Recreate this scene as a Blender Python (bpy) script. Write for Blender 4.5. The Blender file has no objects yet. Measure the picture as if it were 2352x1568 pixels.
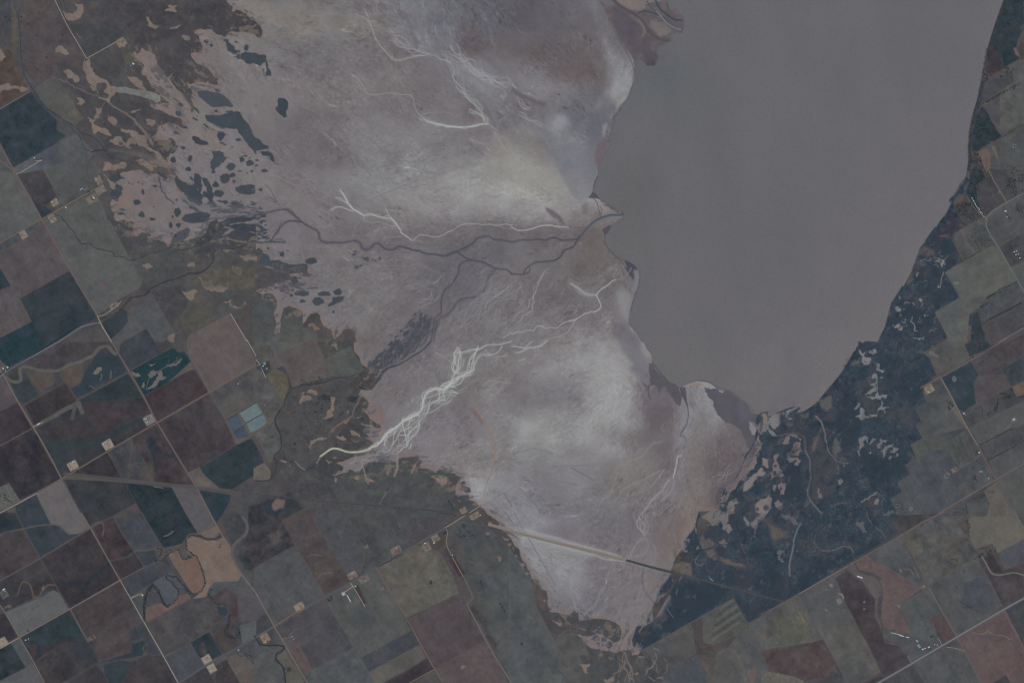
import bpy, bmesh, math, random
import numpy as np
R = math.radians
scene = bpy.context.scene
# ---------------------------------------------------------------- camera, light, exposure
CAM_Z = 20000.0                                # metres above the lake
U = 13.484                                     # metres per map unit (the frame is 1024 map units wide)
cam = bpy.data.cameras.new('camera'); cam.sensor_width = 36; cam.sensor_fit = 'HORIZONTAL'
cam.lens = 36 * CAM_Z / (1024 * U); cam.clip_start = 10; cam.clip_end = 90000
camo = bpy.data.objects.new('camera', cam); scene.collection.objects.link(camo)
camo.location = (0, 0, CAM_Z); scene.camera = camo
SUN_EL, SUN_AZ = R(52), R(-35)                 # azimuth clockwise from the top of the frame
sun = bpy.data.lights.new('sun', 'SUN'); sun.energy = 3.0; sun.angle = R(.53); sun.color = (1.0, .955, .89)
suno = bpy.data.objects.new('sun', sun); scene.collection.objects.link(suno)
suno.location = (-9000, 12000, 19000); suno.rotation_euler = (math.pi / 2 - SUN_EL, 0, math.pi - SUN_AZ)
world = bpy.data.worlds.new('World'); scene.world = world; world.use_nodes = True
nt = world.node_tree; bg = nt.nodes['Background']; sky = nt.nodes.new('ShaderNodeTexSky')
sky.sky_type = 'NISHITA'; sky.sun_disc = False; sky.sun_elevation = SUN_EL; sky.sun_rotation = SUN_AZ; sky.altitude = 300
nt.links.new(sky.outputs[0], bg.inputs[0]); bg.inputs[1].default_value = .08
scene.view_settings.view_transform = 'Standard'; scene.view_settings.look = 'None'; scene.view_settings.gamma = 1
scene.view_settings.exposure = -0.3
scene.cycles.max_bounces = 4; scene.cycles.volume_bounces = 1
scene.cycles.filter_width = 1.1
# ---------------------------------------------------------------- survey canvas (ground cover map, computed with numpy)
S = 1.6                                   # samples per 13.5 m of ground
FW, FH = 1024.0, 682.75
W, H = int(FW * S) + 1, int(FH * S) + 1
rng = np.random.RandomState(7)
COL = np.zeros((H, W, 3), np.float32)
LAB = np.zeros((H, W), np.int16)
HGT = np.zeros((H, W), np.float32)
YY, XX = np.mgrid[0:H, 0:W].astype(np.float32)
LABELS = [('farmland', 0)]

def hexc(h):
    return np.array([int(h[i:i + 2], 16) for i in (0, 2, 4)], np.float32)

def P(tile, s):
    """tile-local coordinates -> map coordinates (1 unit = 13.5 m)."""
    v = np.array([float(t) for t in s.split()], np.float64).reshape(-1, 2)
    if tile == 'V':
        return v * (1024.0 / 2352.0)
    if tile == 'W':                        # wide detail window
        return np.stack([195 + v[:, 0] * 0.134779, v[:, 1] * 0.134779], 1)
    c, r = int(tile[0]), int(tile[1])
    y0 = (0, 170.75, 341.5, 512.0)[r]
    return np.stack([c * 256 + v[:, 0] * 0.108889, y0 + v[:, 1] * 0.108889], 1)

def rough(p, amp, closed=True, step=1.1, rs=None):
    """fractal subdivision of an outline; amp relative to segment length."""
    rs = rs or rng
    if amp <= 0: return p
    for _ in range(7):
        q = np.roll(p, -1, 0) if closed else p[1:]
        a = p if closed else p[:-1]
        d = q - a
        L = np.hypot(d[:, 0], d[:, 1])
        if L.max() < step: break
        m = (a + q) / 2
        k = (rs.rand(len(a)) - .5) * 2 * amp * np.where(L > step, 1, 0)
        k = np.clip(k * L, -3.5, 3.5) / np.maximum(L, 1e-6)
        m = m + np.stack([-d[:, 1], d[:, 0]], 1) * k[:, None]
        keep = L > step
        out = []
        for i in range(len(a)):
            out.append(a[i])
            if keep[i]: out.append(m[i])
        if not closed: out.append(p[-1])
        p = np.array(out)
    return p

def smooth(p, closed=False, n=2):
    for _ in range(n):
        a = p if closed else p[:-1]
        b = np.roll(p, -1, 0) if closed else p[1:]
        q = np.empty((len(a) * 2, 2)); q[0::2] = a * .75 + b * .25; q[1::2] = a * .25 + b * .75
        if not closed: q = np.vstack([p[:1], q, p[-1:]])
        p = q
    return p

def blur(m, r):
    r = int(round(r))
    if r < 1: return m
    for ax in (0, 1, 0, 1):
        n = m.shape[ax]
        pad = [(0, 0), (0, 0)]; pad[ax] = (r + 1, r)
        c = np.cumsum(np.pad(m, pad, mode='edge'), axis=ax, dtype=np.float64)
        if ax == 0: m = (c[2 * r + 1:] - c[:-2 * r - 1]) / (2 * r + 1)
        else: m = (c[:, 2 * r + 1:] - c[:, :-2 * r - 1]) / (2 * r + 1)
        m = m[:n] if ax == 0 else m[:, :n]
    return m.astype(np.float32)

SUB = 3
def cover(p, soft=0):
    """anti-aliased coverage of a polygon -> (mask, y0, x0)"""
    p = p * S + np.array([.5, .5])
    pad = int(soft * S * 2.2) + 2
    x0 = max(0, int(p[:, 0].min()) - pad); x1 = min(W, int(p[:, 0].max()) + pad + 2)
    y0 = max(0, int(p[:, 1].min()) - pad); y1 = min(H, int(p[:, 1].max()) + pad + 2)
    if x1 <= x0 or y1 <= y0: return None
    h, w = y1 - y0, x1 - x0
    acc = np.zeros((h * SUB, w + 2), np.float64)
    q = np.roll(p, -1, 0)
    for (ax, ay), (bx, by) in zip(p, q):
        if ay == by: continue
        s = 1.0
        if ay > by: ax, ay, bx, by, s = bx, by, ax, ay, -1.0
        j0 = int(math.ceil((ay - y0) * SUB - .5)); j1 = int(math.ceil((by - y0) * SUB - .5))
        j0 = max(j0, 0); j1 = min(j1, h * SUB)
        if j1 <= j0: continue
        j = np.arange(j0, j1)
        y = (j + .5) / SUB + y0
        x = np.clip(ax + (y - ay) * (bx - ax) / (by - ay) - x0, 0, w - .001)
        i = x.astype(int); f = x - i
        acc[j, i] += s * (1 - f); acc[j, i + 1] += s * f
    m = np.cumsum(acc, 1)[:, :w]
    m = np.minimum(np.abs(m), 1).reshape(h, SUB, w).mean(1).astype(np.float32)
    if soft > 0: m = blur(m, soft * S)
    return m, y0, x0

def strokecov(paths, soft=0):
    """paths: list of (points Nx2, widths N) -> coverage of round strokes"""
    allp = np.vstack([p for p, w in paths]) * S
    wm = max(float(np.max(w)) for p, w in paths) * S + 3 + soft * S * 2.2
    x0 = max(0, int(allp[:, 0].min() - wm)); x1 = min(W, int(allp[:, 0].max() + wm) + 1)
    y0 = max(0, int(allp[:, 1].min() - wm)); y1 = min(H, int(allp[:, 1].max() + wm) + 1)
    if x1 <= x0 or y1 <= y0: return None
    m = np.zeros((y1 - y0, x1 - x0), np.float32)
    for p, wd in paths:
        p = p * S; wd = np.broadcast_to(np.asarray(wd, float), (len(p),)) * S / 2
        for k in range(len(p) - 1):
            a, b = p[k], p[k + 1]; wa, wb = wd[k], wd[k + 1]
            r = max(wa, wb) + 1.5
            u0 = max(x0, int(min(a[0], b[0]) - r)); u1 = min(x1, int(max(a[0], b[0]) + r) + 2)
            v0 = max(y0, int(min(a[1], b[1]) - r)); v1 = min(y1, int(max(a[1], b[1]) + r) + 2)
            if u1 <= u0 or v1 <= v0: continue
            gx = XX[v0:v1, u0:u1] - a[0]; gy = YY[v0:v1, u0:u1] - a[1]
            dx, dy = b - a; L2 = dx * dx + dy * dy + 1e-9
            t = np.clip((gx * dx + gy * dy) / L2, 0, 1)
            d = np.hypot(gx - t * dx, gy - t * dy)
            w = wa + (wb - wa) * t
            c = np.clip(w - d + .5, 0, 1) * np.minimum(1, w * 2 + .05)
            sl = m[v0 - y0:v1 - y0, u0 - x0:u1 - x0]
            np.maximum(sl, c, out=sl)
    if soft > 0: m = blur(m, soft * S)
    return m, y0, x0

_T = rng.rand(512, 512).astype(np.float32)
def vnoise(u, v, seed=0):
    iu = np.floor(u); iv = np.floor(v)
    fu = u - iu; fv = v - iv
    fu = fu * fu * (3 - 2 * fu); fv = fv * fv * (3 - 2 * fv)
    iu = iu.astype(np.int64) + seed * 37; iv = iv.astype(np.int64) + seed * 91
    a = _T[iv & 511, iu & 511]; b = _T[iv & 511, (iu + 1) & 511]
    c = _T[(iv + 1) & 511, iu & 511]; d = _T[(iv + 1) & 511, (iu + 1) & 511]
    return (a + (b - a) * fu) * (1 - fv) + (c + (d - c) * fu) * fv - .5

def fbm(x, y, size, oct=4, seed=0, ang=0, stretch=1, gain=.55):
    """x,y in map units, roughly -0.5..0.5"""
    ca, sa = math.cos(ang), math.sin(ang)
    u = (x * ca + y * sa) / (size * stretch); v = (-x * sa + y * ca) / size
    o = 0; a = 1; t = 0
    for k in range(oct):
        o = o + a * vnoise(u * 2 ** k + 13.7 * k, v * 2 ** k + 7.1 * k, seed + k); t += a; a *= gain
    return o / t * 1.6

MX, MY = XX / S, YY / S
def newlab(name, z=0.0, **kw):
    LABELS.append((name, z, kw) if kw else (name, z)); return len(LABELS) - 1
CLS = {}
def cls(name, z=0.0):
    if name not in CLS: CLS[name] = newlab(name, z)
    return CLS[name]

GA = math.radians(-29.4)                   # bearing of the section-line grid
seedc = [100]
def paint(res, color, alpha=1.0, tex=0, tsize=8, tang=0, tstretch=1, lab=None, z=None, hue=0):
    if res is None: return
    m, y0, x0 = res
    h, w = m.shape
    sl = (slice(y0, y0 + h), slice(x0, x0 + w))
    c = hexc(color)[None, None, :]
    if tex:
        seedc[0] += 3
        n = fbm(MX[sl], MY[sl], tsize, 4, seedc[0], tang, tstretch)
        c = c + (n * tex * 2.6)[..., None] * np.array([1.05, 1, .92], np.float32)
        n2 = fbm(MX[sl], MY[sl], tsize * 2.7, 3, seedc[0] + 1)
        c = c + (n2 * tex * (1.5 + hue))[..., None] * np.array([1.0, .35, -.1], np.float32)
    a = (m * alpha)[..., None]
    COL[sl] = COL[sl] * (1 - a) + c * a
    if lab is not None:
        LAB[sl][m > .5] = lab

def poly(tile, color, pts, r=0, soft=0, lab=None, sm=0, **k):
    p = P(tile, pts)
    if sm: p = smooth(p, True, sm)
    p = rough(p, r)
    if isinstance(lab, str): lab = cls(lab)
    paint(cover(p, soft), color, lab=lab, **k)

FIELDS = []
def field(tile, color, pts, name='field', tex=2.6, ts=9, stripe=None, r=0, label=None, **k):
    """a tilled field or pasture: its own object"""
    p = P(tile, pts)
    if r: p = rough(p, r)
    res = cover(p)
    if res is None: return
    L = newlab(name, 0, field=1)
    FIELDS.append((L, name, color, p.mean(0)))
    paint(res, color, lab=L, tex=tex, tsize=ts, **k)
    if stripe is None: stripe = rng.choice([0, 1])
    m, y0, x0 = res; h, w = m.shape; sl = (slice(y0, y0 + h), slice(x0, x0 + w))
    ang = GA if stripe else GA + math.pi / 2
    n = fbm(MX[sl], MY[sl], 1.3, 2, seedc[0] + 2, ang, 22) * 2.4 + fbm(MX[sl], MY[sl], 14, 3, seedc[0] + 5, ang, 3) * 7 * np.clip(tex / 3, .3, 1.5) + fbm(MX[sl], MY[sl], .9, 2, seedc[0] + 3) * 2.5
    COL[sl] += (n * m)[..., None]
    # headland: slightly lighter rim along the outline
    e = strokecov([(np.vstack([p, p[:1]]), .8)])
    if e: paint(e, color_add(color, 9, 6, 2), .5)

def color_add(c, *d):
    v = hexc(c) + np.array(d if len(d) == 3 else d * 3)
    return '%02x%02x%02x' % tuple(int(max(0, min(255, x))) for x in v)

def ell(tile, color, s, ang=0, r=.16, lab='grassland', soft=0, **k):
    k.setdefault('tex', 2.0)
    """list of islands 'cx cy rx ry' ..."""
    v = [float(t) for t in s.split()]
    for i in range(0, len(v), 4):
        cx, cy, rx, ry = v[i:i + 4]
        c = P(tile, '%f %f' % (cx, cy))[0]
        f = .108889 if tile not in 'VW' else (.435 if tile == 'V' else .1348)
        t = np.linspace(0, 2 * math.pi, 14, endpoint=False)
        rr = 1 + (rng.rand(14) - .5) * .5
        x = np.cos(t) * rx * f * rr; y = np.sin(t) * ry * f * rr
        ca, sa = math.cos(math.radians(ang)), math.sin(math.radians(ang))
        p = np.stack([c[0] + x * ca - y * sa, c[1] + x * sa + y * ca], 1)
        p = rough(smooth(p, True, 1), r, step=.8)
        paint(cover(p, soft), color, lab=cls(lab) if lab else None, **k)

def line(tile, color, w, pts, soft=0, wav=0, alpha=1, lab=None, sm=1, w2=None, **k):
    p = P(tile, pts)
    if sm: p = smooth(p, False, sm)
    if wav: p = rough(p, wav, False, step=1.5)
    w2 = w if w2 is None else w2
    wd = np.linspace(w, w2, len(p))
    if isinstance(lab, str): lab = cls(lab)
    paint(strokecov([(p, wd)], soft), color, alpha, lab=lab, **k)

def resample(p, n):
    d = np.r_[0, np.cumsum(np.hypot(*np.diff(p, axis=0).T))]
    t = np.linspace(0, d[-1], n)
    return np.stack([np.interp(t, d, p[:, 0]), np.interp(t, d, p[:, 1])], 1), d[-1]

def braid(tile, color, width, pts, n=6, lw=.7, alpha=.9, wave=9, seed=1, ends=.4, soft=0):
    """n wandering threads inside a band of the given width (map units)"""
    rs = np.random.RandomState(seed)
    p = smooth(P(tile, pts), False, 2)
    p, L = resample(p, max(8, int(np.hypot(*np.diff(p, axis=0).T).sum() / .9)))
    d = np.gradient(p, axis=0); d /= np.hypot(d[:, 0], d[:, 1])[:, None] + 1e-9
    nrm = np.stack([-d[:, 1], d[:, 0]], 1)
    wid = np.interp(np.linspace(0, 1, len(p)), np.linspace(0, 1, len(width)), width) if hasattr(width, '__len__') else np.full(len(p), float(width))
    paths = []
    s = np.linspace(0, L, len(p))
    for i in range(n):
        a0 = 0 if rs.rand() < ends else rs.rand() * .6; a1 = 1 if rs.rand() < ends else a0 + .15 + rs.rand() * .5
        k0, k1 = int(a0 * len(p)), max(int(min(1, a1) * len(p)), int(a0 * len(p)) + 6)
        k0 = min(k0, len(p) - 6)
        off = np.zeros(len(p))
        W0 = max(wave, 1.5 * float(np.max(wid)))
        for o in range(4):
            wl = W0 / (2.1 ** o)
            kn = rs.rand(int(L / wl) + 4) - .5
            f = s / wl + rs.rand() ; i0 = f.astype(int); fr = f - i0; fr = fr * fr * (3 - 2 * fr)
            off += (kn[i0] * (1 - fr) + kn[i0 + 1] * fr) * (1.7 / 2.3 ** o)
        off = np.clip(off, -1, 1) * wid / 1.6
        q = (p + nrm * off[:, None])[k0:k1]
        ww = lw * (.55 + .8 * rs.rand()) * np.interp(np.linspace(0, 1, len(q)), [0, .15, .85, 1], [.4, 1, 1, .4])
        paths.append((q, ww))
    paint(strokecov(paths, soft), color, alpha)

def blob(x, y, rx, ry, ang, color, a=.8, p=2.0, nz=.35, ns=25):
    """broad soft area of different mud or salt; V coordinates"""
    k = 1024 / 2352.
    x, y, rx, ry = x * k, y * k, rx * k, ry * k
    R = max(rx, ry) * 2.1
    x0, x1 = int(max(0, (x - R) * S)), int(min(W, (x + R) * S)); y0, y1 = int(max(0, (y - R) * S)), int(min(H, (y + R) * S))
    if x1 <= x0 or y1 <= y0: return
    sl = (slice(y0, y1), slice(x0, x1))
    gx, gy = MX[sl] - x, MY[sl] - y
    ca, sa = math.cos(math.radians(ang)), math.sin(math.radians(ang))
    u = (gx * ca + gy * sa) / rx; v = (-gx * sa + gy * ca) / ry
    seedc[0] += 1
    d = np.sqrt(u * u + v * v) + fbm(MX[sl], MY[sl], ns, 6, seedc[0], gain=.68) * nz * 3.2 + (STK[sl] * .10 if STK is not None else 0)
    m = np.exp(-np.clip(d * .88, 0, 9) ** (p * 1.25)) * min(1, a * 1.1)
    cc = hexc(color); cc = cc + (cc - hexc('726c70')) * BLOBK; cc = cc * .75 + cc.mean() * .25 + np.array([.6, 0, -.2], np.float32)
    COL[sl] = COL[sl] * (1 - m[..., None]) + cc * m[..., None]

BLOBK = .12
STK = None
FLOW = []
def flowfield():
    f = np.array(FLOW, float)
    k = 1024 / 2352.
    gx, gy = np.meshgrid(np.arange(0, W, 8) / S, np.arange(0, H, 8) / S)
    c = np.zeros(gx.shape); s = np.zeros(gx.shape)
    for x, y, a in f:
        w = 1 / (((gx - x * k) ** 2 + (gy - y * k) ** 2) + 60) ** 1.6
        c += w * math.cos(math.radians(2 * a)); s += w * math.sin(math.radians(2 * a))
    th = .5 * np.arctan2(s, c)
    cx, cy = np.cos(2 * th), np.sin(2 * th)
    def up(g):
        yi = np.clip(YY / 8, 0, g.shape[0] - 1.001); xi = np.clip(XX / 8, 0, g.shape[1] - 1.001)
        a = yi.astype(int); b = xi.astype(int); fy = yi - a; fx = xi - b
        return (g[a, b] * (1 - fx) + g[a, b + 1] * fx) * (1 - fy) + (g[a + 1, b] * (1 - fx) + g[a + 1, b + 1] * fx) * fy
    return .5 * np.arctan2(up(cy), up(cx))

def lic(noise, th, steps, ds=1.0):
    out = noise.copy(); n = 1
    for sg in (1, -1):
        x = XX.copy(); y = YY.copy(); pc, ps = np.cos(th) * sg, np.sin(th) * sg
        for _ in range(steps):
            x += pc * ds; y += ps * ds
            xi = np.clip(x, 0, W - 1).astype(np.int32); yi = np.clip(y, 0, H - 1).astype(np.int32)
            out += noise[yi, xi]; n += 1
            t = th[yi, xi]; c, s = np.cos(t), np.sin(t)
            g = np.sign(c * pc + s * ps); g[g == 0] = 1
            pc, ps = c * g, s * g
    return out / n

def veins(th, mask, n, seed, ln=(5, 22), w=(.3, .6), amp=14, jit=.35, curl=9, dark=.5, col=(1, 1, 1)):
    """thin drainage veins that follow the flow of the ground"""
    rs = np.random.RandomState(seed); lo, dk = [], []
    j = fbm(MX, MY, curl, 3, seed) * 2.2
    tries = 0
    while len(lo) + len(dk) < n and tries < n * 6:
        tries += 1
        x, y = rs.rand() * (W - 1), rs.rand() * (H - 1)
        if mask[int(y), int(x)] < rs.rand() * .9 + .05: continue
        b = rs.randn() * jit; sgn = 1 if rs.rand() < .5 else -1; L = ln[0] + (ln[1] - ln[0]) * rs.rand() ** 2
        pts = [(x / S, y / S)]; pa = None; k = 0
        for _ in range(int(L / .9)):
            a = th[int(y), int(x)] + j[int(y), int(x)] + b
            if pa is None: a += 0 if sgn > 0 else math.pi
            else:
                while a - pa > math.pi / 2: a -= math.pi
                while a - pa < -math.pi / 2: a += math.pi
            pa = a; b += rs.randn() * .12
            x += math.cos(a) * .9 * S; y += math.sin(a) * .9 * S
            if not (0 <= x < W - 1 and 0 <= y < H - 1) or mask[int(y), int(x)] < .3: break
            pts.append((x / S, y / S))
        if len(pts) < 4: continue
        p = np.array(pts); ww = (w[0] + (w[1] - w[0]) * rs.rand() ** 2) * np.interp(np.linspace(0, 1, len(p)), [0, .2, 1], [.5, 1, .35])
        (dk if rs.rand() < dark else lo).append((p, ww))
    for grp, sg in ((lo, 1), (dk, -1)):
        if not grp: continue
        m, y0, x0 = strokecov(grp)
        COL[y0:y0 + m.shape[0], x0:x0 + m.shape[1]] += (m * sg * amp)[..., None] * np.array(col, np.float32)
def specks(mask, n, seed, r=(.4, 1.1), amp=-10, col=(1, 1, .9)):
    rs = np.random.RandomState(seed); g = []
    for _ in range(n * 4):
        if len(g) >= n: break
        x, y = rs.rand() * (W - 1), rs.rand() * (H - 1)
        if mask[int(y), int(x)] < .5: continue
        q = np.array([[x / S, y / S], [x / S + rs.randn() * .5, y / S + rs.randn() * .4]]); g.append((q, np.full(2, r[0] + (r[1] - r[0]) * rs.rand() ** 2)))
    if g:
        m, y0, x0 = strokecov(g); COL[y0:y0 + m.shape[0], x0:x0 + m.shape[1]] += (m * amp)[..., None] * np.array(col, np.float32)
# ---------------------------------------------------------------- ground cover, traced region by region
COL[:] = hexc('4d4d53')
n_ = fbm(MX, MY, 26, 5, 900); COL += (n_ * 16)[..., None] * np.array([1.1, 1, .9], np.float32)
n_ = fbm(MX, MY, 60, 3, 940); COL += (n_ * 14)[..., None] * np.array([1, .2, -.3], np.float32)
LAB[:] = 0
# open range, upper left
poly('00', '4c4c53', '-50 -50 2351 -50 2351 300 1800 1000 1200 1568 700 1250 400 900 200 600 100 0', r=.1, tex=3.5, tsize=14, lab='grassland')
poly('00', '514d53', '200 0 500 0 790 530 780 700 600 560 330 800 220 600', r=.1, soft=1.5, tex=3, lab='grassland')
poly('00', '484a52', '620 220 1100 200 1400 330 1060 380 830 510 700 370', soft=1, tex=2, lab='grassland')
poly('00', '484850', '1000 0 2050 0 2300 200 2351 300 2050 330 1700 300 1250 420 1180 260', r=.1, soft=1, tex=4, tsize=6, lab='grassland')
poly('10', '47464e', '-200 80 -60 130 0 190 65 280 60 340 -40 320 -200 290', r=.2, tex=2, lab='grassland')
poly('00', '504849', '0 580 60 440 110 480 180 650 270 830 0 985', r=.05, tex=5, tsize=5, lab='farmland')
poly('00', '56534f', '100 20 160 90 170 440 105 440 105 200', soft=.5, tex=2)
poly('00', '5a504b', '90 440 130 600 200 700 280 835 230 830 160 700 110 560', soft=.8, alpha=.7)
field('00', '354250', '-20 1015 285 838 345 935 400 985 520 1100 520 1200 600 1245 125 1535 -10 1300', r=.03, tex=4.5, ts=6)
field('00', '55585a', '325 800 500 702 590 810 690 980 765 1085 690 1150 430 980 370 900')
field('00', '535960', '125 1537 690 1228 860 1380 820 1480 700 1500 560 1568 380 1590 130 1590', tex=4)
field('00', '505459', '-20 1310 120 1568 -20 1568')
poly('00', '5b5a58', '620 1050 680 990 750 1060 765 1085 720 1110', soft=.4, tex=5, tsize=2)
poly('00', '545453', '1100 430 1180 320 1250 560 1150 600', soft=.5, tex=4, tsize=3)
# ---- fields west
field('01', '575b5e', '-20 0 150 25 382 440 -20 660', tex=3)
field('01', '46474f', '182 30 400 -15 520 220 460 290 420 330 290 250', tex=4, ts=5)
field('01', '3b4451', '290 250 420 330 500 372 385 438')
field('01', '51555a', '405 -10 600 -80 770 -150 900 -40 985 60 890 150 520 370 505 330 540 290 520 215')
field('01', '55595c', '400 440 880 190 935 310 1175 775 1215 830 1055 780 850 690 700 600 560 420', tex=3, ts=12)
field('01', '565a5e', '400 445 560 420 700 600 850 690 1055 780 1215 830 1310 1000 1270 1080 1100 1170 890 1325 645 908', tex=3)
field('01', '545158', '-20 755 180 645 330 530 385 460 640 908 182 1165 110 1100 90 1030 -20 850')
field('01', '4c555a', '-20 670 370 455 330 530 180 650 -20 750', tex=4, ts=4)
field('01', '37414d', '187 1172 645 915 885 1345 400 1640 290 1380', tex=3, ts=9)
field('01', '575359', '-20 1105 90 1060 110 1100 190 1190 285 1380 20 1530 -20 1500')
field('01', '334150', '-20 870 95 1050 -20 1100', tex=4)
field('01', '2d4050', '-20 1545 290 1385 310 1420 430 1590 415 1625 80 1800 30 1760 -20 1700', tex=3.5)
poly('01', '4e5055', '1215 830 1310 1000 1400 1120 1520 1330 1600 1500 1750 1500 2110 1305 2351 1200 2351 600 1300 600 1170 760', r=.08, soft=.8, tex=3.5, tsize=9, lab='grassland')
poly('01', '4a4d55', '935 310 1175 775 1500 700 1600 500 1250 430 1040 440 960 340', r=.12, tex=2.5, lab='grassland')
poly('01', '484951', '1400 1120 1700 1060 1750 1140 1700 1260 1560 1420 1500 1300', r=.1, soft=.8, tex=2.5)
field('01', '51555b', '1175 1290 1390 1120 1560 1420 1600 1480 1500 1560 1415 1568 1365 1470 1340 1445 1130 1568 1020 1568 1060 1515 1180 1380', tex=3)
field('01', '39434c', '940 1385 1100 1290 1130 1268 1165 1290 1175 1380 1130 1440 1060 1510 1020 1540 970 1470', tex=2.5)
field('02', '3d4750', '1110 10 1130 0 1340 -120 1365 -98 1470 95 1195 262 1090 110 1100 50', tex=3.5)
field('02', '5d575b', '1715 0 1735 -60 2115 -265 2345 110 2351 210 1920 462 1735 130', tex=2)
poly('01', '56554f', '1650 1380 1880 1180 1980 1230 1900 1400 1700 1440', soft=3, tex=4, alpha=.6, tsize=4)
# ---- between highway and section road
field('02', '484850', '95 250 540 -5 1020 -5 1075 90 1172 280 720 530 600 370 215 580 165 540 50 330', tex=4, ts=7, r=.02)
poly('02', '354451', '790 260 900 100 990 90 1070 110 1165 270 700 510 655 430 740 380', r=.06, soft=.4, tex=3, tsize=5)
poly('02', '3b444c', '90 370 190 280 240 290 330 430 360 490 220 575', r=.08, soft=.5, tex=3)
poly('02', '555050', '600 210 760 180 770 300 740 370 660 420 600 370 560 290', r=.1, soft=.5)
poly('02', '54504f', '250 290 500 280 500 370 380 460 330 410', r=.1, soft=.6)
poly('02', '3d444b', '55 310 140 280 180 290 170 350 100 350', r=.08)
line('02', '5b5b5c', 3.4, '60 325 110 365 170 370 197 335 175 270 190 230 240 220 310 245 380 262 500 268 560 250 640 200 740 180 800 145 860 125 900 60 960 35 1000 40 1030 90 1060 110', sm=2)
line('02', '46474a', .6, '60 310 110 350 165 355 185 330 160 270 185 220 240 208 320 232 380 248 500 255 560 240 640 190 740 165 800 130 840 110 885 45 960 22 1020 35 1050 85', sm=2, alpha=.8)
poly('02', '6b6766', '850 290 890 240 930 225 935 260 900 290 870 300', r=.25); line('02', '5d5c5f', 1.4, '930 295 935 320 925 345'); line('02', '5d5a5c', 1.6, '1020 270 1015 330'); line('02', '5c5a5c', 1.2, '820 400 870 425')
field('02', '545058', '-20 230 60 330 155 550 -20 645', tex=2)
field('02', '403d46', '-20 650 160 555 290 795 -20 955', tex=3)
field('02', '3f3e46', '225 582 600 372 705 525 680 560 500 660 320 770', tex=3)
field('02', '363f48', '725 535 1175 290 1310 510 1290 555 1000 540 760 565', tex=2.5)
field('02', '2a4050', '1200 268 1470 100 1590 60 1640 100 1690 90 1750 185 1560 360 1325 490', tex=2.5, ts=6)
for q in ('1200 270 1290 300 1240 320', '1365 200 1430 200 1390 225', '1370 270 1420 250 1410 290 1375 290', '1290 420 1330 360 1310 420', '1350 440 1400 390 1430 350 1530 320 1440 400 1380 430', '1430 350 1460 310 1440 280 1490 270 1480 330 1530 320 1500 350', '1530 210 1590 200 1670 150 1660 170 1600 215 1540 225', '1630 165 1650 120 1630 135 1625 165', '1355 300 1450 270 1370 320'):
    poly('02', '686467', q, r=.25)
line('02', '625f64', .7, '1340 440 1370 315 1450 270 1540 220 1670 150'); line('02', '55565c', .5, '1545 215 1550 160'); line('02', '4b4f58', .5, '1350 190 1450 150 1560 130')
field('02', '443f47', '1330 497 1570 355 1760 240 1910 455 1442 735', tex=2.5)
field('02', '5b575a', '1560 355 1590 330 1750 187 1778 240', tex=2)
field('02', '3c3f47', '725 560 1310 510 1440 735 985 1000 565 1250 330 790 690 580', tex=3)
poly('02', '423f48', '730 560 1310 560 1430 735 1290 665 900 840 860 790 780 650', soft=1, r=.05, tex=3)
poly('02', '433f47', '440 780 690 700 830 740 880 850 560 860', soft=2.5, r=.05, alpha=.8)
poly('02', '37434c', '430 900 900 880 1280 690 1300 720 600 1100 560 1240 440 1010', soft=.8, r=.03, tex=2, alpha=.85)
line('02', '433f47', 2.2, '560 1080 900 890 1290 680', soft=.5, alpha=.7)
line('02', '56575a', 3.5, '315 778 500 680 600 615 720 565', w2=5); line('02', '56565a', 4.6, '720 565 755 645'); line('02', '515258', 3.8, '690 590 662 700')
field('02', '3a3a45', '-20 965 290 805 345 860 400 980 560 1250 180 1452 85 1300 -20 1345', tex=4, ts=6)
for q in ('250 800 180 1000', '0 1050 250 1010 300 990 370 1060 450 1110', '0 1150 300 1190 450 1200', '0 1250 200 1300 350 1270', '240 1250 200 1400'): line('02', '2f3440', .8, q, soft=.4, alpha=.8)
field('02', '575a5d', '-20 1342 82 1295 182 1455 -20 1568', name='cemetery_lawn', tex=1.5)
line('02', '6a6b69', .5, '0 1335 45 1315 145 1490', sm=0); line('02', '6a6b69', .5, '0 1350 90 1570', sm=0)
field('02', '636167', '330 1395 568 1263 740 1575 818 1710 800 1725 720 1770 650 1780 600 1740 560 1690 500 1680 470 1678', tex=1.2)
field('02', '3a4550', '140 1500 330 1395 410 1568 470 1675 220 1712 150 1575', tex=3.5, ts=6)
field('02', '3c4049', '585 1265 650 1260 1150 1290 1170 1350 1250 1475 1080 1568 830 1700 740 1568', tex=3.5)
field('02', '3d3c45', '650 1205 985 1008 1120 1255 900 1240', tex=3.5)
field('02', '43464d', '985 1005 1190 895 1330 1090 1420 1240 1400 1280 1130 1262', tex=4.5, ts=5)
field('02', '433f47', '1195 888 1440 742 1770 1305 1560 1310 1420 1275 1330 1090', tex=4.5, ts=8)
poly('02', '323b47', '1350 890 1410 870 1450 950 1500 1020 1620 1060 1560 1060 1460 1010 1430 1060 1450 1160 1430 1230 1400 1150 1400 1060 1350 960', soft=.8, r=.1, alpha=.85)
poly('02', '55504f', '1270 1230 1300 1170 1400 1080 1410 1150 1430 1230 1400 1275', soft=1, alpha=.7, tex=3); line('02', '55504f', 2.2, '1205 900 1210 1020 1180 1150', soft=.5)
field('02', '45424a', '1460 745 1910 482 1960 560 2070 715 2160 940 1835 1150 1725 1192 1640 1060', tex=3.5)
for q in ('1550 780 1790 820', '1870 640 1830 790 1800 960', '2080 900 1900 1000', '1600 840 1630 950'): line('02', '383c47', 1, q, soft=.5, alpha=.7)
field('02', '515158', '1925 468 2351 225 2351 545 2060 703', tex=4, ts=6)
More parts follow.
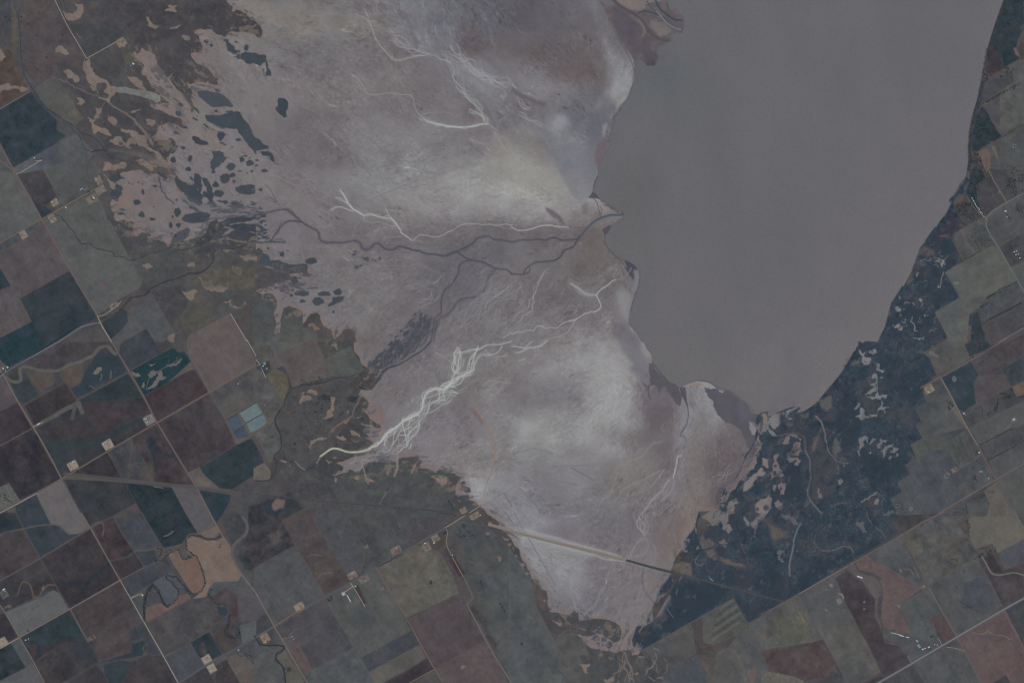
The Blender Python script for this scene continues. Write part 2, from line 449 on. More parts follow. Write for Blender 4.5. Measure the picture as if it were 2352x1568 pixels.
poly('02', '5b5b5a', '2100 470 2200 450 2300 540 2150 620 2060 650', soft=2, r=.2, alpha=.6, tex=5, tsize=3)
poly('02', '5c5656', '2060 705 2351 545 2520 720 2540 740 2280 880 2200 930 2165 930', tex=2)
LAG = []
for q, c in (('2082 715 2180 660 2240 765 2140 822', '4a606c'), ('2142 827 2240 772 2285 860 2268 880 2170 892', '465866'), ('2198 650 2355 558 2412 655 2258 738', '64837e'), ('2260 745 2412 661 2462 738 2350 812 2303 832', '5f7e7a')):
    L = newlab('pond', -1.5, water=1); LAG.append(L); poly('02', c, q, lab=L, tex=1.6, tsize=2)
line('02', '3a4a58', .8, '2085 712 2180 658', sm=0); line('02', '3a4a58', .8, '2145 825 2240 768', sm=0); line('02', '3a4a58', .8, '2260 742 2412 657', sm=0); line('02', '3a4a58', .7, '2200 646 2351 555', sm=0)  # shade of the inner bank slopes, painted along the ponds' upper edges
field('02', '333f4a', '1838 1150 1930 1100 2165 950 2310 885 2360 970 2425 1105 2350 1150 2320 1230 2130 1350 2020 1340 1900 1240 1860 1190', tex=3)
field('02', '59565a', '1730 1200 1832 1152 1870 1220 2010 1340 1800 1330', tex=3); poly('02', '69645f', '1790 1260 1850 1240 1940 1330 1820 1320', soft=1, alpha=.6, r=.2)
field('02', '323f4f', '1832 1352 2080 1382 2120 1410 2090 1500 1990 1660 1935 1575', tex=2)
field('02', '58585f', '1575 1322 1808 1342 1930 1575 1988 1688 1815 1752 1710 1575', tex=1)
field('02', '313c49', '1150 1290 1570 1325 1700 1568 1812 1752 1740 1755 1690 1840 1510 1898 1470 1860 1250 1475 1175 1350', tex=3)
for q in ('1410 1325 1500 1340', '1080 1730 1110 1723'): line('02', '6f6a6c', .9, q)
line('03', '6c666a', 1.2, '1505 215 1550 205 1590 170'); line('03', '3a3c45', 7, '1560 120 1640 50', soft=2, alpha=.5)
# ---- tile row 3 west
field('03', '363e48', '-20 0 145 0 210 145 -20 205', tex=4)
field('03', '46434a', '-20 215 215 152 370 420 -20 625', tex=4)
field('03', '3a4650', '222 150 470 108 560 125 620 200 720 195 822 150 370 412', tex=3.5)
field('03', '3c3b44', '375 428 830 155 1000 440 1095 618 640 880 510 660', tex=3)
line('03', '303a46', 3, '530 665 640 640 700 660 740 700 780 705 810 620 870 580 920 540 1000 470', soft=.6, sm=2)
field('03', '3f4047', '-20 630 365 430 510 660 525 720 430 720 300 790 50 900 -20 840', tex=4)
line('03', '5c5450', 1.3, '165 750 190 650 230 630 280 660 300 740 310 770 360 775 400 700 440 660 500 665', wav=.1)
poly('03', '6a6058', '375 700 410 665 400 720', r=.2); poly('03', '615854', '40 860 110 845 100 870 40 885', r=.2); poly('03', '5e5655', '285 745 310 780 370 770 350 790 300 785', r=.1)
field('03', '5a5f63', '50 915 350 790 400 770 490 710 540 740 625 880 180 1140', tex=1.5)
field('03', '3d3c45', '-20 930 45 920 160 1140 60 1190 -20 1190')
field('03', '323e4a', '182 1152 640 890 760 1130 700 1165 560 1200 400 1290 330 1362', tex=4.5)
poly('03', '443f47', '220 1210 330 1190 350 1350 320 1365', r=.1, soft=.8); poly('03', '403c45', '350 1240 600 1150 700 1165 400 1300', r=.1, soft=1, alpha=.7); line('03', '2e3743', .8, '250 1080 330 1110 420 1090 540 1060'); line('03', '2e3743', .9, '325 1360 360 1200 280 1180')
field('03', '364049', '-20 1250 105 1200 232 1422 -20 1568', tex=5, ts=5)
field('03', '4d565b', '107 1200 180 1157 300 1390 238 1420', tex=1)
field('03', '56585f', '-20 1555 230 1425 308 1395 400 1568 400 1600 -20 1600', tex=1.2)
field('03', '48454b', '652 887 1105 632 1200 790 1312 1005 1180 1090 1190 1190 1215 1270 910 1352', tex=4)
poly('03', '5e5355', '1060 1310 1210 1265 1180 1250 1050 1290', soft=1, alpha=.6)
field('03', '414148', '330 1372 560 1220 770 1130 900 1370 870 1390 560 1568 410 1568', tex=4)
poly('03', '384049', '720 1160 770 1140 890 1350 800 1370 680 1300 640 1240', soft=1.5, r=.1)
field('03', '453f47', '850 115 1040 45 1120 200 1230 350 1130 410 1000 440', tex=4)
poly('03', '333a45', '1120 380 1230 330 1220 370 1150 405', soft=.8); line('03', '343944', 1.6, '940 110 950 200 1050 310 1120 380', soft=.6, wav=.15, alpha=.7)
field('03', '464c55', '1050 45 1305 0 1480 310 1240 350 1130 200', tex=3)
field('03', '3f3d46', '1010 450 1230 362 1325 498 1110 613', tex=3)
field('03', '3d4751', '1242 360 1420 340 1440 440 1330 495', tex=3)
field('03', '414750', '1112 630 1330 505 1530 432 1605 520 1400 640 1200 770 1160 740', tex=4)
field('03', '4b5358', '1200 790 1310 750 1310 960 1300 980', tex=1.5)
field('03', '505860', '1405 640 1520 578 1520 610 1600 690 1640 720 1630 780 1540 860 1490 760 1480 700', tex=2)
field('03', '4b4f57', '1530 570 1600 570 1660 620 1720 730 1640 760 1640 690 1560 630', tex=2)
field('03', '4b4d56', '1350 830 1360 740 1400 700 1470 740 1490 830 1400 840', tex=2)
field('03', '635659', '1345 870 1480 830 1540 875 1640 770 1720 740 1755 785 1335 1010', tex=2)
field('03', '6a5c5b', '1550 380 1640 340 1665 420 1690 432 1750 430 1795 400 1870 560 1870 700 1850 740 1780 740 1740 700 1700 640 1570 430', tex=2.5)
poly('03', '6f5a59', '1690 450 1790 400 1850 540 1870 640 1850 710 1780 720 1720 640', soft=1.2, r=.05)
field('03', '716462', '1720 240 1760 215 1900 260 2000 260 2050 230 2120 330 2140 420 2225 570 2180 625 2060 630 1960 640 1920 690 1890 770 1770 790 1850 730 1890 650 1880 540 1800 390 1720 360 1712 290', tex=2.5)
poly('03', '755f58', '1770 340 1900 280 1880 420 1850 450 1800 390', soft=1.5, alpha=.5)
field('03', '695f5f', '1840 190 1985 125 2012 180 1960 235 1880 230', tex=1.5)
field('03', '4c4c52', '1340 1012 1755 790 1790 845 1905 790 1960 860 2065 960 1750 1190 1505 1315', tex=4)
line('03', '3e4149', .7, '1640 1100 1640 1020 1700 965 1760 990 1780 1080', soft=.3)
field('03', '4c464d', '1945 770 2070 680 2180 760 2190 900 2190 1000 2120 1100 2075 1090 2100 900 2060 830 1990 850', tex=3)
field('03', '39454d', '1995 870 2070 860 2097 905 2060 955 2010 940', tex=2)
field('03', '53535d', '2200 720 2351 680 2500 870 2351 985 2225 1000 2190 860', tex=2)
field('03', '555b60', '2205 1035 2351 990 2351 1140 2230 1200', tex=2)
field('03', '333f4c', '1750 1192 1920 1095 1990 1200 2035 1300 1950 1342 1900 1300 1840 1340', tex=3)
poly('03', '45434a', '1820 1230 1870 1170 1900 1280 1850 1320', soft=.8); poly('03', '504c4f', '1860 1260 1880 1240 1900 1310 1880 1320', soft=.4)
field('03', '495157', '1517 1325 1745 1196 1840 1345 1885 1405 1640 1548', tex=2)
field('03', '4a464c', '1935 1090 2060 1020 2180 1170 2235 1210 2060 1295 2020 1270', tex=3)
field('03', '44444b', '1650 1555 1890 1410 1980 1568 1640 1600', tex=3)
field('03', '44434a', '1975 1402 2080 1345 2150 1460 2230 1600 1990 1600', tex=3.5)
field('03', '5c5757', '2115 1325 2200 1280 2351 1420 2380 1568 2360 1640 2230 1600 2100 1380', tex=2)
field('03', '37464d', '950 1395 1100 1355 1212 1368 1120 1568 1010 1568 960 1480', tex=3)
field('03', '46434a', '1210 1368 1350 1300 1490 1310 1635 1568 1120 1568', tex=3.5)
field('03', '434852', '1185 1095 1312 1010 1420 1180 1500 1310 1350 1300 1350 1200 1300 1150 1200 1190', tex=3)
field('03', '35424e', '1210 1200 1330 1170 1350 1240 1300 1310 1200 1330 920 1380 1215 1275', tex=2); line('03', '665e5e', .7, '1325 1215 1315 1260')
field('03', '414149', '620 1568 880 1392 930 1440 1000 1568', tex=3.5)
poly('03', '434750', '2060 100 2090 20 2180 0 2250 80 2270 180 2140 310 2070 200', r=.05, soft=.5, tex=4, lab='grassland')
poly('03', '434650', '2190 280 2351 100 2351 500 2260 520 2200 430', r=.05, soft=1, tex=4, lab='grassland')
poly('03', '364049', '2180 400 2330 380 2351 500 2260 530 2220 470', r=.2, soft=1, tex=3, lab='grassland')
field('03', '4d555a', '1920 740 1960 640 2180 630 2220 600 2290 680 2180 740 2070 680 1940 770', tex=3)
# ---- tile 13 etc
poly('13', '3f4049', '-60 -60 240 -160 480 -60 240 70 350 295 0 490 -100 400', r=.03, tex=5, tsize=6, lab='grassland')
poly('13', '323f4c', '100 -130 420 -60 320 0 180 30 60 -20', r=.15, soft=1, tex=4)
poly('12', '6c5f5e', '150 1480 200 1430 270 1440 240 1530 190 1550 150 1530', r=.25, soft=.5); poly('13', '565056', '120 200 220 150 240 270 160 300', soft=1.5, r=.2)
for q in ('60 380 100 300 200 260', '20 430 70 370 60 340', '230 200 300 240'): line('13', '5c5558', .6, q, alpha=.7)
field('13', '4e5259', '-20 510 360 310 480 500 620 752 460 870 170 1030 -10 735', tex=3)
field('13', '4f4a4f', '240 70 360 12 430 60 500 -20 540 80 680 290 862 622 632 742 480 500 355 290', tex=3)
field('13', '4d5059', '510 -20 820 -20 880 140 980 300 1000 360 975 550 862 618 560 120', tex=2)
field('13', '4c5055', '830 0 1000 -250 1400 -250 1860 10 1500 270 1100 498 990 545 1000 330 900 160', tex=3.5)
field('13', '4b4b54', '1380 150 1640 10 1850 0 1860 20 1530 255 1400 240', tex=2)
field('13', '5a5a59', '1112 508 1360 370 1450 300 1600 330 1680 360 1800 560 1860 735 1600 860 1385 962 1250 740', tex=5, ts=5)
field('13', '514b53', '1397 975 1600 865 1860 747 1960 950 2100 1168 1640 1432 1480 1160', tex=2)
poly('13', '5d5156', '1390 980 1480 940 1470 1080', soft=1.5, alpha=.6)
field('13', '575157', '1652 1440 2105 1180 2250 1440 2330 1600 1740 1600', tex=2)
field('13', '4f4d53', '1670 340 1740 300 1800 400 1935 600 2002 780 1940 835 1880 760 1800 560', tex=3)
field('13', '4e5458', '1850 60 2000 30 2180 180 2351 340 2351 1568 2300 1500 2110 1170 1945 845 2010 780 1900 580 1760 280 1760 190', tex=3.5)
for i in range(9):
    y = 820 + i * 95
    line('13', '57595a' if i % 2 else '494c53', 2.5, '%d %d %d %d' % (1985 + i * 45, y + 40, 2500, y - 260), soft=1.2, alpha=.55, sm=0)
poly('13', '433f49', '1940 860 2000 850 2120 1060 2200 1190 2300 1400 2260 1400 2150 1200', r=.2, soft=1, alpha=.7, tex=3)
field('13', '494a54', '178 1050 625 792 760 1010 900 1235 510 1440 390 1200 230 1140', tex=3)
field('13', '595055', '310 1220 390 1195 510 1440 470 1490 440 1460', tex=1)
field('13', '525659', '640 785 870 652 1100 512 1250 770 1420 1080 970 1325 905 1240 740 960', tex=3.5)
field('13', '474c55', '965 1328 1425 1085 1500 1212 1040 1460', tex=2)
field('13', '59595a', '1042 1465 1500 1215 1562 1330 1100 1600', tex=3)
field('13', '3f3c46', '1190 1580 1565 1338 1635 1432 1400 1590', tex=3)
field('13', '50575b', '515 1445 900 1240 1040 1465 1100 1600 460 1600', tex=4, ts=6)
field('13', '51555a', '-10 1190 30 1200 160 1215 260 1240 170 1330 250 1430 260 1600 -20 1600', tex=4)
field('13', '595957', '200 1330 260 1255 300 1330 440 1540 430 1568 280 1560 270 1420', tex=2)
field('13', '464047', '900 690 935 660 1015 830 980 842', tex=2); field('13', '423c46', '1775 430 1820 400 1922 560 1870 590', tex=2)
poly('13', '544e55', '1720 170 1830 200 1950 440 1920 470 1790 330', soft=1, alpha=.7, tex=3)
poly('13', '64605d', '1180 520 1280 560 1300 720 1200 620', soft=1, alpha=.4); poly('13', '635a57', '1350 380 1560 350 1600 520 1500 460 1400 430', soft=2, alpha=.35, r=.2)
line('13', '67655f', .5, '1470 600 1440 800 1385 955'); line('13', '3f4650', 7, '880 870 1130 1130', soft=5, alpha=.2)
for q in ('470 400 540 385 600 395', '560 610 600 560 710 548', '250 800 300 785 350 820', '380 1060 300 1130', '1060 90 1110 100', '1300 90 1320 130', '1480 90 1510 130', '1540 150 1570 170'): line('13', '66625f', .7, q, wav=.2, alpha=.8)
# ---- east side
field('23', '51585c', '-30 330 90 480 170 620 230 880 420 1230 620 1620 -20 1620', tex=4, ts=12)
field('23', '525459', '600 1100 640 1150 660 1190 700 1300 640 1350 700 1600 500 1580 400 1230 420 1160 480 1100', tex=3)
poly('23', '4b4b52', '230 880 350 900 400 960 600 960 640 1120 480 1100 420 1180 330 1050', r=.08, soft=.5, tex=3, lab='grassland')
field('23', '535459', '1185 1272 1450 1110 1520 1065 1640 1010 1690 1290 1420 1438', tex=3)
field('23', '4b535b', '1420 1450 1700 1310 1800 1490 1780 1600 1360 1600', tex=1.5)
field('23', '515557', '1640 1010 1850 900 2035 787 2165 1015 2070 1120 1850 1210 1760 1190 1750 950', tex=3)
for i in range(7):
    x, y = 1790 + i * 18, 1230 - i * 52
    line('23', '424850' if i % 2 else '62625e', 1.8, '%d %d %d %d' % (x + 20, y - 40, x + 290, y - 220), sm=0, alpha=.7)
field('23', '55565a', '1875 1370 1880 1290 1985 1235 2150 1580 2120 1620 1835 1600', tex=2.5)
field('23', '53565a', '1990 1235 2060 1150 2170 1020 2351 920 2351 1568 2351 1600 2150 1600', tex=4)
poly('23', '5e5a5c', '2180 1040 2351 1090 2351 1200 2250 1150', r=.25, soft=.4, alpha=.8); poly('23', '675a5b', '2160 1450 2220 1420 2230 1540 2170 1568', r=.3, alpha=.8)
field('33', '57595a', '-20 912 280 758 430 1020 500 1160 400 1190 -20 1250', tex=4)
field('33', '524a50', '-60 1260 60 1250 150 1240 300 1260 430 1180 520 1225 590 1330 640 1470 580 1440 550 1520 330 1540 200 1500 0 1440', tex=5, ts=6)
field('33', '5c5c5b', '-60 1450 100 1480 230 1500 330 1545 330 1600 -60 1600', tex=7, ts=2)
field('33', '50535a', '292 742 720 512 620 600 680 780 735 880 560 910 385 900 350 850', tex=3)
field('33', '55575a', '385 905 560 915 740 885 830 1050 950 1265 1050 1450 850 1568 745 1590 640 1400 470 1100', tex=4.5)
field('33', '46434c', '620 600 720 535 870 640 985 800 980 960 1040 1080 1075 1200 1210 1225 1310 1385 1050 1492 940 1250 830 1050 700 800', tex=4)
field('33', '5e5358', '800 455 925 398 985 462 1040 472 1250 590 1402 698 1190 848 1250 980 1308 1108 1060 1050 1040 960 1045 850 1070 700 1050 600 1000 560 830 520', tex=2)
field('33', '57545a', '720 510 790 450 820 540 1000 600 1050 700 1010 800 1000 900 1040 1050 985 950 985 790 880 640', tex=2.5)
field('33', '50555b', '940 385 1215 220 1330 440 1472 680 1402 698 1250 590 1042 468 990 455', tex=4)
field('33', '4f555a', '1192 850 1470 690 1595 905 1490 960 1580 1210 1400 1200 1310 1110 1252 980', tex=3.5)
field('33', '50484e', '1600 915 1733 1140 1605 1205 1560 1120 1495 965', tex=2)
field('33', '4f5459', '1060 1055 1310 1120 1560 1220 1610 1210 1320 1375 1230 1220 1075 1190', tex=3)
field('33', '535559', '1232 212 1430 95 1600 10 1700 60 1850 250 1890 330 2090 370 1930 425 1780 480 1480 670 1340 420', tex=6, ts=5)
field('33', '4f535a', '1482 680 1780 480 1925 425 2030 620 2140 850 1740 1130 1600 900', tex=3.5)
field('33', '4b515a', '1810 640 1990 570 2140 840 1990 930 1760 870', tex=2)
field('33', '61605e', '1840 60 2050 -60 2260 -30 2351 150 2351 240 2108 368 2060 280 1905 330 1860 250', tex=1.5)
field('33', '4a464e', '1930 430 2060 360 2180 520 2351 470 2351 780 2170 880 2050 640', tex=4)
field('33', '4b525a', '2110 370 2351 240 2351 450 2190 505', tex=3)
field('33', '5c5157', '1742 1150 2168 900 2351 1240 2351 1600 2240 1568 2185 1490 2070 1568 1965 1568 1812 1275', tex=2.5)
line('33', '6e6260', 1, '1875 1100 1920 1110 2000 1105 2020 1080 2050 1115 2180 1130 2230 1170 2235 1140', wav=.1); line('33', '695c5c', 1.5, '2170 900 2351 1240', soft=.4, sm=0)
field('33', '424750', '2185 890 2351 790 2351 1230', tex=2); field('33', '3c3f48', '2060 1568 2187 1490 2240 1600')
field('33', '50555a', '1340 1395 1630 1225 1800 1275 1960 1568 1970 1600 1460 1600', tex=3.5)
field('33', '46434c', '845 1568 1060 1492 1310 1392 1000 1568'); field('33', '4b4d55', '1005 1575 1290 1440 1345 1600 1000 1620', tex=2)
field('33', '3f4048', '2080 420 2170 560 2060 550 1990 420 2040 380', tex=2)
for i in range(14):
    x = 235 + i * 11; y = 1040 + (i * 53) % 60 - i * 4
    line('33', '8a7d63', .5, '%d %d %d %d' % (x, y, x - 14 - i, y - 60 - (i * 37) % 50), sm=0, alpha=.6)
line('33', '86795f', .7, '270 890 300 950 340 1000', alpha=.6); line('33', '77715f', .9, '290 1190 340 1180', alpha=.7)
poly('33', '55594f', '60 1000 380 1010 470 1140 150 1180', soft=2.5, alpha=.5, tex=4, tsize=3)
poly('33', '63625c', '1260 240 1400 230 1450 380 1330 400', r=.2, soft=1.5, alpha=.5, tex=6, tsize=2); line('33', '6c6360', 1, '1250 520 1300 520 1340 560', wav=.2); line('33', '6c6460', .9, '1340 500 1370 560 1390 600', wav=.2)
for q in ('560 660 590 650 600 680 575 680', '630 730 670 740 700 780 690 800 650 750', '520 705 545 700 540 715', '515 895 540 880 550 905', '870 880 900 885 880 895', '1200 520 1225 520 1220 550', '1190 850 1215 850 1205 875', '1180 240 1200 245 1190 252'): poly('33', '77706f', q, r=.2)
ell('33', '686a6f', '655 812 28 30 885 820 13 12 80 1190 14 8', lab=None); ell('33', '39424a', '880 850 22 20 1505 1135 24 18', lab=None)
# tile 30,31,32 east
poly('30', '36414d', '2170 -30 2351 -30 2351 230 2280 430 2000 600 2010 420 2060 260', r=.04, tex=4.5, tsize=5, lab='marsh')
field('30', '403d47', '2000 600 2030 425 2110 470 2160 600 2200 610 2110 650 2040 700 1985 640', tex=3)
field('30', '2f3d4e', '2130 470 2235 430 2310 535 2170 612', tex=2); poly('30', '66585a', '2250 430 2280 440 2315 520 2270 500', r=.1)
field('30', '4a474d', '2280 428 2351 375 2351 540 2320 525'); field('30', '4a494f', '2312 248 2351 222 2351 310')
field('30', '54585b', '2212 605 2351 545 2351 1155 2145 1250 2110 1160 2130 890 2200 790 2300 760 2250 720', tex=5, ts=6)
field('30', '4a4e57', '1965 765 2150 690 2250 640 2260 745 2180 800 1970 940', tex=2)
field('30', '4d4f58', '1990 975 2130 890 2130 1160 2050 1100', tex=2)
poly('30', '36434e', '1985 980 2050 1110 2145 1255 1930 1385 1870 1390 1890 1150 1950 990', r=.06, tex=4.5, tsize=4, lab='marsh')
field('30', '4e5357', '1932 1395 2150 1268 2351 1158 2351 1568 2351 1580 2025 1580', tex=2.5)
poly('30', '66595a', '1930 1400 2010 1355 2045 1430 2045 1575 2005 1575', r=.03); poly('30', '695c5b', '2050 1335 2078 1330 2118 1445 2100 1455', r=.03)
poly('31', '38444f', '1855 -10 1960 -10 1990 60 1950 110 1910 150 1920 250 1990 380 1960 430 1860 300 1800 190 1860 90', r=.06, tex=4, tsize=3, lab='marsh')
poly('31', '47494d', '1690 280 1800 160 1820 210 1960 430 1790 500 1700 350', r=.03, tex=5, tsize=3, lab='grassland')
field('31', '494a52', '1915 130 1950 110 1990 60 2028 -10 2080 90 2188 288 2060 360 2000 420 1930 280', tex=2.5)
field('31', '4c4f55', '2032 -20 2351 -20 2351 200 2195 283 2110 140', tex=4)
field('31', '4f5258', '2065 385 2190 300 2351 222 2351 552 2112 695 2030 560 2005 480', tex=2.5)
field('31', '4f5358', '1665 590 1790 530 1850 505 1950 728 1790 815', tex=2.5); line('31', '656263', 2.5, '1740 590 1800 520 1790 600 1890 740', soft=.6, alpha=.6, wav=.1)
field('31', '4e5256', '1855 495 1985 450 2105 685 1955 728', tex=5, ts=2)
field('31', '585c5d', '1625 925 1790 830 2050 692 2105 700 2290 1008 2010 1150 1760 1160', tex=2.5)
field('31', '565b5e', '1530 1298 1760 1165 2010 1155 1925 1260 1850 1300 1820 1568 1640 1600 1655 1530', tex=3)
field('31', '484c54', '2118 700 2351 560 2351 820 2222 882', tex=3.5); field('31', '555a5c', '2232 890 2351 832 2351 1100 2290 1000', tex=2)
field('31', '4a4f57', '2015 1180 2300 1020 2345 1110 2351 1180 1970 1392 1935 1270', tex=3)
field('31', '4c4d55', '1970 1400 2351 1205 2351 1425 2130 1568 1990 1600', tex=2.5)
poly('31', '38454d', '1870 1300 1930 1290 1990 1500 2000 1600 1860 1600', r=.08, tex=5, tsize=2.5, lab='grassland'); poly('31', '3a4c52', '1850 1310 1885 1300 1890 1420 1840 1420')
field('32', '515358', '1430 95 1600 2 1800 0 1858 170 1580 322 1485 150', tex=3.5)
field('32', '384a52', '1592 332 1862 182 1935 300 1885 370 1900 470 1910 560 1790 640 1745 610 1700 510', tex=3, ts=7)
field('32', '4b4a52', '1870 180 2035 80 2351 -80 2351 120 2155 230 2230 410 2170 300 1950 310', tex=4)
field('32', '524f56', '1945 320 2160 305 2228 415 1915 570 1900 430', tex=3)
field('32', '505559', '1412 418 1580 335 1720 575 1828 785 1420 870 1352 762 1408 730 1345 610 1452 545', tex=4)
field('32', '53575b', '1850 790 2351 540 2351 560 2351 790 1935 955', tex=2); field('32', '4b4d56', '1935 962 2240 795 2351 760 2351 890 2018 1080', tex=3); field('32', '51545a', '2028 1092 2351 900 2351 1108 2102 1250', tex=2.5)
field('32', '515657', '1308 940 1420 882 1640 930 1828 800 1960 1032 1760 1150 1640 980 1480 1000 1362 1060', tex=3.5)
for i in range(6): line('32', '434b50', 2.2, '%d %d %d %d' % (1680 + i * 40, 900 - i * 12, 1760 + i * 38, 1110 - i * 20), soft=.8, alpha=.6, sm=0)
field('32', '4d535a', '1256 1130 1480 1000 1640 975 1760 1160 1960 1045 2090 1258 1570 1568 1185 1590 1122 1440 1230 1375 1188 1282 1298 1215', tex=3.5, ts=9)
field('32', '4c5258', '1600 1568 1960 1372 2035 1500 2010 1600 1590 1600', tex=4); field('32', '5c5a5b', '1985 1370 2098 1280 2250 1575 2260 1600 2030 1600 2040 1490', tex=1.5)
field('32', '53575a', '2112 1268 2351 1130 2351 1600 2275 1600', tex=2.5)
field('32', '5f5552', '2242 412 2351 362 2351 490 2285 500'); field('32', '434b53', '2150 245 2351 122 2351 358 2240 408', tex=4, ts=4)
line('32', '65615e', 3, '1690 590 1760 700 1830 790', soft=.5, alpha=.8)
poly('32', '635657', '1405 190 1450 150 1480 160 1505 230 1470 255 1420 240', r=.08)
poly('32', '3b4751', '1805 30 1880 -20 2030 0 2040 50 1860 130', r=.1, tex=4, tsize=2); 

# ---------------------------------------------------------------- the salt flat and its sandy margin
saltP = []
def addp(t, s): saltP.append(P(t, s))
addp('00', '2050 -30 2090 20 2140 60 2130 110 2170 85 2210 95 2260 120 2300 170')
addp('10', '0 195 45 240 62 290 50 340 20 345')
addp('00', '2320 310 2240 290 2130 285 2085 310 2070 340 2010 320 1940 265 1880 275 1830 268 1780 300 1830 330 1850 400 1865 450 1855 490 1825 497 1800 480 1755 485 1760 520 1790 565 1870 600 1930 650 1960 700 2002 715 2005 780 1970 780 1925 770 1910 740 1890 760 1800 750 1770 765 1720 770 1730 800 1770 840 1750 900 1770 940 1790 980 1830 1020 1830 1050 1790 1010 1740 960 1690 910 1660 850 1590 780 1565 710 1587 660 1540 710 1510 660 1470 620 1440 570 1420 500 1390 480 1340 470 1300 440 1290 480 1250 500 1240 470 1228 480 1250 530 1300 560 1325 600 1300 650 1310 690 1345 690 1350 720 1385 770 1390 800 1450 830 1480 880 1560 945 1500 945 1400 955 1375 968 1420 1000 1490 1015 1540 1045 1600 1070 1640 1080 1670 1100 1680 1145 1720 1165 1733 1188 1690 1180 1650 1170 1540 1120 1470 1150 1450 1180 1440 1230 1410 1260 1430 1275 1500 1290 1570 1262 1620 1310 1560 1340 1560 1420 1530 1450 1600 1568')
addp('01', '1700 20 1600 35 1620 120 1690 200 1750 280 1700 340 1740 380 1680 430 1690 470 1600 540 1560 600 1540 680 1500 640 1430 640 1400 600 1350 560 1300 560 1250 600 1220 520 1240 480 1160 455 1060 450 1020 340 1050 180 1000 100 1040 60 1100 30 1200 0')
# second pass: the braided stream margin is part of the flat
LM = []
m1 = rough(np.vstack(saltP[:3]), .12, False)
def addl(t, s): LM.append(rough(P(t, s), .12, False))
addl('01', '1640 60 1720 330 1690 440 1600 540 1540 680 1700 640 1850 600 1920 480 1990 440 2040 520 2000 600 1950 640 2080 640 2170 590 2230 620 2300 560 2351 600')
addl('11', '0 720 70 760 40 850 150 900 250 930 400 900 470 870 480 950 300 940 330 1000 200 1020 0 1100 60 1135 130 1120 180 1170 190 1240 160 1300 170 1330 190 1400 165 1460 180 1500 220 1480 250 1260 290 1238 400 1270 430 1310 430 1400 460 1370 500 1310 560 1295 600 1380 630 1430 690 1450 720 1540 770 1500 800 1460 850 1440 905 1470 925 1568')
addl('12', '905 0 900 80 950 140 970 200 1010 230 1040 260 1000 300 1150 330 1090 380 1050 430 960 440 930 480 1000 510 1040 560 1030 600 1000 640 1040 700 1130 755 1150 785 1080 775 1000 760 930 745 970 800 1020 850 1000 880 1060 910 1110 955 1050 1000 980 1040 900 1055 830 1080 740 1110 800 1150 785 1200 720 1230 800 1200 860 1165 920 1200 950 1200 1000 1130 1080 1095 1200 1110 1290 1100 1310 1070 1400 1055 1490 1053 1525 1100 1500 1130 1530 1160 1600 1170 1650 1200 1690 1163 1740 1200 1830 1220 1885 1245 1840 1300 1830 1360 1850 1425 1950 1400 1960 1450 2040 1490 2090 1530')
addl('13', '2130 20 2200 60 2240 130 2300 190 2340 230')
addl('23', '0 255 30 310 70 345 80 400 130 470 165 540 185 610 240 625 245 680 320 720 335 860 325 885 350 905 380 915 450 925 520 940 560 905 605 915 615 985 680 985 750 970 840 975 940 1000 990 1040 1005 1100 985 1175 950 1190 900 1165 840 1110 780 1105 730 1130 660 1125 600 1120 650 1160 660 1200 740 1250 850 1265 960 1285 1010 1262 1090 1265 1105 1310 1160 1300 1187 1270')
addl('23', '1150 1255 1110 1220 1105 1160 1125 1100 1150 1040 1295 1000 1290 900 1310 830 1430 720 1480 640 1460 570 1470 520 1500 470 1510 400 1560 350 1640 360 1720 330 1700 200 1680 110 1710 60 1730 -10')
addl('22', '1900 1540 1930 1480 1990 1420 2050 1350 2110 1260 2130 1200 2220 1170 2250 1110 2240 1040 2290 980 2315 930 2270 890 2275 830 2290 700 2280 655')
lakeP = [P('22', '2351 635 2280 650 2210 645 2180 600 2150 560 2080 520 2000 450 1880 425 1830 380 1790 365 1700 355 1600 385 1560 410 1530 430 1490 385 1440 380 1390 320 1340 260 1290 200 1285 120 1240 60 1210 0'),
         P('21', '1190 1560 1140 1480 1072 1405 1075 1340 1090 1270 1110 1190 1140 1110 1165 1040 1172 980 1160 910 1120 860 1060 825 1030 820 960 790 900 740 865 680 845 620 850 590 885 560 905 510 940 480 990 450 1030 415 1020 380 990 370 960 345 900 320 850 290 825 285 790 240 755 195 752 140 762 100 785 50 795 0'),
         P('20', '792 1560 810 1490 850 1420 890 1350 902 1290 885 1260 915 1190 930 1150 942 1105 920 1095 960 1050 997 1000 1000 965 1060 910 1085 860 1100 800 1130 740 1135 700 1120 680 1128 600 1118 570 1160 530 1210 560 1240 600 1310 600 1340 520 1320 460 1350 420 1420 420 1405 395 1450 380 1470 345 1400 340 1480 305 1555 308 1580 240 1578 160 1535 130 1510 80 1440 90 1430 0 1430 -40'),
         P('30', '2180 -40 2150 30 2110 140 2060 290 2030 390 2000 500 1975 650 1955 760 1930 870 1905 960 1870 1070 1845 1200 1832 1350 1840 1450 1825 1568'),
         P('31', '1825 0 1815 50 1760 120 1720 190 1665 262 1690 285 1640 380 1540 500 1440 640 1400 690 1368 780 1335 870 1280 980 1235 1045 1190 1120 1130 1210 1105 1310 1075 1420 1030 1510 1010 1568'),
         P('32', '1010 0 900 -10 870 10 830 -10 825 40 780 110 740 170 700 240 660 300 600 370 550 430 500 490 460 545 400 590 330 635 260 655 300 600 240 590 180 608 100 640 60 665 0 690')]
lakepoly = np.vstack(lakeP)
shore_up = np.vstack([P('22', '2280 650')] + [lakepoly[2:len(lakeP[0]) + len(lakeP[1]) + len(lakeP[2])]])
salt1 = np.vstack([m1, np.vstack(LM), shore_up])
SALTCOL = '726c70'
r1 = cover(salt1)
m2 = rough(saltP[3], .2)
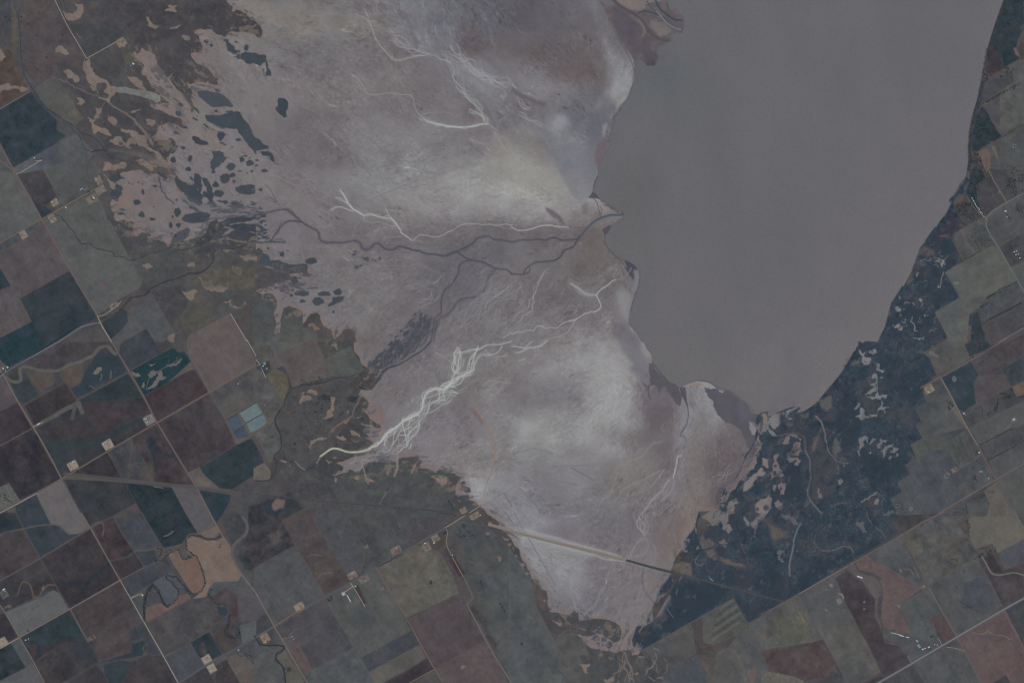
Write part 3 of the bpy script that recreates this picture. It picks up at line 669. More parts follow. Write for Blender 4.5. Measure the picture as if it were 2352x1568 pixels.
r2 = cover(m2)
SM = np.zeros((H, W), np.float32)
for m, y0, x0 in (r1, r2):
    sl = SM[y0:y0 + m.shape[0], x0:x0 + m.shape[1]]; np.maximum(sl, m, out=sl)
LSALT = cls('salt_flat')
base = COL.copy()
COL[:] = hexc(SALTCOL)
# flow of the crust texture
FLOW += [(560, 60, 10), (700, 60, 8), (560, 180, 45), (700, 140, 28), (850, 80, 12), (900, 230, 25), (820, 300, 12), (960, 170, 40), (1050, 140, 45), (1150, 210, 40), (1010, 60, 60), (1120, 60, 55), (1250, 100, 30), (1380, 60, 70),
         (1350, 140, 85), (1250, 190, 15), (1200, 250, 38), (1330, 240, 40), (1100, 290, 48), (1000, 270, 8), (1000, 330, -8), (900, 350, -12), (850, 420, 35), (1000, 400, -18), (1150, 400, -12), (1250, 420, 20), (700, 300, 25), (620, 280, 55), (640, 400, 35), (730, 460, 25), (1080, 470, -15), (950, 480, 20), (1330, 330, 50), (1420, 200, 100),
         (700, 560, 15), (800, 600, 12), (900, 560, 8), (1000, 550, 5), (1100, 520, -8), (1250, 500, -4), (1150, 600, -5), (1300, 580, -8), (800, 680, -25), (900, 690, -30), (950, 650, -15), (1400, 560, -70), (1400, 640, -35), (1450, 620, 60), (1440, 700, 95),
         (1060, 650, -55), (1110, 700, -48), (1180, 640, -35), (1200, 720, -45), (1300, 680, -35), (1300, 760, -25), (1150, 790, -55), (1050, 780, -50), (1000, 860, -60), (930, 900, -60), (1000, 930, -45), (900, 960, -30), (850, 830, -35), (830, 760, 100), (950, 770, -45),
         (1250, 830, -20), (1350, 840, -12), (1200, 880, -35), (1300, 900, -18), (1430, 850, 40), (1400, 930, -60), (1300, 960, -15), (1200, 970, 25), (1250, 1040, 5), (1150, 1000, -40), (1080, 900, -45), (1080, 1050, 0), (1350, 1050, -20), (1300, 1120, 5), (1420, 1100, -45), (1450, 1000, 100),
         (1530, 950, 92), (1530, 1100, 95), (1600, 1000, 100), (1650, 950, 80), (1650, 1050, 95), (1620, 1150, 95), (1700, 1120, -50), (1740, 1050, -40), (1560, 1220, 95), (1490, 1180, 110), (1300, 1200, -20), (1200, 1150, 30), (1400, 1200, -40), (1230, 1260, 22), (1300, 1330, 35), (1400, 1370, -25), (1450, 1300, -60), (1520, 1300, -70), (1480, 1420, 95), (1240, 1380, 60),
         (300, 200, 55), (400, 270, 40), (300, 350, 25), (450, 380, 40), (330, 470, 10), (450, 470, 20), (560, 500, 5), (300, 600, -15), (450, 600, -10), (640, 700, -20), (880, 1080, -15), (700, 1080, -20)]
th = flowfield()
wn = rng.rand(H, W).astype(np.float32) - .5
j1 = fbm(MX, MY, 9, 4, 21) * 1.3; j2 = fbm(MX, MY, 14, 4, 27) * 1.6
L1 = lic(wn + vnoise(MX / 1.3, MY / 1.3, 3) * .8, th + j1 * 1.5, 3); L1 /= L1.std()
L2 = lic(vnoise(MX / 2.0, MY / 2.0, 9) + .5 * wn, th + j2, 10, 1.2); L2 /= L2.std()
STK = lic(vnoise(MX / 5.0, MY / 5.0, 19), th + j2 * .6, 24, 1.6); STK /= STK.std()
# broad tones of mud and salt crust (V coordinates)
blob(640, 90, 160, 110, 20, '6f6d70'); blob(560, 130, 60, 200, -35, '78706e', .9); blob(640, 40, 150, 28, 8, '7a726f', .9); blob(820, 55, 160, 30, 5, '78736f', .8)
blob(520, 190, 80, 60, 45, '756c6b', .8); blob(470, 300, 120, 40, 40, '76706f', .8); blob(380, 240, 130, 30, 40, '776c6a', .9); blob(330, 170, 60, 40, 60, '776b68', .9)
blob(330, 390, 110, 60, 30, '726a6d', .8); blob(300, 470, 120, 40, 20, '726867', .8); blob(460, 410, 110, 50, 40, '756e72', .8)
blob(740, 250, 170, 80, 15, '6d676c', .8); blob(860, 290, 140, 70, 15, '706a6e', .7); blob(700, 340, 130, 50, 20, '6b656a', .8); blob(900, 160, 120, 50, 30, '6e686b', .6)
blob(560, 260, 60, 90, -30, '736d70', .7); blob(780, 210, 140, 30, -10, '767071', .7); blob(640, 430, 120, 30, 25, '756e70', .7)
blob(950, 330, 130, 50, 10, '7b797c', .8); blob(900, 400, 160, 40, -10, '78767a', .8); blob(1050, 400, 150, 50, -5, '7e7c7f', .8); blob(1000, 460, 170, 40, -15, '858384', .8)
blob(1080, 350, 60, 40, 20, '6d686d', .7); blob(940, 470, 90, 35, -20, '828081', .7)
blob(1180, 440, 130, 60, 10, '8b8a8a', .85); blob(1235, 400, 70, 50, 30, '979793', .9); blob(1210, 370, 50, 30, 0, '959694', .8, ns=12); blob(1250, 340, 60, 60, 35, '868581', .8); blob(1120, 500, 160, 25, -8, '858385', .7)
blob(1330, 440, 90, 50, 20, '858382', .7); blob(1160, 40, 200, 90, 5, '62616b', .92); blob(1080, 70, 110, 60, 50, '686872', .8); blob(960, 20, 60, 60, 40, '72747c', .8); blob(1020, 90, 40, 60, 30, '74757e', .7)
blob(1350, 50, 70, 60, 80, '6a666b', .8); blob(1230, 115, 60, 30, 20, '6b6163', .8); blob(1080, 95, 18, 50, 0, '6a5b5d', .85); blob(1185, 145, 50, 30, 0, '6c6264', .8)
blob(1330, 120, 50, 55, 80, '6b6062', .85); blob(1300, 165, 70, 28, 5, '665a5c', .8); blob(1230, 190, 110, 40, 15, '76747b', .8); blob(1160, 230, 120, 40, 30, '716f77', .7); blob(1120, 200, 80, 30, 40, '7b7a80', .6)
blob(1230, 260, 110, 30, 25, '6b666c', .75); blob(1370, 230, 30, 60, 100, '66666f', .8); blob(1340, 290, 60, 45, 30, '62646e', .8); blob(1280, 285, 22, 18, -20, '8a8c90', .85); blob(1310, 340, 70, 40, 40, '73757e', .8)
blob(1430, 190, 22, 50, 5, '84858a', .8); blob(1395, 110, 12, 90, -20, '7d7d82', .7); blob(1400, 220, 14, 30, 30, '8a8a8c', .8)
blob(1180, 300, 100, 20, 38, '64616b', .6)
blob(1210, 30, 190, 55, 4, '625f68', .85); blob(1330, 95, 50, 70, 80, '686369', .7); blob(1180, 110, 90, 25, 6, '665f63', .7)
blob(760, 620, 160, 60, 5, '6c676b', .8); blob(900, 620, 120, 40, 0, '726c70', .7); blob(850, 700, 110, 70, 10, '726e71', .8); blob(720, 560, 120, 30, 10, '736d70', .7)
blob(1000, 540, 220, 30, 0, '6a6469', .85); blob(900, 500, 90, 35, 10, '6f696d', .7); blob(1130, 580, 160, 30, -5, '6a666a', .85); blob(1250, 540, 120, 22, 3, '6b6568', .8); blob(1290, 600, 90, 40, -20, '6c676b', .8)
blob(1400, 600, 60, 60, 60, '6f6869', .85); blob(1330, 620, 70, 40, -20, '6e6767', .8); blob(1370, 540, 40, 30, -30, '6e6463', .8); blob(1340, 500, 40, 30, 0, '747072', .8)
blob(1000, 640, 70, 50, 110, '68646c', .8); blob(1070, 640, 80, 60, 120, '66636b', .85); blob(1180, 690, 130, 50, -40, '6c676b', .7); blob(1290, 690, 100, 40, -15, '6a6468', .8); blob(1300, 740, 90, 40, -30, '6c676b', .7)
blob(850, 780, 50, 50, 20, '6f696a', .8); blob(960, 720, 40, 90, 30, '6e696d', .6); blob(900, 850, 110, 50, -50, '716b6d', .8); blob(960, 790, 60, 60, -50, '645f66', .7)
blob(1010, 860, 60, 110, 40, '736f72', .7); blob(1150, 800, 120, 70, -40, '736f73', .7); blob(1050, 960, 60, 60, -40, '6a6369', .75); blob(1100, 900, 80, 50, -40, '75706f', .5)
blob(1310, 830, 100, 70, -20, '837f82', .8); blob(1400, 840, 60, 90, 60, '858284', .8); blob(1270, 900, 130, 40, -15, '75717a', .6); blob(1400, 920, 80, 60, 90, '8f8e90', .85); blob(1300, 960, 140, 60, -10, '848386', .8); blob(1200, 960, 80, 70, -20, '7c797c', .7)
blob(1190, 920, 70, 40, -30, '706b70', .6); blob(1280, 920, 90, 25, -10, '6c686e', .6); blob(1240, 1000, 90, 60, 0, '838384', .6); blob(1400, 1000, 70, 60, 80, '8a898b', .7); blob(1330, 1080, 130, 60, 0, '7b7a7f', .7); blob(1330, 1130, 110, 45, 10, '77757c', .6)
blob(1270, 1010, 24, 16, 10, '8f9091', .5); blob(1210, 980, 20, 12, -20, '8f9090', .5); blob(1130, 1060, 90, 50, 110, '787477', .8); blob(1060, 1050, 70, 40, 20, '7a7474', .8); blob(1000, 1000, 60, 60, 20, '77727a', .5); blob(1100, 1115, 30, 30, 0, '908f92', .8)
blob(1170, 1130, 60, 40, 30, '7c7b82', .7); blob(1230, 1170, 24, 60, 20, '67656f', .75); blob(1300, 1190, 100, 30, 10, '716e76', .7); blob(1400, 1180, 60, 70, -40, '6d6a72', .7); blob(1200, 1200, 60, 40, 20, '7f7e86', .7)
blob(1530, 980, 26, 80, 5, '685f64', .85); blob(1500, 960, 30, 70, 0, '676069', .7); blob(1580, 1000, 20, 100, 8, '77757c', .7); blob(1620, 950, 40, 70, 10, '7b7a80', .8); blob(1640, 900, 30, 35, 30, '83848a', .8)
blob(1660, 1040, 60, 80, 60, '6e6569', .85); blob(1690, 1080, 60, 60, 100, '665c61', .85); blob(1650, 1150, 35, 90, 15, '665d62', .85); blob(1600, 1100, 24, 90, 5, '756d6b', .7); blob(1590, 1180, 30, 60, 10, '756b69', .8)
blob(1740, 1100, 30, 60, 30, '787478', .8); blob(1710, 1150, 24, 50, 20, '7c7575', .7); blob(1560, 1240, 60, 50, 90, '746a68', .85); blob(1590, 1230, 30, 50, 10, '7c6d68', .7); blob(1510, 1160, 40, 60, 20, '6e696e', .7); blob(1420, 1130, 60, 60, 30, '716e72', .7)
blob(1450, 1080, 70, 40, -40, '77716f', .7); blob(1460, 1010, 24, 60, 100, '6d676a', .7); blob(1240, 1290, 70, 30, 30, '87878b', .8); blob(1300, 1330, 70, 50, 40, '7f7f84', .8); blob(1370, 1380, 120, 60, -20, '6e6b73', .75); blob(1450, 1400, 50, 80, 10, '746d70', .8); blob(1520, 1310, 40, 50, 60, '756d6e', .7); blob(1230, 1390, 60, 50, 30, '716c72', .7); blob(1470, 1480, 40, 40, 0, '797170', .7)
L3 = fbm(MX + j1 * 6, MY + j2 * 6, 10, 5, 33); L3 /= L3.std()
warp = fbm(MX, MY, 22, 5, 77)
act = np.clip(.6 + warp * 2.4, .15, 1.4)                  # where the crust is streaky and where it is smooth
act2 = np.clip(.5 + fbm(MX, MY, 30, 4, 99) * 2.6, .05, 1.4)
iso = fbm(MX, MY, 2.4, 4, 41, gain=.75); iso /= iso.std()
T_ = L1 * 2.8 * act + L2 * 1.5 * act2 + L3 * 1.3 + iso * 2.3 * act2
COL += T_[..., None] * np.array([1, 1, .98], np.float32)
COL += (fbm(MX, MY, 18, 5, 55) * 9)[..., None] * np.array([.7, 1, 1.1], np.float32)
thr = np.clip((L2 * .7 + L1 * .6) - 1.7, 0, 2) * act2
COL += (thr * 9)[..., None]; thr = np.clip(-(L2 * .7 + L1 * .6) - 1.5, 0, 2) * act
COL -= (thr * 9)[..., None]
veins(th, SM, 4200, 61, ln=(3, 11), amp=20, w=(.28, .5), jit=.55, curl=5)
bz = SM * np.clip((blur(COL.mean(2), 8) - 117) / 10, 0, 1); veins(th, bz, 900, 63, ln=(4, 14), amp=19, w=(.3, .6), jit=.5, dark=.55, curl=6); veins(th, SM, 500, 62, ln=(12, 34), w=(.35, .7), amp=12, jit=.3, curl=6)
bm = np.stack([blur(COL[..., c], 9) for c in range(3)], 2); COL += (bm.mean(2, keepdims=True) - 117) * .22
g_ = COL.mean(2, keepdims=True); COL[:] = COL * .88 + g_ * .12 + np.array([1.6, 1.9, 2.6], np.float32)
COL[:] = base * (1 - SM[..., None]) + COL * SM[..., None]
LAB[SM > .5] = LSALT
# pale sandy rim where the flat meets the grass
rim = np.clip(SM - blur(SM, 7), 0, 1) * (XX < 900 * S / S) 
lakecov = cover(lakepoly)
SEA = np.zeros((H, W), np.float32); m, y0, x0 = lakecov; SEA[y0:y0 + m.shape[0], x0:x0 + m.shape[1]] = m
near = blur(SEA, 14)
rim = np.clip(SM * (1 - blur(SM, 6)) * 2.2, 0, 1) * (1 - np.clip(near * 6, 0, 1)) * .75
COL[:] = COL * (1 - rim[..., None]) + (hexc('786b68') + L1[..., None] * 1.5) * rim[..., None]
# hard-edged wet patches and shore flats
poly('20', '6d6f79', '330 1390 480 1330 700 1380 760 1480 790 1568 762 1668 750 1768 690 1818 585 1843 540 1780 480 1680 430 1568', r=.06, soft=1.4, alpha=.55, tex=4)
poly('20', '63636b', '790 850 905 860 935 960 890 1040 900 1110 830 1150 820 1280 750 1370 700 1320 690 1180 710 1040 800 990', r=.08, soft=3, alpha=.75)
poly('20', '696167', '900 1280 870 1390 810 1500 795 1568 770 1500 760 1400 790 1300 860 1280', soft=.5, tex=1.5); poly('20', '625c60', '880 1270 902 1290 898 1310 870 1290')
poly('20', '848486', '830 1150 880 1120 870 1180 850 1260 830 1250', soft=.6, alpha=.8); poly('20', '8b8b89', '1040 880 1060 910 1000 960 950 1000 960 920', soft=.6, alpha=.8)
poly('20', '86827f', '60 1140 230 1250 330 1420 400 1568 470 1700 560 1800 480 1830 300 1780 0 1700 -300 1600 -200 1250', r=.1, soft=3, alpha=.5, tex=3)
poly('21', '5f5d67', '1000 0 880 0 900 1400 1030 1400 1200 1568 1000 1568', alpha=0)
poly('21', '615f69', '905 1400 1030 1390 1070 1450 1190 1580 1000 1580 930 1500', soft=1.6, alpha=.6, tex=3)
poly('22', '62616b', '985 0 1150 0 1250 190 1262 370 1180 330 1080 240 1120 200', r=.08, soft=1.8, alpha=.6, tex=3)
poly('22', '75757c', '1000 0 1060 0 1260 160 1250 330 1180 250', soft=1.8, alpha=.5)
poly('22', '57555c', '1250 190 1290 195 1390 325 1440 380 1490 388 1530 430 1560 480 1545 590 1500 560 1450 480 1410 400 1370 420 1360 480 1330 410 1290 395 1262 370', r=.12, tex=2)
poly('22', '57555d', '1535 415 1590 415 1605 520 1600 600 1560 500', r=.1)
line('22', '4b4a53', 1.1, '1545 430 1590 510 1615 590 1620 700 1600 770 1540 860', w2=.5); line('22', '4d4b54', 1, '1300 380 1260 400 1245 450 1270 520')
poly('22', '57555d', '1760 410 1880 428 2000 452 2080 475 2180 605 2215 650 2280 655 2270 760 2180 720 2190 800 2250 900 2245 990 2230 1045 2190 1010 2150 930 2120 850 2090 790 2040 760 1960 740 1920 700 1870 630 1850 560 1800 500', r=.16, tex=1.8)
poly('22', '5f5d67', '2100 520 2160 600 2200 650 2110 760 2060 600', soft=2, alpha=.5); poly('22', '7d7b7f', '2180 730 2230 780 2250 850 2200 850 2180 790', r=.2)
poly('22', '8f8883', '1562 410 1640 385 1720 362 1780 375 1830 410 1740 405 1640 400', tex=2); poly('22', '80746f', '1620 395 1720 368 1760 395 1700 405', alpha=.8); line('22', '8d8886', 1.4, '1905 450 1935 460')
poly('21', '4c4a54', '1030 820 1090 835 1150 905 1130 960 1110 1000 1080 960 1050 900', r=.12); poly('21', '74747d', '1125 900 1165 930 1165 1040 1130 1120 1090 1080 1130 990', r=.15, soft=.5)
poly('21', '858688', '960 1060 1080 1110 1090 1230 1065 1400 1000 1330 950 1180', r=.1, soft=2.2, alpha=.8)
poly('21', '53525c', '740 195 800 255 770 250 700 245', r=.1); poly('21', '565059', '820 270 900 320 990 375 980 400 940 360 840 310', r=.15, soft=.4)
poly('21', '544f58', '830 540 880 500 930 470 900 540 870 590 845 600', r=.2); poly('21', '565158', '990 400 1010 370 1035 395 1015 420', r=.1)
poly('21', '615a60', '300 330 430 400 480 500 350 400', r=.15, soft=.6, alpha=.8); poly('21', '6a686f', '640 310 700 290 690 380 650 390', soft=.5, alpha=.7)
line('20', '50505a', .9, '920 230 985 380 1050 470 1100 570 1120 640 1128 700 1100 800 1060 905 1000 970 990 1010 920 1095', alpha=.7, soft=.3)
# delta at the top of the lake
poly('20', '5f595e', '800 0 900 60 960 30 1430 0 1440 90 1510 80 1530 130 1580 160 1580 240 1550 310 1480 300 1400 340 1470 345 1450 380 1400 395 1420 420 1350 420 1320 470 1340 520 1310 600 1240 600 1160 540 1120 560 1060 460 990 360 930 240 860 120', r=.08, tex=5, tsize=4)
poly('20', '58535a', '930 60 1060 140 1190 230 1230 340 1200 480 1130 500 1080 430 970 300 920 200', r=.06, soft=.6, tex=3)
poly('20', '565056', '1180 320 1270 330 1280 460 1350 520 1310 600 1240 600 1210 520', r=.1, tex=4)
poly('20', '776d6b', '960 0 1060 80 1170 100 1240 70 1180 -20', r=.1, soft=.8, tex=4); poly('20', '6e6869', '1270 180 1400 200 1480 290 1340 330 1260 250', r=.15, soft=.8, tex=4)
line('20', '564f51', 3, '930 0 1000 60 1130 130 1200 190 1250 280 1330 350 1440 380'); line('20', '434a53', 1.6, '1160 120 1220 95 1300 120 1370 140 1440 220 1550 280'); line('20', '414954', 1.8, '1310 -20 1350 80 1420 130 1480 180 1560 185'); line('20', '6f7278', 1.4, '1240 0 1270 60 1340 110 1400 190 1480 250 1550 275'); line('20', '464a53', .8, '1420 20 1440 90'); line('20', '42474f', 1, '1240 10 1280 70 1320 100')
line('20', '7b6f6b', 1.2, '1150 170 1210 240 1220 290 1195 340', soft=.4)
# grass peninsulas and islands
G1, G2 = '4b5057', '474a52'
poly('00', G1, '1812 835 1880 828 1960 845 2050 870 2110 920 2145 970 2130 985 2060 975 2010 980 1960 985 1880 930 1830 890', r=.1, tex=1.5, lab='grassland')
poly('00', G1, '1970 820 2000 815 2030 850 1990 850', r=.2); ell('00', G1, '1985 1018 18 12 2110 1025 38 14 1765 1008 16 18')
poly('00', G1, '1885 1060 1960 1050 2080 1060 2160 1030 2200 1040 2240 1140 2300 1240 2351 1350 2351 1420 2230 1260 2180 1180 2090 1170 2030 1190 1960 1150 1900 1110', r=.08, tex=2, lab='grassland')
poly('W', '454c54', '75 850 180 855 260 835 320 825 350 860 400 920 440 1010 500 1060 548 1080 545 1105 460 1118 400 1060 350 1010 310 950 200 940 130 910 80 880', r=.12, tex=2, lab='grassland')
ell('W', '3b434c', '325 835 14 8', lab=None)
poly('W', '42484f', '480 1125 540 1120 575 1140 598 1200 570 1195 550 1160 500 1150', r=.15, tex=2, lab='grassland')
poly('W', '454c53', '215 725 400 400', lab=None)
poly('10', '41484f', '205 898 270 905 292 930 295 990 275 1040 285 1070 260 1080 220 1050 180 1010 178 985 200 975 195 930', r=.1, tex=2, lab='grassland')
poly('W', '454b52', '335 410 370 380 400 385 440 385 480 410 525 405 528 440 540 500 565 565 530 565 530 500 520 460 480 490 440 470 380 470 340 440', r=.18, tex=2, lab='grassland')
poly('W', '454b52', '205 300 240 290 270 330 330 370 330 390 280 395 240 360', r=.25, tex=2, lab='grassland'); poly('W', '454b52', '280 420 330 395 345 420 320 440', r=.2)
ell('W', '454b52', '85 305 18 16 120 335 14 14 305 310 12 8 380 355 18 24 507 517 8 8 155 825 14 7'); ell('00', '4b4d54', '1810 1065 6 8 1790 1090 30 10 1620 915 40 8 1660 960 30 16', ang=30)
poly('W', '464d54', '115 1110 150 1120 215 1125 240 1170 190 1220 150 1270 125 1260 120 1190', r=.25, tex=2, lab='grassland')
ell('W', '464d54', '200 1060 16 8 225 1072 14 7 277 1088 8 6 375 1155 18 7 410 1168 8 5 347 1180 20 22 405 1208 30 24 455 1225 14 8 460 1187 16 8 265 1235 34 26 422 1268 11 9 515 1263 24 12 385 1284 8 5 330 1268 20 6 223 1322 36 36 155 1368 22 24 180 1435 36 26 290 1345 14 12 320 1035 24 12')
poly('W', '474e55', '300 1385 340 1370 400 1370 445 1385 440 1410 420 1400 445 1430 400 1445 340 1435 300 1410', r=.15, tex=1.5, lab='grassland'); ell('W', '474e55', '487 1405 14 12 590 1213 6 4 85 1343 8 12')
ell('00', '42464e', '1682 1355 22 16 1745 1455 22 34 1590 1465 26 30 1730 1550 28 20 1530 1340 100 60 1840 1300 70 26 1800 1265 40 14', ang=15)
poly('00', '434850', '1855 1130 1910 1160 1960 1190 2040 1200 2090 1240 2060 1250 2020 1300 1995 1250 2000 1210 1920 1180', r=.2, lab='grassland'); poly('00', '7c7775', '1900 1110 1990 1160 2050 1190 2060 1210 1980 1190 1920 1150', r=.1, soft=.4)
poly('00', G1, '1580 1200 1620 1200 1668 1245 1600 1230', r=.1); ell('00', G1, '1490 1167 8 7 1620 1170 10 8 1640 1040 30 30')
poly('00', G2, '1410 1290 1440 1275 1560 1330 1560 1420 1500 1440 1540 1500 1620 1568 1560 1568 1500 1480', r=.15, tex=3, lab='grassland')
poly('00', '464a52', '1340 1190 1420 1200 1440 1260 1400 1300 1350 1250', r=.15); poly('00', '464850', '1250 1120 1290 1190 1350 1250 1420 1340 1400 1350 1330 1270 1240 1170', r=.1, alpha=.8)
# sand patches within the grass, upper left
SA = '756967'
for q in ('765 560 820 530 830 600 860 660 900 700 940 720 1000 760 1070 800 1100 850 1030 880 1010 930 990 940 900 900 1000 890 1000 860 950 850 980 790 960 750 900 760 880 810 830 770 790 680', '1160 690 1230 700 1300 740 1340 830 1310 820 1240 780 1190 730', '580 650 660 650 720 700 730 740 690 760 670 710 620 710', '820 790 870 800 880 830 850 840', '700 900 740 895 780 940 750 965 705 950 730 930',
          '860 1080 880 1050 870 990 935 990 930 1030 900 1060 930 1080 880 1090', '985 1050 1040 1070 1075 1110 1065 1160 1020 1130', '800 1080 880 1090 860 1120 900 1160 960 1170 1000 1220 1030 1250 960 1230 900 1200 870 1240 850 1190 830 1120', '1340 1095 1420 1100 1435 1130 1400 1160 1345 1145',
          '1105 1165 1180 1190 1240 1200 1330 1240 1350 1310 1400 1370 1440 1390 1490 1450 1480 1480 1430 1420 1380 1390 1300 1340 1240 1290 1200 1240 1130 1210', '1000 1290 1060 1250 1120 1260 1160 1310 1210 1260 1250 1310 1240 1350 1180 1360 1080 1330', '1240 1480 1300 1450 1400 1480 1560 1500 1640 1568 1400 1568 1290 1510', '1100 1500 1160 1480 1150 1540 1050 1568 940 1560 960 1480 1040 1520', '1410 1260 1480 1280 1530 1260 1490 1230', '1350 150 1370 160 1385 200 1460 235 1420 265 1360 240', '1545 255 1620 240 1690 215 1640 245', '1510 100 1560 70 1540 45 1640 50 1600 80 1620 110 1580 100 1540 100', '500 480 540 415 600 450 635 490 600 505 560 480', '690 30 760 40 770 110 700 180 640 190 560 80 620 120 700 100', '-10 420 20 460 60 520 -10 560', '-10 780 60 760 100 790 180 800 270 830 200 850 130 810 20 830 -10 860', '1665 335 1740 335 1750 360 1720 375', '1200 1030 1300 985 1280 1010 1220 1035', '700 300 760 360 720 330'):
    poly('00', SA, q, r=.22, soft=.25, tex=3, tsize=5, lab=LSALT)
ell('00', '4c4f55', '960 888 38 14 1165 1238 40 22 1215 1335 30 18 890 1135 20 18 1110 1320 22 14 1150 1370 40 10', lab='grassland')
poly('00', '6d7173', '1070 800 1150 795 1250 820 1340 830 1420 850 1470 880 1465 925 1440 938 1350 900 1240 870 1150 850 1090 850', r=.05, tex=2, lab=LSALT); line('00', '86857f', .7, '1470 870 1468 920 1445 938'); line('00', '7f8078', 1.5, '1350 870 1450 890', soft=.4)
line('00', '6a686a', 1.1, '540 730 700 800 800 850 900 880', wav=.2, alpha=.8); line('00', '716a69', 1.3, '1000 940 1100 1010 1200 1070 1260 1130 1330 1210 1400 1320', wav=.15, alpha=.8, w2=3); line('00', '74686a', .8, '880 790 900 860'); line('00', '6f6766', .7, '960 940 930 990'); line('00', '706765', .8, '1320 560 1240 470 1220 480', alpha=.5)
line('00', '6a6462', .9, '780 540 770 600 800 620'); line('00', '77706c', .9, '1390 950 1500 900 1560 940', alpha=.5)
for q in ('960 20 1000 60 1100 90 1160 100 1230 110 1190 50 1250 90 1330 130 1300 180 1240 100 1150 110 1020 110', '1240 200 1330 210 1310 250 1250 230', '1040 180 1090 160 1210 200 1260 330 1180 340 1060 320 1040 260', '1220 480 1290 480 1300 520 1390 500 1400 580 1310 560 1250 600', '1350 600 1400 600 1400 650 1370 660', '1970 520 2000 500 1990 560', '2040 530 2120 515 2080 590 2020 590', '1970 660 2030 650 2080 690 2180 740 2090 750 1980 720', '2200 770 2300 760 2351 780 2351 840 2280 820 2210 790', '1310 860 1410 870 1380 890 1330 880', '1720 860 1800 830 1790 870 1730 880', '1880 760 1930 740 1920 790', '1670 1100 1760 1090 1820 1110 1770 1180 1710 1160', '1820 960 1860 1000 1940 1000 1970 1060 2100 1080 2000 1110 1900 1090 1850 1030', '2130 870 2200 890 2170 920 2230 910 2200 960', '2050 1200 2130 1180 2130 1230 2230 1250 2250 1190 2240 1250 2200 1250', '1550 1568 1540 1520 1610 1500 1600 1568', '2150 600 2250 560 2290 600 2200 610'):
    poly('01', SA, q, r=.25, soft=.3, tex=3, lab=LSALT, alpha=.9)
for q in ('1000 20 1100 20 1150 70 1080 95 1020 95', '1610 35 1700 100 1760 130 1840 200 1860 300 1800 310 1720 260 1660 170', '1780 20 1860 130 1830 220 1770 130', '1840 60 1900 60 1940 300 1890 240', '1340 0 1400 40 1370 40', '1460 10 1540 60 1500 90 1465 40', '1050 110 1110 130 1080 280 1040 260'):
    poly('01', '444a52', q, r=.25, tex=2, lab='grassland')
ell('01', '454a51', '2065 70 44 44 2130 40 30 24 1980 125 30 24 1895 95 14 14 2010 205 50 26 1880 210 20 30 2070 285 22 18 2150 300 30 14 1312 190 14 30 1255 285 34 28 1425 138 24 16 1410 328 9 6 1186 110 9 9 1215 120 8 8 1272 105 12 7 1308 118 9 7 1622 265 12 12 1436 177 6 5 1120 355 40 12 1110 390 34 12 1300 400 30 30 1400 440 30 14 1630 380 32 44 1568 497 20 26 1637 498 25 20 1586 418 11 13 2268 20 8 6 1960 10 20 14')
poly('01', '474c53', '1665 440 1700 395 1800 378 1900 378 1935 400 1920 440 1860 475 1760 480 1690 465', r=.06, tex=2, lab='grassland')
poly('01', '474c53', '2160 150 2230 130 2300 122 2345 135 2290 160 2310 180 2351 165 2340 210 2280 215 2200 205', r=.1, tex=2, lab='grassland')
poly('01', '4c4f55', '1580 620 1650 550 1720 515 1750 540 1730 600 1680 640 1560 690', r=.08); ell('01', '3b4650', '1610 592 14 18 1697 583 10 12', lab=None)
poly('11', '484d54', '30 850 45 790 65 755 110 760 130 820 210 815 300 855 420 850 470 850 480 895 400 915 280 925 180 905 90 870', r=.07, tex=2, lab='grassland')
ell('11', '474c53', '30 745 38 34 112 712 14 13 84 733 7 7 238 762 24 24 294 729 11 7 207 745 8 7 505 825 52 30 355 1005 34 38 223 1035 32 18 325 1140 16 17 425 1125 64 28 425 1193 28 18 625 1128 64 22 752 1108 40 30 570 1195 56 36 712 1292 10 18 42 170 16 16 78 0 30 14 25 430 12 10 84 462 10 7')
poly('11', '474c53', '700 1155 750 1150 808 1150 800 1190 740 1215 670 1246 658 1225 700 1195', r=.08, lab='grassland')
for q in ('0 1200 60 1350 50 1400', '60 1350 90 1340 80 1370', '430 1480 480 1400 540 1400 590 1450 520 1500 440 1500'): poly('11', '72645f', q, r=.25)
for cx, cy, n, sx, sy in ((120, 930, 60, 130, 25), (250, 1070, 90, 190, 60), (120, 1000, 50, 140, 40), (430, 960, 16, 120, 15)):
    for _ in range(n):
        x, y = cx + rng.randn() * sx * .6, cy + rng.randn() * sy * .6
        a = rng.rand() * 9 + 3; e = P('11', '%f %f' % (x, y))[0]
        t = np.linspace(0, 6.28, 6)[:-1]; poly('11', '515056', ' '.join('%f %f' % (x + a * 2.2 * math.cos(k) * (.6 + rng.rand()), y + a * math.sin(k)) for k in t), alpha=.85)
for q in ('905 730 940 740 920 770 870 765', '950 790 1000 790 1040 800 1030 840 1000 820', '1060 825 1110 820 1100 830', '1120 800 1150 795 1135 815', '900 870 980 850 950 880 900 900', '470 965 510 968 480 972', '530 965 560 970', '490 1055 550 1040 575 1020'): poly('11', '4c4f57', q, r=.3, lab=None)
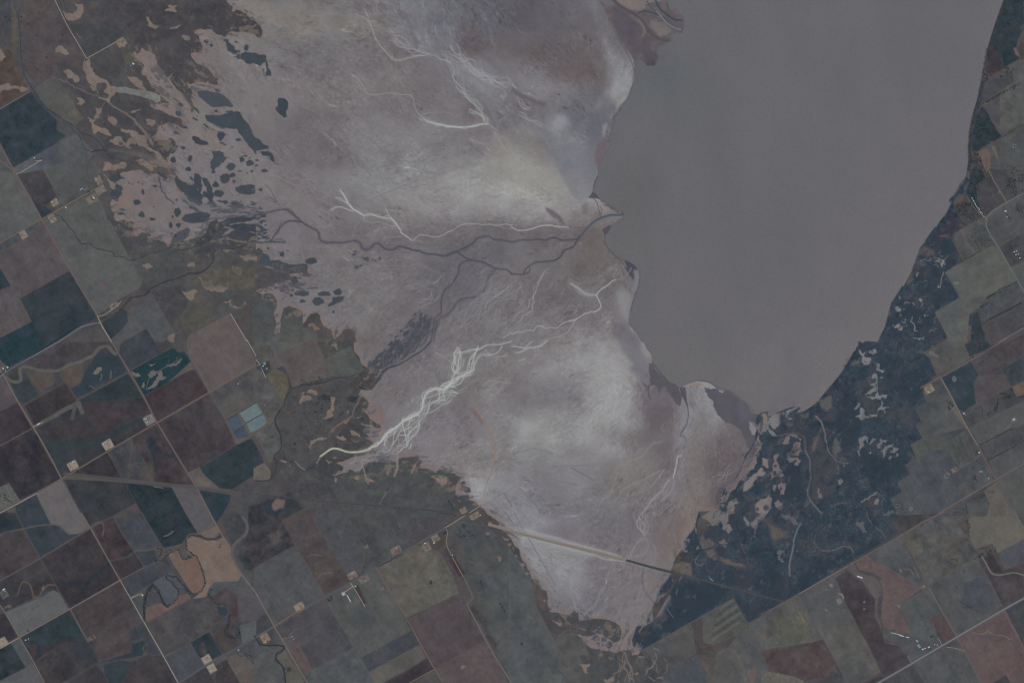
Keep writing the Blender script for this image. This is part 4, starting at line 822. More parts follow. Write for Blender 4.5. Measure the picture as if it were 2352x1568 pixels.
# scrub along the creeks at the flat's edge
def scrub(tile, box, n, color, ang=0, size=10, el=2.5, seed=5, alpha=.9):
    rs = np.random.RandomState(seed); x0, y0, x1, y1 = box
    for _ in range(n):
        u, v = rs.rand(), (rs.rand() - .5) * 2
        x = x0 + (x1 - x0) * u; y = y0 + (y1 - y0) * u
        L = math.hypot(x1 - x0, y1 - y0); x += -(y1 - y0) / L * v * seedw; y += (x1 - x0) / L * v * seedw
        a = size * (.4 + rs.rand()); ca, sa = math.cos(math.radians(ang + rs.randn() * 14)), math.sin(math.radians(ang + rs.randn() * 14))
        t = np.linspace(0, 2 * math.pi, 7)[:-1]; k = .5 + rs.rand(6)
        X = a * el * np.cos(t) * k; Y = a * np.sin(t) * k
        poly(tile, color, ' '.join('%f %f' % (x + p * ca - q * sa, y + p * sa + q * ca) for p, q in zip(X, Y)), alpha=alpha)
seedw = 90; scrub('11', (1560, 1330, 1300, 1640), 170, '474b54', -50, 8, 3, 3); seedw = 60; scrub('12', (1330, 40, 1060, 250), 170, '484b53', -50, 9, 3, 4)
seedw = 50; scrub('11', (20, 330, 60, 640), 60, '3f444d', -10, 7, 3, 6); seedw = 60; scrub('01', (1800, 60, 1700, 330), 25, '454950', 55, 8, 3, 7); seedw = 55; scrub('01', (1760, 340, 2351, 330), 70, '454950', 5, 8, 4, 8)
seedw = 45; scrub('12', (1050, 280, 900, 420), 40, '4a4a50', -40, 9, 3, 9); seedw = 80; scrub('12', (820, 440, 980, 960), 60, '484a51', 5, 10, 4, 10)
for q_ in ('1640 1330 1600 1420 1570 1500 1500 1600 1440 1640', '1400 1470 1450 1440 1560 1370 1600 1350 1540 1450 1460 1560 1350 1640'):
    poly('11', '56555a', q_, r=.25, soft=.6, alpha=.55, tex=7, tsize=2)
braid('11', '484b53', 14, '1640 1340 1560 1480 1440 1600 1300 1720', n=14, lw=.7, seed=201, wave=6); braid('12', '484a51', 16, '1460 20 1300 120 1180 220 1060 330', n=16, lw=.7, seed=202, wave=6)
poly('12', '4a4a50', '860 230 1040 240 1180 180 1120 300 1060 400 1000 440 900 400 820 320', r=.15, tex=5, tsize=2, lab='grassland')
poly('01', '41474f', '1960 520 2000 480 2200 420 2351 400 2351 430 2200 470 2100 500 2351 480 2351 560 2180 540 2060 510 1960 600 1850 690 1750 700 1850 600', r=.12, tex=4, tsize=3, lab='grassland')
poly('01', '474a52', '1850 700 1960 620 2040 510 2120 520 2040 600 2150 540 2351 580 2351 640 2200 710 1990 715 1850 760 1780 740', r=.1, tex=3, lab='grassland')
# lobes of grass below the stream fan
field('12', '555a5d', '-20 10 200 -60 520 -150 560 -50 170 115 130 25', tex=3); field('12', '535558', '-20 160 -60 60 0 20 125 30 150 120 125 160 40 205', tex=4)
field('12', '5a565a', '130 165 170 120 560 -45 600 90 630 160 660 240 685 315 440 375 340 420 300 300 250 210 180 250 130 270', tex=2.5)
field('12', '5c5954', '100 300 180 250 280 300 300 420 240 550', tex=5, ts=3)
field('12', '545b5b', '635 150 870 38 905 110 995 258 880 300 760 312 690 305', tex=3)
poly('12', '4c4e53', '545 -20 870 -30 880 30 635 150', r=.03, tex=5, tsize=3, lab='grassland'); poly('12', '726763', '690 20 740 10 755 70 740 80 720 40 690 45', r=.2)
field('12', '535459', '-20 235 90 290 240 560 190 640 155 745 60 640 -20 500', tex=5, ts=4)
field('12', '53565a', '-20 850 150 745 225 880 230 980 165 1030 130 1110 20 890', tex=5, ts=5); field('12', '626060', '-20 1160 75 1110 135 1190 120 1260 -20 1265', tex=3)
poly('11', '4f5458', '-40 1140 120 1135 170 1190 190 1240 165 1300 190 1400 165 1480 140 1568 -40 1568', r=.05, tex=3, tsize=5, lab='grassland'); poly('11', '505657', '260 1250 300 1240 420 1280 430 1400 440 1568 210 1568 230 1400', r=.04, tex=3, lab='grassland')
poly('01', '575552', '1850 950 2100 900 2351 850 2351 1060 2100 1080 1850 1060', r=.15, soft=1.5, tex=6, tsize=4, alpha=.8)
poly('12', '4c4d53', '170 740 250 590 300 440 400 400 620 380 780 320 900 400 960 440 940 500 870 640 860 680 720 760 660 840 660 900 700 960 600 1040 450 1170 250 1080 240 900 170 760', r=.05, tex=3, tsize=6, lab='grassland')
poly('12', '46484f', '1000 640 1040 700 1130 755 1150 790 1060 775 1000 830 880 850 860 900 990 900 1060 960 990 985 860 990 720 960 710 880 850 690 880 640 960 480 1010 540', r=.15, tex=2.5, lab='grassland')
for q in ('430 480 480 490 530 520 450 540 410 575 395 560', '690 500 740 500 700 570 720 620 690 640 710 680 620 710 650 640 690 580', '860 820 940 840 1000 900 960 880 900 860', '740 865 840 885 830 890 760 890', '880 900 960 905 920 925', '940 745 1040 760 1100 830 1130 870 1180 860 1150 790 1060 780 1000 770', '495 905 560 885 650 880 560 905 510 940 505 990 492 950', '1020 590 1100 620 1150 600 1200 680 1130 730 1060 690', '640 1080 700 1100 660 1130', '700 1060 740 1050 730 1070', '910 690 970 685 930 697', '690 810 740 770 800 720 880 680 860 700 760 760 700 830', '400 470 530 440 560 470 560 490', '520 470 580 455 560 485', '820 670 850 620 840 660'):
    poly('12', '756866', q, r=.25, tex=2, lab=LSALT)
ell('12', '3e454d', '635 510 50 26 610 580 10 10 780 660 14 12 680 715 30 12 870 520 40 22 970 705 30 18 1070 740 26 14 560 640 8 8 440 655 8 6 500 680 8 6 475 690 8 6 1050 1130 60 22 292 1210 18 24 253 1200 12 12 150 870 8 8 355 935 16 12 490 1265 16 14 690 1360 14 10 975 1195 18 14 1020 1145 22 16', lab=None)
poly('12', '41474e', '170 1100 330 1350 450 1480 420 1568 200 1600 270 1480 280 1400 320 1360', alpha=0)
poly('12', '3a434c', '270 1400 330 1350 390 1370 450 1490 400 1530 300 1600 200 1590 260 1520', r=.1, soft=.4, tex=4, lab='grassland')
poly('12', '4b5055', '1000 1130 1080 1095 1200 1110 1290 1100 1310 1070 1400 1055 1490 1053 1525 1100 1500 1130 1530 1160 1600 1170 1650 1200 1690 1163 1740 1200 1830 1220 1885 1245 1840 1300 1830 1360 1850 1425 1950 1400 1960 1450 2040 1490 1950 1568 1130 1600 800 1600 700 1350 600 1250 700 1240 780 1200 860 1165 940 1200', r=.04, tex=3, tsize=9, lab='grassland')
poly('12', '4a4c53', '250 1100 450 1180 600 1200 640 1240 700 1350 780 1568 470 1568 300 1350 180 1250', r=.04, soft=1, tex=3.5, lab='grassland')
for q in ('1225 1110 1240 1160 1215 1225 1198 1215 1225 1160', '1290 1090 1308 1110 1300 1180 1275 1235 1265 1230 1290 1170', '1480 1100 1470 1140 1430 1210 1420 1205 1445 1140', '980 1170 1010 1230 1060 1260 1095 1285 1040 1280 1030 1310 1005 1270', '930 1230 945 1235 930 1265 895 1250', '730 1240 750 1260 735 1290 715 1265', '1240 1260 1250 1270 1240 1285', '1605 1235 1700 1220 1760 1240 1750 1300 1700 1320 1690 1290', '1830 1400 1850 1310 1890 1270 1880 1320 1860 1380 1890 1400 1860 1415', '300 1120 320 1130 310 1145', '215 1080 285 1095 280 1105 230 1095'):
    poly('12', '766a69', q, r=.15, tex=2, lab=LSALT)
ell('12', '4b4c54', '1790 1270 40 34 1845 1265 24 26 1905 1290 18 14 1815 1218 20 12', lab='grassland'); poly('12', '4b4c54', '1860 1355 1890 1310 1960 1330 1975 1375 1930 1385', r=.1, lab='grassland')
line('12', '6b6868', .8, '1195 1370 1175 1420 1145 1465 1135 1500', wav=.1)
for q in ('1890 1400 1940 1410 1890 1440', '2130 80 2180 100 2150 100', '2240 210 2351 240 2300 260', '2110 185 2150 175 2150 205 2110 205', '2210 395 2250 400 2255 440 2225 445', '2300 280 2351 290 2320 310'): poly('13', '716765', q, r=.2)
ell('23', '4b5158', '215 630 40 26 250 682 26 22 342 882 18 20 770 1152 44 28 830 1162 11 18 857 1170 10 12 788 1198 14 10 834 1212 9 10 895 1210 34 32 750 1280 30 36 805 1293 28 36')
poly('23', '4a4e55', '350 925 380 912 520 938 525 985 500 1010 430 980 360 960', r=.06, tex=2, lab='grassland'); poly('23', '4a4e55', '530 950 560 906 606 915 615 985 560 1010 520 1030', r=.06, lab='grassland')
poly('23', '4a4d54', '600 1000 680 985 760 972 850 978 940 1005 945 1040 1000 1060 1005 1110 985 1178 940 1190 880 1150 800 1095 740 1120 640 1130 590 1080', r=.07, tex=2.5, tsize=5, lab='grassland')
poly('23', '4a4e54', '720 1440 760 1370 830 1320 900 1290 970 1285 985 1370 970 1440 900 1500 880 1600 700 1600', r=.08, tex=2.5, lab='grassland')
ell('23', '4b4e54', '1045 1305 55 44 700 1385 44 34 1170 1405 80 80 1370 1385 24 24 990 1490 36 34 1070 1380 20 24 1180 1500 60 50 1010 1420 24 18 650 1330 30 26', r=.08); poly('23', '4b4e54', '1190 1300 1300 1330 1370 1290 1480 1330 1420 1400 1340 1480 1290 1440 1270 1360', r=.1, tex=2, lab='grassland')
braid('23', '746b6b', 8, '960 1270 1050 1350 1080 1450 1080 1568', n=4, lw=1.2, seed=3); braid('23', '736a6a', 14, '840 1568 960 1470 980 1380 960 1290', n=5, lw=1.2, seed=4); braid('23', '716a6b', 8, '1180 1290 1260 1350 1260 1420 1200 1480', n=2, lw=1.3, seed=5); braid('23', '6f6a6b', 12, '1290 1240 1340 1300 1370 1400 1340 1480', n=4, lw=1, seed=6); braid('23', '766c69', 10, '1250 1500 1320 1540 1400 1530', n=4, lw=1.1, seed=8)
for q in ('600 1380 650 1390 720 1390 690 1480', '360 975 420 1000 500 1020 440 1040 390 1000', '1090 1490 1160 1460 1150 1490 1080 1500', '840 1520 960 1480 930 1550 860 1560', '0 310 20 330 10 350', '30 380 60 400 40 410', '70 460 130 480 100 510', '120 550 170 560 130 570', '275 800 310 800 300 820'): poly('23', '776c69', q, r=.25)
# ---------------------------------------------------------------- marsh on the lake's lower shore
MK = '3b4551'
marsh = [P('30', '2170 0 2110 150 2060 290 2000 500 1975 650 1960 740 1990 740 1960 960 1900 1100 1885 1200 1870 1400 1868 1568 1825 1568 1840 1350 1880 1030 1955 760 1975 600 2010 420 2130 80')]
marshp = np.vstack([P('31', '1820 40 1850 90 1800 160 1800 200 1700 300 1790 510 1670 590 1785 820 1620 930 1700 1060 1755 1160 1530 1295 1650 1530 1590 1568'),
                    P('32', '1600 -5 1420 98 1485 155 1510 235 1545 300 1400 420 1452 545 1345 610 1408 730 1350 760 1415 882 1305 940 1360 1060 1255 1130 1298 1217 1187 1282 1228 1375 1120 1442 1180 1568'),
                    P('33', '1205 40 1147 95 1195 190 1085 255 790 430 285 735 0 900'), P('23', '2351 915 2165 1012 2035 785 1185 1270'),
                    rough(P('23', '1150 1255 1110 1220 1105 1160 1125 1100 1150 1040 1295 1000 1290 900 1310 830 1430 720 1480 640 1460 570 1470 520 1500 470 1510 400 1560 350 1640 360 1720 330 1700 200 1680 110 1710 60 1730 -10'), .1),
                    rough(P('22', '1900 1540 1930 1480 1990 1420 2050 1350 2110 1260 2130 1200 2220 1170 2250 1110 2240 1040 2290 980 2315 930 2270 890 2275 830 2290 700 2280 655'), .15),
                    P('32', '0 690 60 665 100 640 180 608 240 590 300 600 260 655 330 635 400 590 460 545 500 490 550 430 600 370 660 300 700 240 740 170 780 110 825 40 830 -10'),
                    P('31', '1010 1568 1030 1510 1075 1420 1105 1310 1130 1210 1190 1120 1235 1045 1280 980 1335 870 1368 780 1400 690 1440 640 1540 500 1640 380 1690 285 1665 262 1720 190 1760 120 1815 50')])
paint(cover(rough(marsh[0], .04)), '3e4750', lab=cls('marsh'), tex=5, tsize=2.5)
paint(cover(marshp), MK, lab=cls('marsh'), tex=3.6, tsize=8)
MMm = cover(marshp)
mm, my, mx = MMm; sl = (slice(my, my + mm.shape[0]), slice(mx, mx + mm.shape[1]))
nz = np.clip(fbm(MX[sl], MY[sl], 13, 5, 411) * 3 - .25, 0, 1); COL[sl] = COL[sl] * (1 - (nz * mm * .8)[..., None]) + hexc('4b4950') * (nz * mm * .8)[..., None]
nz = np.clip(-fbm(MX[sl], MY[sl], 9, 5, 431) * 3 - .35, 0, 1); COL[sl] = COL[sl] * (1 - (nz * mm * .7)[..., None]) + hexc('2f3b48') * (nz * mm * .7)[..., None]
nz = np.clip((fbm(MX[sl], MY[sl], 3.2, 4, 451) + fbm(MX[sl], MY[sl], 20, 3, 471) * .6 - .46) * 6, 0, 1); COL[sl] = COL[sl] * (1 - (nz * mm * .6)[..., None]) + hexc('5f5d60') * (nz * mm * .6)[..., None]
mmf = np.zeros((H, W), np.float32); mmf[sl] = mm; specks(mmf, 1500, 71, amp=-8); specks(mmf, 700, 72, amp=12, r=(.3, .8)); tm = fbm(MX, MY, 40, 2, 73) * 5 + 1.4; veins(tm, mmf, 420, 74, ln=(4, 14), amp=17, w=(.3, .7), dark=.45, jit=.5)
nz = np.clip((fbm(MX[sl], MY[sl], 1.6, 3, 481)) * 12, -9, 12) * mm; COL[sl] += nz[..., None]
def mp(tile, color, *qs, r=.2, **k):
    for q in qs: poly(tile, color, q, r=r, **k)
mp('32', '353f4a', '640 540 800 420 820 560 850 700 830 900 700 1000 600 900 620 700', '860 980 1200 1060 1290 1200 950 1290 850 1150', '1100 200 1210 140 1290 160 1230 230 1100 270', '1130 340 1340 250 1500 330 1450 420 1400 540 1200 480 1150 420', '0 1180 60 1300 0 1340', '150 900 300 1130 340 1400 250 1500 100 1400 180 1200', soft=1, alpha=.7, r=.1)
mp('32', '4a4a50', '820 380 960 330 1000 400 980 490 900 560 850 540 810 450', '870 560 960 540 1040 560 1050 600 1000 680 930 680 880 620', '350 880 470 860 640 1100 640 1300 560 1400 430 1500 400 1300 400 1000', '1180 620 1290 600 1400 700 1300 760', '0 900 60 910 50 1000 0 1100', soft=.8, alpha=.75, r=.1)
mp('32', '64625c', '470 530 580 460 600 600 540 640 500 610', '780 170 860 150 840 220 760 210', '300 650 380 640 330 720 280 740', '620 870 660 920 670 1000 620 1060 600 960', '150 720 240 720 240 760 170 770', soft=.8, alpha=.7)
S1, S2 = '76757a', '706d72'
mp('32', S1, '0 700 60 665 110 650 150 640 160 660 110 700 100 770 60 800 20 760 0 740', '160 640 260 595 275 605 200 640 180 680 210 700 250 700 200 710 160 690', '835 70 860 100 890 90 880 130 950 160 920 190 870 150', '935 80 975 55 1000 100 960 110 930 100', '860 140 900 190 940 140 940 190 880 215', '1000 200 1030 200 1020 240 1070 270 1060 280 990 250')
mp('32', '727478', '955 300 975 285 1003 290 1000 340 1060 310 1050 330 1000 350 1010 450 1020 490 1070 485 1105 485 1085 515 1040 510 1050 600 1120 595 1070 615 1085 660 1060 620 1020 620 1000 690 940 690 890 700 850 715 830 690 800 685 850 660 850 600 880 610 895 640 870 640 900 680 1000 670 1010 610 1040 580 1040 530 1000 520 960 530 900 510 985 500 1000 460 940 480 890 490 990 440 920 445 980 400 930 385 980 380 990 330 950 330')
mp('32', S2, '785 615 820 560 850 560 830 600 810 620', '830 900 870 865 920 870 915 930 900 890 870 920 840 1020 815 1060 820 1000 840 960', '925 940 960 885 990 885 960 920 940 950', '1000 960 1030 920 1035 880 1050 900 1110 905 1050 910 1030 960 1010 980', '1025 1000 1060 980 1100 950 1150 930 1160 940 1110 970 1080 1000 1070 1050 1055 1070 1060 1010', '1120 1020 1160 960 1170 980 1210 980 1180 1000 1130 1010', '1110 1080 1130 1040 1140 1050 1120 1085', '1180 1050 1180 1020 1205 1030 1195 1060', '920 1020 945 1000 960 1015 940 1030', r=.3)
mp('32', '6f696d', '125 930 160 870 200 860 195 930 150 940', '190 850 260 850 310 890 300 910 250 880', '150 1110 170 1020 230 960 260 910 300 920 315 1000 270 1060 310 1090 280 1140 240 1130 260 1080 200 1110 160 1070', '30 1200 60 1100 60 1030 100 1020 95 1120 130 1180 160 1240 90 1260 60 1230 20 1260', '85 1310 160 1290 150 1400 110 1400', '0 1400 40 1440 30 1520 0 1560', '60 1480 90 1440 130 1480 130 1540 90 1530', '45 1310 75 1310 60 1370 45 1340', r=.2)
mp('32', '62575a', '420 880 475 850 450 920 430 1000 400 1005 415 940', '235 960 280 915 280 980 230 1060 190 1040', r=.1, soft=.4)
ell('32', '43474e', '235 1008 16 15 65 1138 14 14 62 1205 20 24 90 1260 24 30 120 1345 10 16 240 1050 40 14', lab=None)
mp('32', '706d6e', '690 1080 720 1065 700 1130 740 1110 690 1150 700 1180 690 1150', '630 1210 640 1150 655 1155 645 1210', '640 1260 690 1270 660 1310 625 1300', '975 1470 1000 1430 1020 1460 1010 1490 975 1490', '450 1370 470 1340 470 1390 500 1410 490 1440 460 1420', r=.35); line('32', '737072', 1.1, '860 1470 960 1410 1000 1380', wav=.3); line('32', '64605f', 1.3, '580 1510 620 1490 700 1470', soft=.4)
line('32', '6a6668', 1.8, '440 680 490 730 520 830 545 960 560 1020 610 1060 620 1090 680 1110', wav=.12, w2=.7); line('32', '5c5c62', .6, '610 1060 700 1080 750 1120', wav=.3)
line('32', '505056', 3.2, '90 860 180 835 280 830 340 870 345 960 350 1020 400 1090 385 1170 405 1230 375 1330 365 1420 430 1500 490 1570', sm=2); line('32', '3a3e48', 1, '80 850 180 825 290 820 360 870 360 1000 410 1090 395 1170 415 1240 390 1330 380 1420 440 1490 500 1570', sm=2); line('32', '6c6a6e', .7, '340 1000 395 1085 380 1180', alpha=.8); line('32', '6c6a6c', .7, '360 1350 370 1430 430 1500 490 1570', wav=.15)
line('32', '666468', 2, '0 790 70 860'); mp('32', '6f6e71', '0 780 70 850 60 870 0 820'); line('32', '403f47', .9, '0 905 70 870')
line('32', '4e4d53', 1.2, '120 640 115 700 105 760 140 800', soft=.4); mp('32', '4a4a52', '150 710 240 720 240 750 150 740')
mp('31', '5c5553', '1270 1050 1330 940 1310 1020 1290 1040', '1370 760 1440 690 1530 720 1530 780 1440 770', '1700 300 1760 210 1800 240 1760 300', r=.15, soft=.5, alpha=.9)
line('31', '74695f', 1.2, '1400 690 1440 650'); line('31', '776b62', 1.6, '1240 1050 1290 960 1330 890', w2=.7); line('31', '736861', 1.2, '1540 510 1590 430 1640 380'); line('31', '706861', .8, '1820 50 1700 230'); line('31', '6b665f', .8, '1030 1510 1070 1420')
mp('31', '353f4a', '1450 650 1650 500 1700 640 1740 800 1640 880 1560 760 1480 720', '1350 900 1450 860 1560 880 1600 960 1560 1080 1400 1130 1340 1040', '1640 950 1750 1150 1530 1270 1510 1180', '1240 1270 1300 1200 1500 1330 1600 1500 1560 1560 1400 1560 1300 1450', soft=1, alpha=.7, r=.1)
mp('31', '3e3d48', '1650 350 1780 520 1660 600 1560 640 1500 640 1640 470', soft=.8, alpha=.8, r=.1); mp('31', '594c4f', '1700 540 1770 480 1790 510 1720 550', '1560 610 1640 580 1600 610')
for i in range(46):
    x = 1370 + rng.rand() * 260; y = 780 + rng.rand() * 90
    if rng.rand() < .5: x = 1200 + rng.rand() * 340; y = 1200 + rng.rand() * 330
    x2 = x + rng.randn() * 26; y2 = y + rng.randn() * 16
    line('31', '747274', .5 + rng.rand() * .6, '%f %f %f %f %f %f' % (x, y, (x + x2) / 2 + rng.randn() * 8, (y + y2) / 2 + rng.randn() * 8, x2, y2), alpha=.85)
mp('31', '7b787a', '1365 920 1385 925 1375 970 1360 960', '1380 1180 1415 1175 1410 1205 1390 1200', '1550 1060 1575 1020 1580 1070', '1440 990 1460 1010 1435 1010', '1200 1130 1225 1160 1205 1180', '1160 1250 1200 1240 1210 1300 1180 1290', '1590 800 1620 820 1610 890 1590 860', '1430 1325 1480 1318 1450 1330', '1140 1410 1200 1400 1240 1440 1160 1430', '1380 1545 1420 1530 1440 1550', r=.35)
line('31', '7a787b', .8, '1310 1380 1350 1410 1340 1460 1370 1470', wav=.2); line('31', '7a7570', .8, '1610 930 1590 1000 1580 1070', wav=.15); line('31', '7a787b', .7, '1340 1530 1400 1540 1440 1520', wav=.2)
# marsh beside the flat
mp('22', '77706f', '2290 660 2330 655 2351 700 2351 800 2290 830', '2130 1300 2250 1200 2300 1150 2330 1200 2240 1260 2190 1340 2120 1370', '2000 1460 2060 1430 2090 1500 2050 1568 1960 1568', '2230 1500 2351 1420 2351 1568 2230 1568', '2300 1060 2351 1080 2351 1160 2300 1130', r=.15, tex=2, lab=LSALT)
mp('22', '3b4551', '2240 1240 2310 1230 2330 1330 2260 1340', '2040 1490 2110 1480 2110 1568 2040 1568', '2290 820 2351 880 2351 900 2300 890', r=.15)
ell('22', '464a51', '2255 1532 14 16 2330 1520 24 28 2180 1430 50 30', lab=None)
mp('23', '6e6a6d', '1740 40 1830 -20 1920 -20 1900 70 1830 100 1780 60', '1770 120 1840 100 1920 -10 1930 60 1900 120 1830 115', '1930 0 2020 0 1990 80 1940 110', '1935 110 1990 100 2030 150 1980 190 1930 150', '1900 265 1950 240 1980 280 1960 320 1910 320', '2190 100 2230 60 2300 0 2351 -20 2320 40 2260 100 2240 190 2200 240 2230 150', '2130 30 2160 60 2190 130 2150 110', '1740 240 1790 300 1760 330 1730 290', '2165 700 2210 660 2225 645 2230 680 2190 710', '1810 570 1850 620 1850 640 1820 610', '2190 800 2230 770 2210 790 2180 840', r=.2, tex=2)
mp('23', '605b59', '1490 470 1560 450 1640 470 1650 560 1690 605 1560 570 1480 530', '1760 340 1830 330 1900 400 2000 430 2120 470 2150 510 2000 480 1860 440', '1720 180 1800 230 1870 290 1800 340 1740 330', r=.12, soft=.8, tex=2)
mp('23', '3f434b', '1800 130 1880 120 1920 150 1890 230 1830 200', '1760 140 1800 220 1790 260 1760 200', '1990 20 2080 0 2110 30 2040 110 1990 80', '1540 370 1620 370 1650 420 1600 450 1540 440', '1870 340 1940 380 1970 340 1930 300', r=.15, tex=2)
mp('23', '353f4a', '1860 520 2100 530 2351 600 2351 740 2000 660 1860 620', '1500 680 1800 640 2000 720 1900 820 1500 1050 1400 1150 1330 1100 1400 900', '1170 1050 1300 1060 1330 1150 1200 1250 1130 1200', '2060 800 2200 850 2351 860 2300 920 2170 1000', soft=1.2, alpha=.8, r=.1)
line('23', '36404c', 1, '1700 220 1730 310 1740 370 1680 420 1650 480 1690 560 1740 600', wav=.15); line('23', '33404d', .9, '2110 0 2060 100 2100 180 2060 260 1960 300 1870 280 1850 320 1780 340', wav=.12); line('23', '3a424d', .9, '1300 830 1390 830 1400 870', wav=.2); line('23', '353f4b', 1, '1720 0 1690 110 1710 220 1715 300', wav=.1)
line('23', '6c696b', 1, '1730 370 1680 430 1690 480 1750 485 1755 460', wav=.15, alpha=.8); line('23', '504f55', .7, '2090 270 2180 440 2130 540', wav=.1); line('23', '6b6562', .7, '1520 700 1510 760', wav=.4); line('23', '615c60', .8, '1430 880 1480 960', wav=.3)
mp('23', '4b484f', '1340 880 1400 900 1440 960 1360 1000 1330 940', '1160 1100 1280 1070 1250 1120', soft=.8)
line('33', '65666a', 1.5, '300 100 260 170 235 250 235 310 215 380 195 480 200 580', wav=.06, w2=2); line('33', '65666a', 1.2, '180 630 165 670', wav=.3); mp('33', '757375', '145 660 185 645 180 680 160 675')
mp('33', '5f5e62', '110 20 200 0 240 50 280 100 200 60 150 50', '100 330 160 340 120 420 150 440 130 460 100 390', '810 80 870 80 910 190 850 140', '1040 20 1150 -20 1190 30 1100 30', r=.35, alpha=.9); mp('33', '5f5855', '0 70 60 130 200 180 140 230 60 270 20 200', soft=1.4, r=.15)
line('33', '505158', 1.2, '500 0 560 20 575 70 540 130 460 160 425 210 425 290 500 350 600 350 680 310 740 310 780 340 780 400 800 445', sm=2); line('33', '2d3845', .7, '510 0 570 30 565 100 480 150 430 190 410 240 400 200 380 300 375 400', sm=2); line('33', '616166', .8, '500 350 600 348 690 308 750 312 785 360', wav=.08); line('33', '4a4d55', 1.5, '405 210 385 300 375 420', soft=.3)
line('33', '5c5c61', .8, '905 0 940 90 1000 140 1060 190 1085 250', wav=.12); line('33', '2b3644', 1.4, '840 430 1060 300', alpha=0)
mp('33', '343e49', '0 450 120 560 280 700 0 860', '420 460 600 400 750 350 770 420 600 500 400 620 300 680 260 600', '830 340 1000 260 1070 250 960 320 830 390', '40 30 110 120 60 20', soft=1.2, alpha=.8, r=.08)
line('22', '3d454f', .9, '2290 650 2275 830 2310 900 2295 985 2240 1045', wav=.1)

# ---------------------------------------------------------------- the lake
sea0 = COL.copy(); BLOBK = 0
COL[:] = hexc('69676b')
for b in ((1650, 300, 200, 300, 0, '66676a'), (1480, 60, 0, 0, 0, '666')):
    if b[2]: blob(*b, .5)
blob(2000, 120, 260, 160, 0, '67676b', .6); blob(2150, 500, 220, 200, 30, '6a686d', .7); blob(1900, 820, 260, 110, -20, '6e6b6f', .9); blob(1600, 850, 160, 60, 30, '696869', .7); blob(1450, 480, 60, 120, 0, '636466', .7); blob(1470, 130, 90, 50, 20, '5f646a', .7); blob(1500, 190, 60, 60, 0, '5d6369', .6); blob(1600, 230, 90, 50, 0, '626669', .6)
blob(1820, 400, 200, 160, 0, '67666b', .8); blob(2280, 200, 40, 300, 5, '6b696c', .6); blob(2050, 700, 60, 200, 30, '6f6b6e', .6); blob(1950, 900, 90, 40, -20, '726d70', .8); blob(1440, 620, 50, 80, 0, '656567', .5); blob(1510, 100, 40, 60, 0, '615f63', .4)
n_ = fbm(MX, MY, 34, 4, 611, math.radians(80), 2.2); COL += (n_ * 4)[..., None] * np.array([1, .75, .65], np.float32)
COL += (fbm(MX, MY, 1.1, 2, 631) * 3.0)[..., None]; COL += (fbm(MX, MY, 5, 3, 641) * 1.3)[..., None]
L = newlab('lake', -1.2, water=1); LAKE = L
COL[:] = sea0 * (1 - SEA[..., None]) + COL * SEA[..., None]
LAB[SEA > .5] = LAKE
edge = np.clip(SEA * (1 - blur(SEA, 1)) * 1.6, 0, 1) * (XX / S < 780); COL *= (1 - .10 * edge)[..., None]
line('22', '5d5b5f', 3, '2020 460 2090 520 2150 590 2200 640', soft=1, alpha=.7); line('32', '5f5c60', 1.2, '240 550 240 600', soft=.6); line('32', '605e62', 2.5, '0 640 100 640', soft=1.2, alpha=.5)
line('22', '4d4c55', .8, '1290 190 1345 260 1400 325 1445 378 1500 390 1530 425', alpha=.9); line('22', '524f56', .9, '1700 352 1790 362 1835 380 1885 425 2000 448', alpha=.8)
line('21', '4b4a53', .8, '740 200 760 95 785 50', alpha=.9); line('21', '4a4952', 1, '745 195 800 255', alpha=.9); line('21', '50505a', .8, '845 640 865 690 960 790 1030 860 1045 900', alpha=.9); line('21', '53525c', .7, '1175 980 1160 1060 1110 1190 1085 1290', alpha=.8, wav=.1)

# ---------------------------------------------------------------- stream threads and salt channels
W1, W2 = 'a5aaa8', '939694'
DK = '50505a'
def dline(tile, pts, w=.9, c=DK, halo=3, wav=.12, w2=None):
    line(tile, '5c5a63', halo * .8, pts, soft=.8, alpha=.35, sm=2, wav=.06)
    c = color_add(c, -9, -8, -7); line(tile, c, w * .75, pts, wav=wav * 1.5, w2=w2, lab='creek', sm=2, alpha=.9)
    braid(tile, c, halo * .75, pts, n=4, lw=w * .45, seed=int(len(pts)), wave=5, alpha=.7)
dline('11', '-10 650 60 660 130 645 270 655', 1, '3c4550', 2); braid('11', '3b424c', 5, '100 655 200 650 280 640', n=4, lw=.5, seed=41)
dline('11', '130 645 170 590 210 530 260 470 330 450 420 470', .9, '46464f'); braid('11', '4c4a54', 4, '160 620 210 560 250 460', n=4, lw=.6, seed=2)
dline('11', '-20 410 60 390 150 370 270 345 330 370 370 430 440 480 500 520 560 540 580 580 580 630 640 655 780 660 850 645 920 640 960 660 970 710 1020 725 1060 700 1080 670 1140 665 1180 720 1270 725 1310 685 1400 715 1480 730 1560 755 1640 765 1740 780 1830 745 1900 710 1990 670 2020 620 2080 600 2140 595 2180 630 2280 635 2351 650', 1.1, halo=4)
braid('11', '4d4953', 5, '100 250 190 300 270 350 330 380 400 450', n=6, lw=.6, seed=12); line('11', '54505a', .6, '90 130 150 200 185 290', wav=.2); line('11', '5a5560', 5, '980 700 1030 725 1060 690', soft=1, alpha=.5)
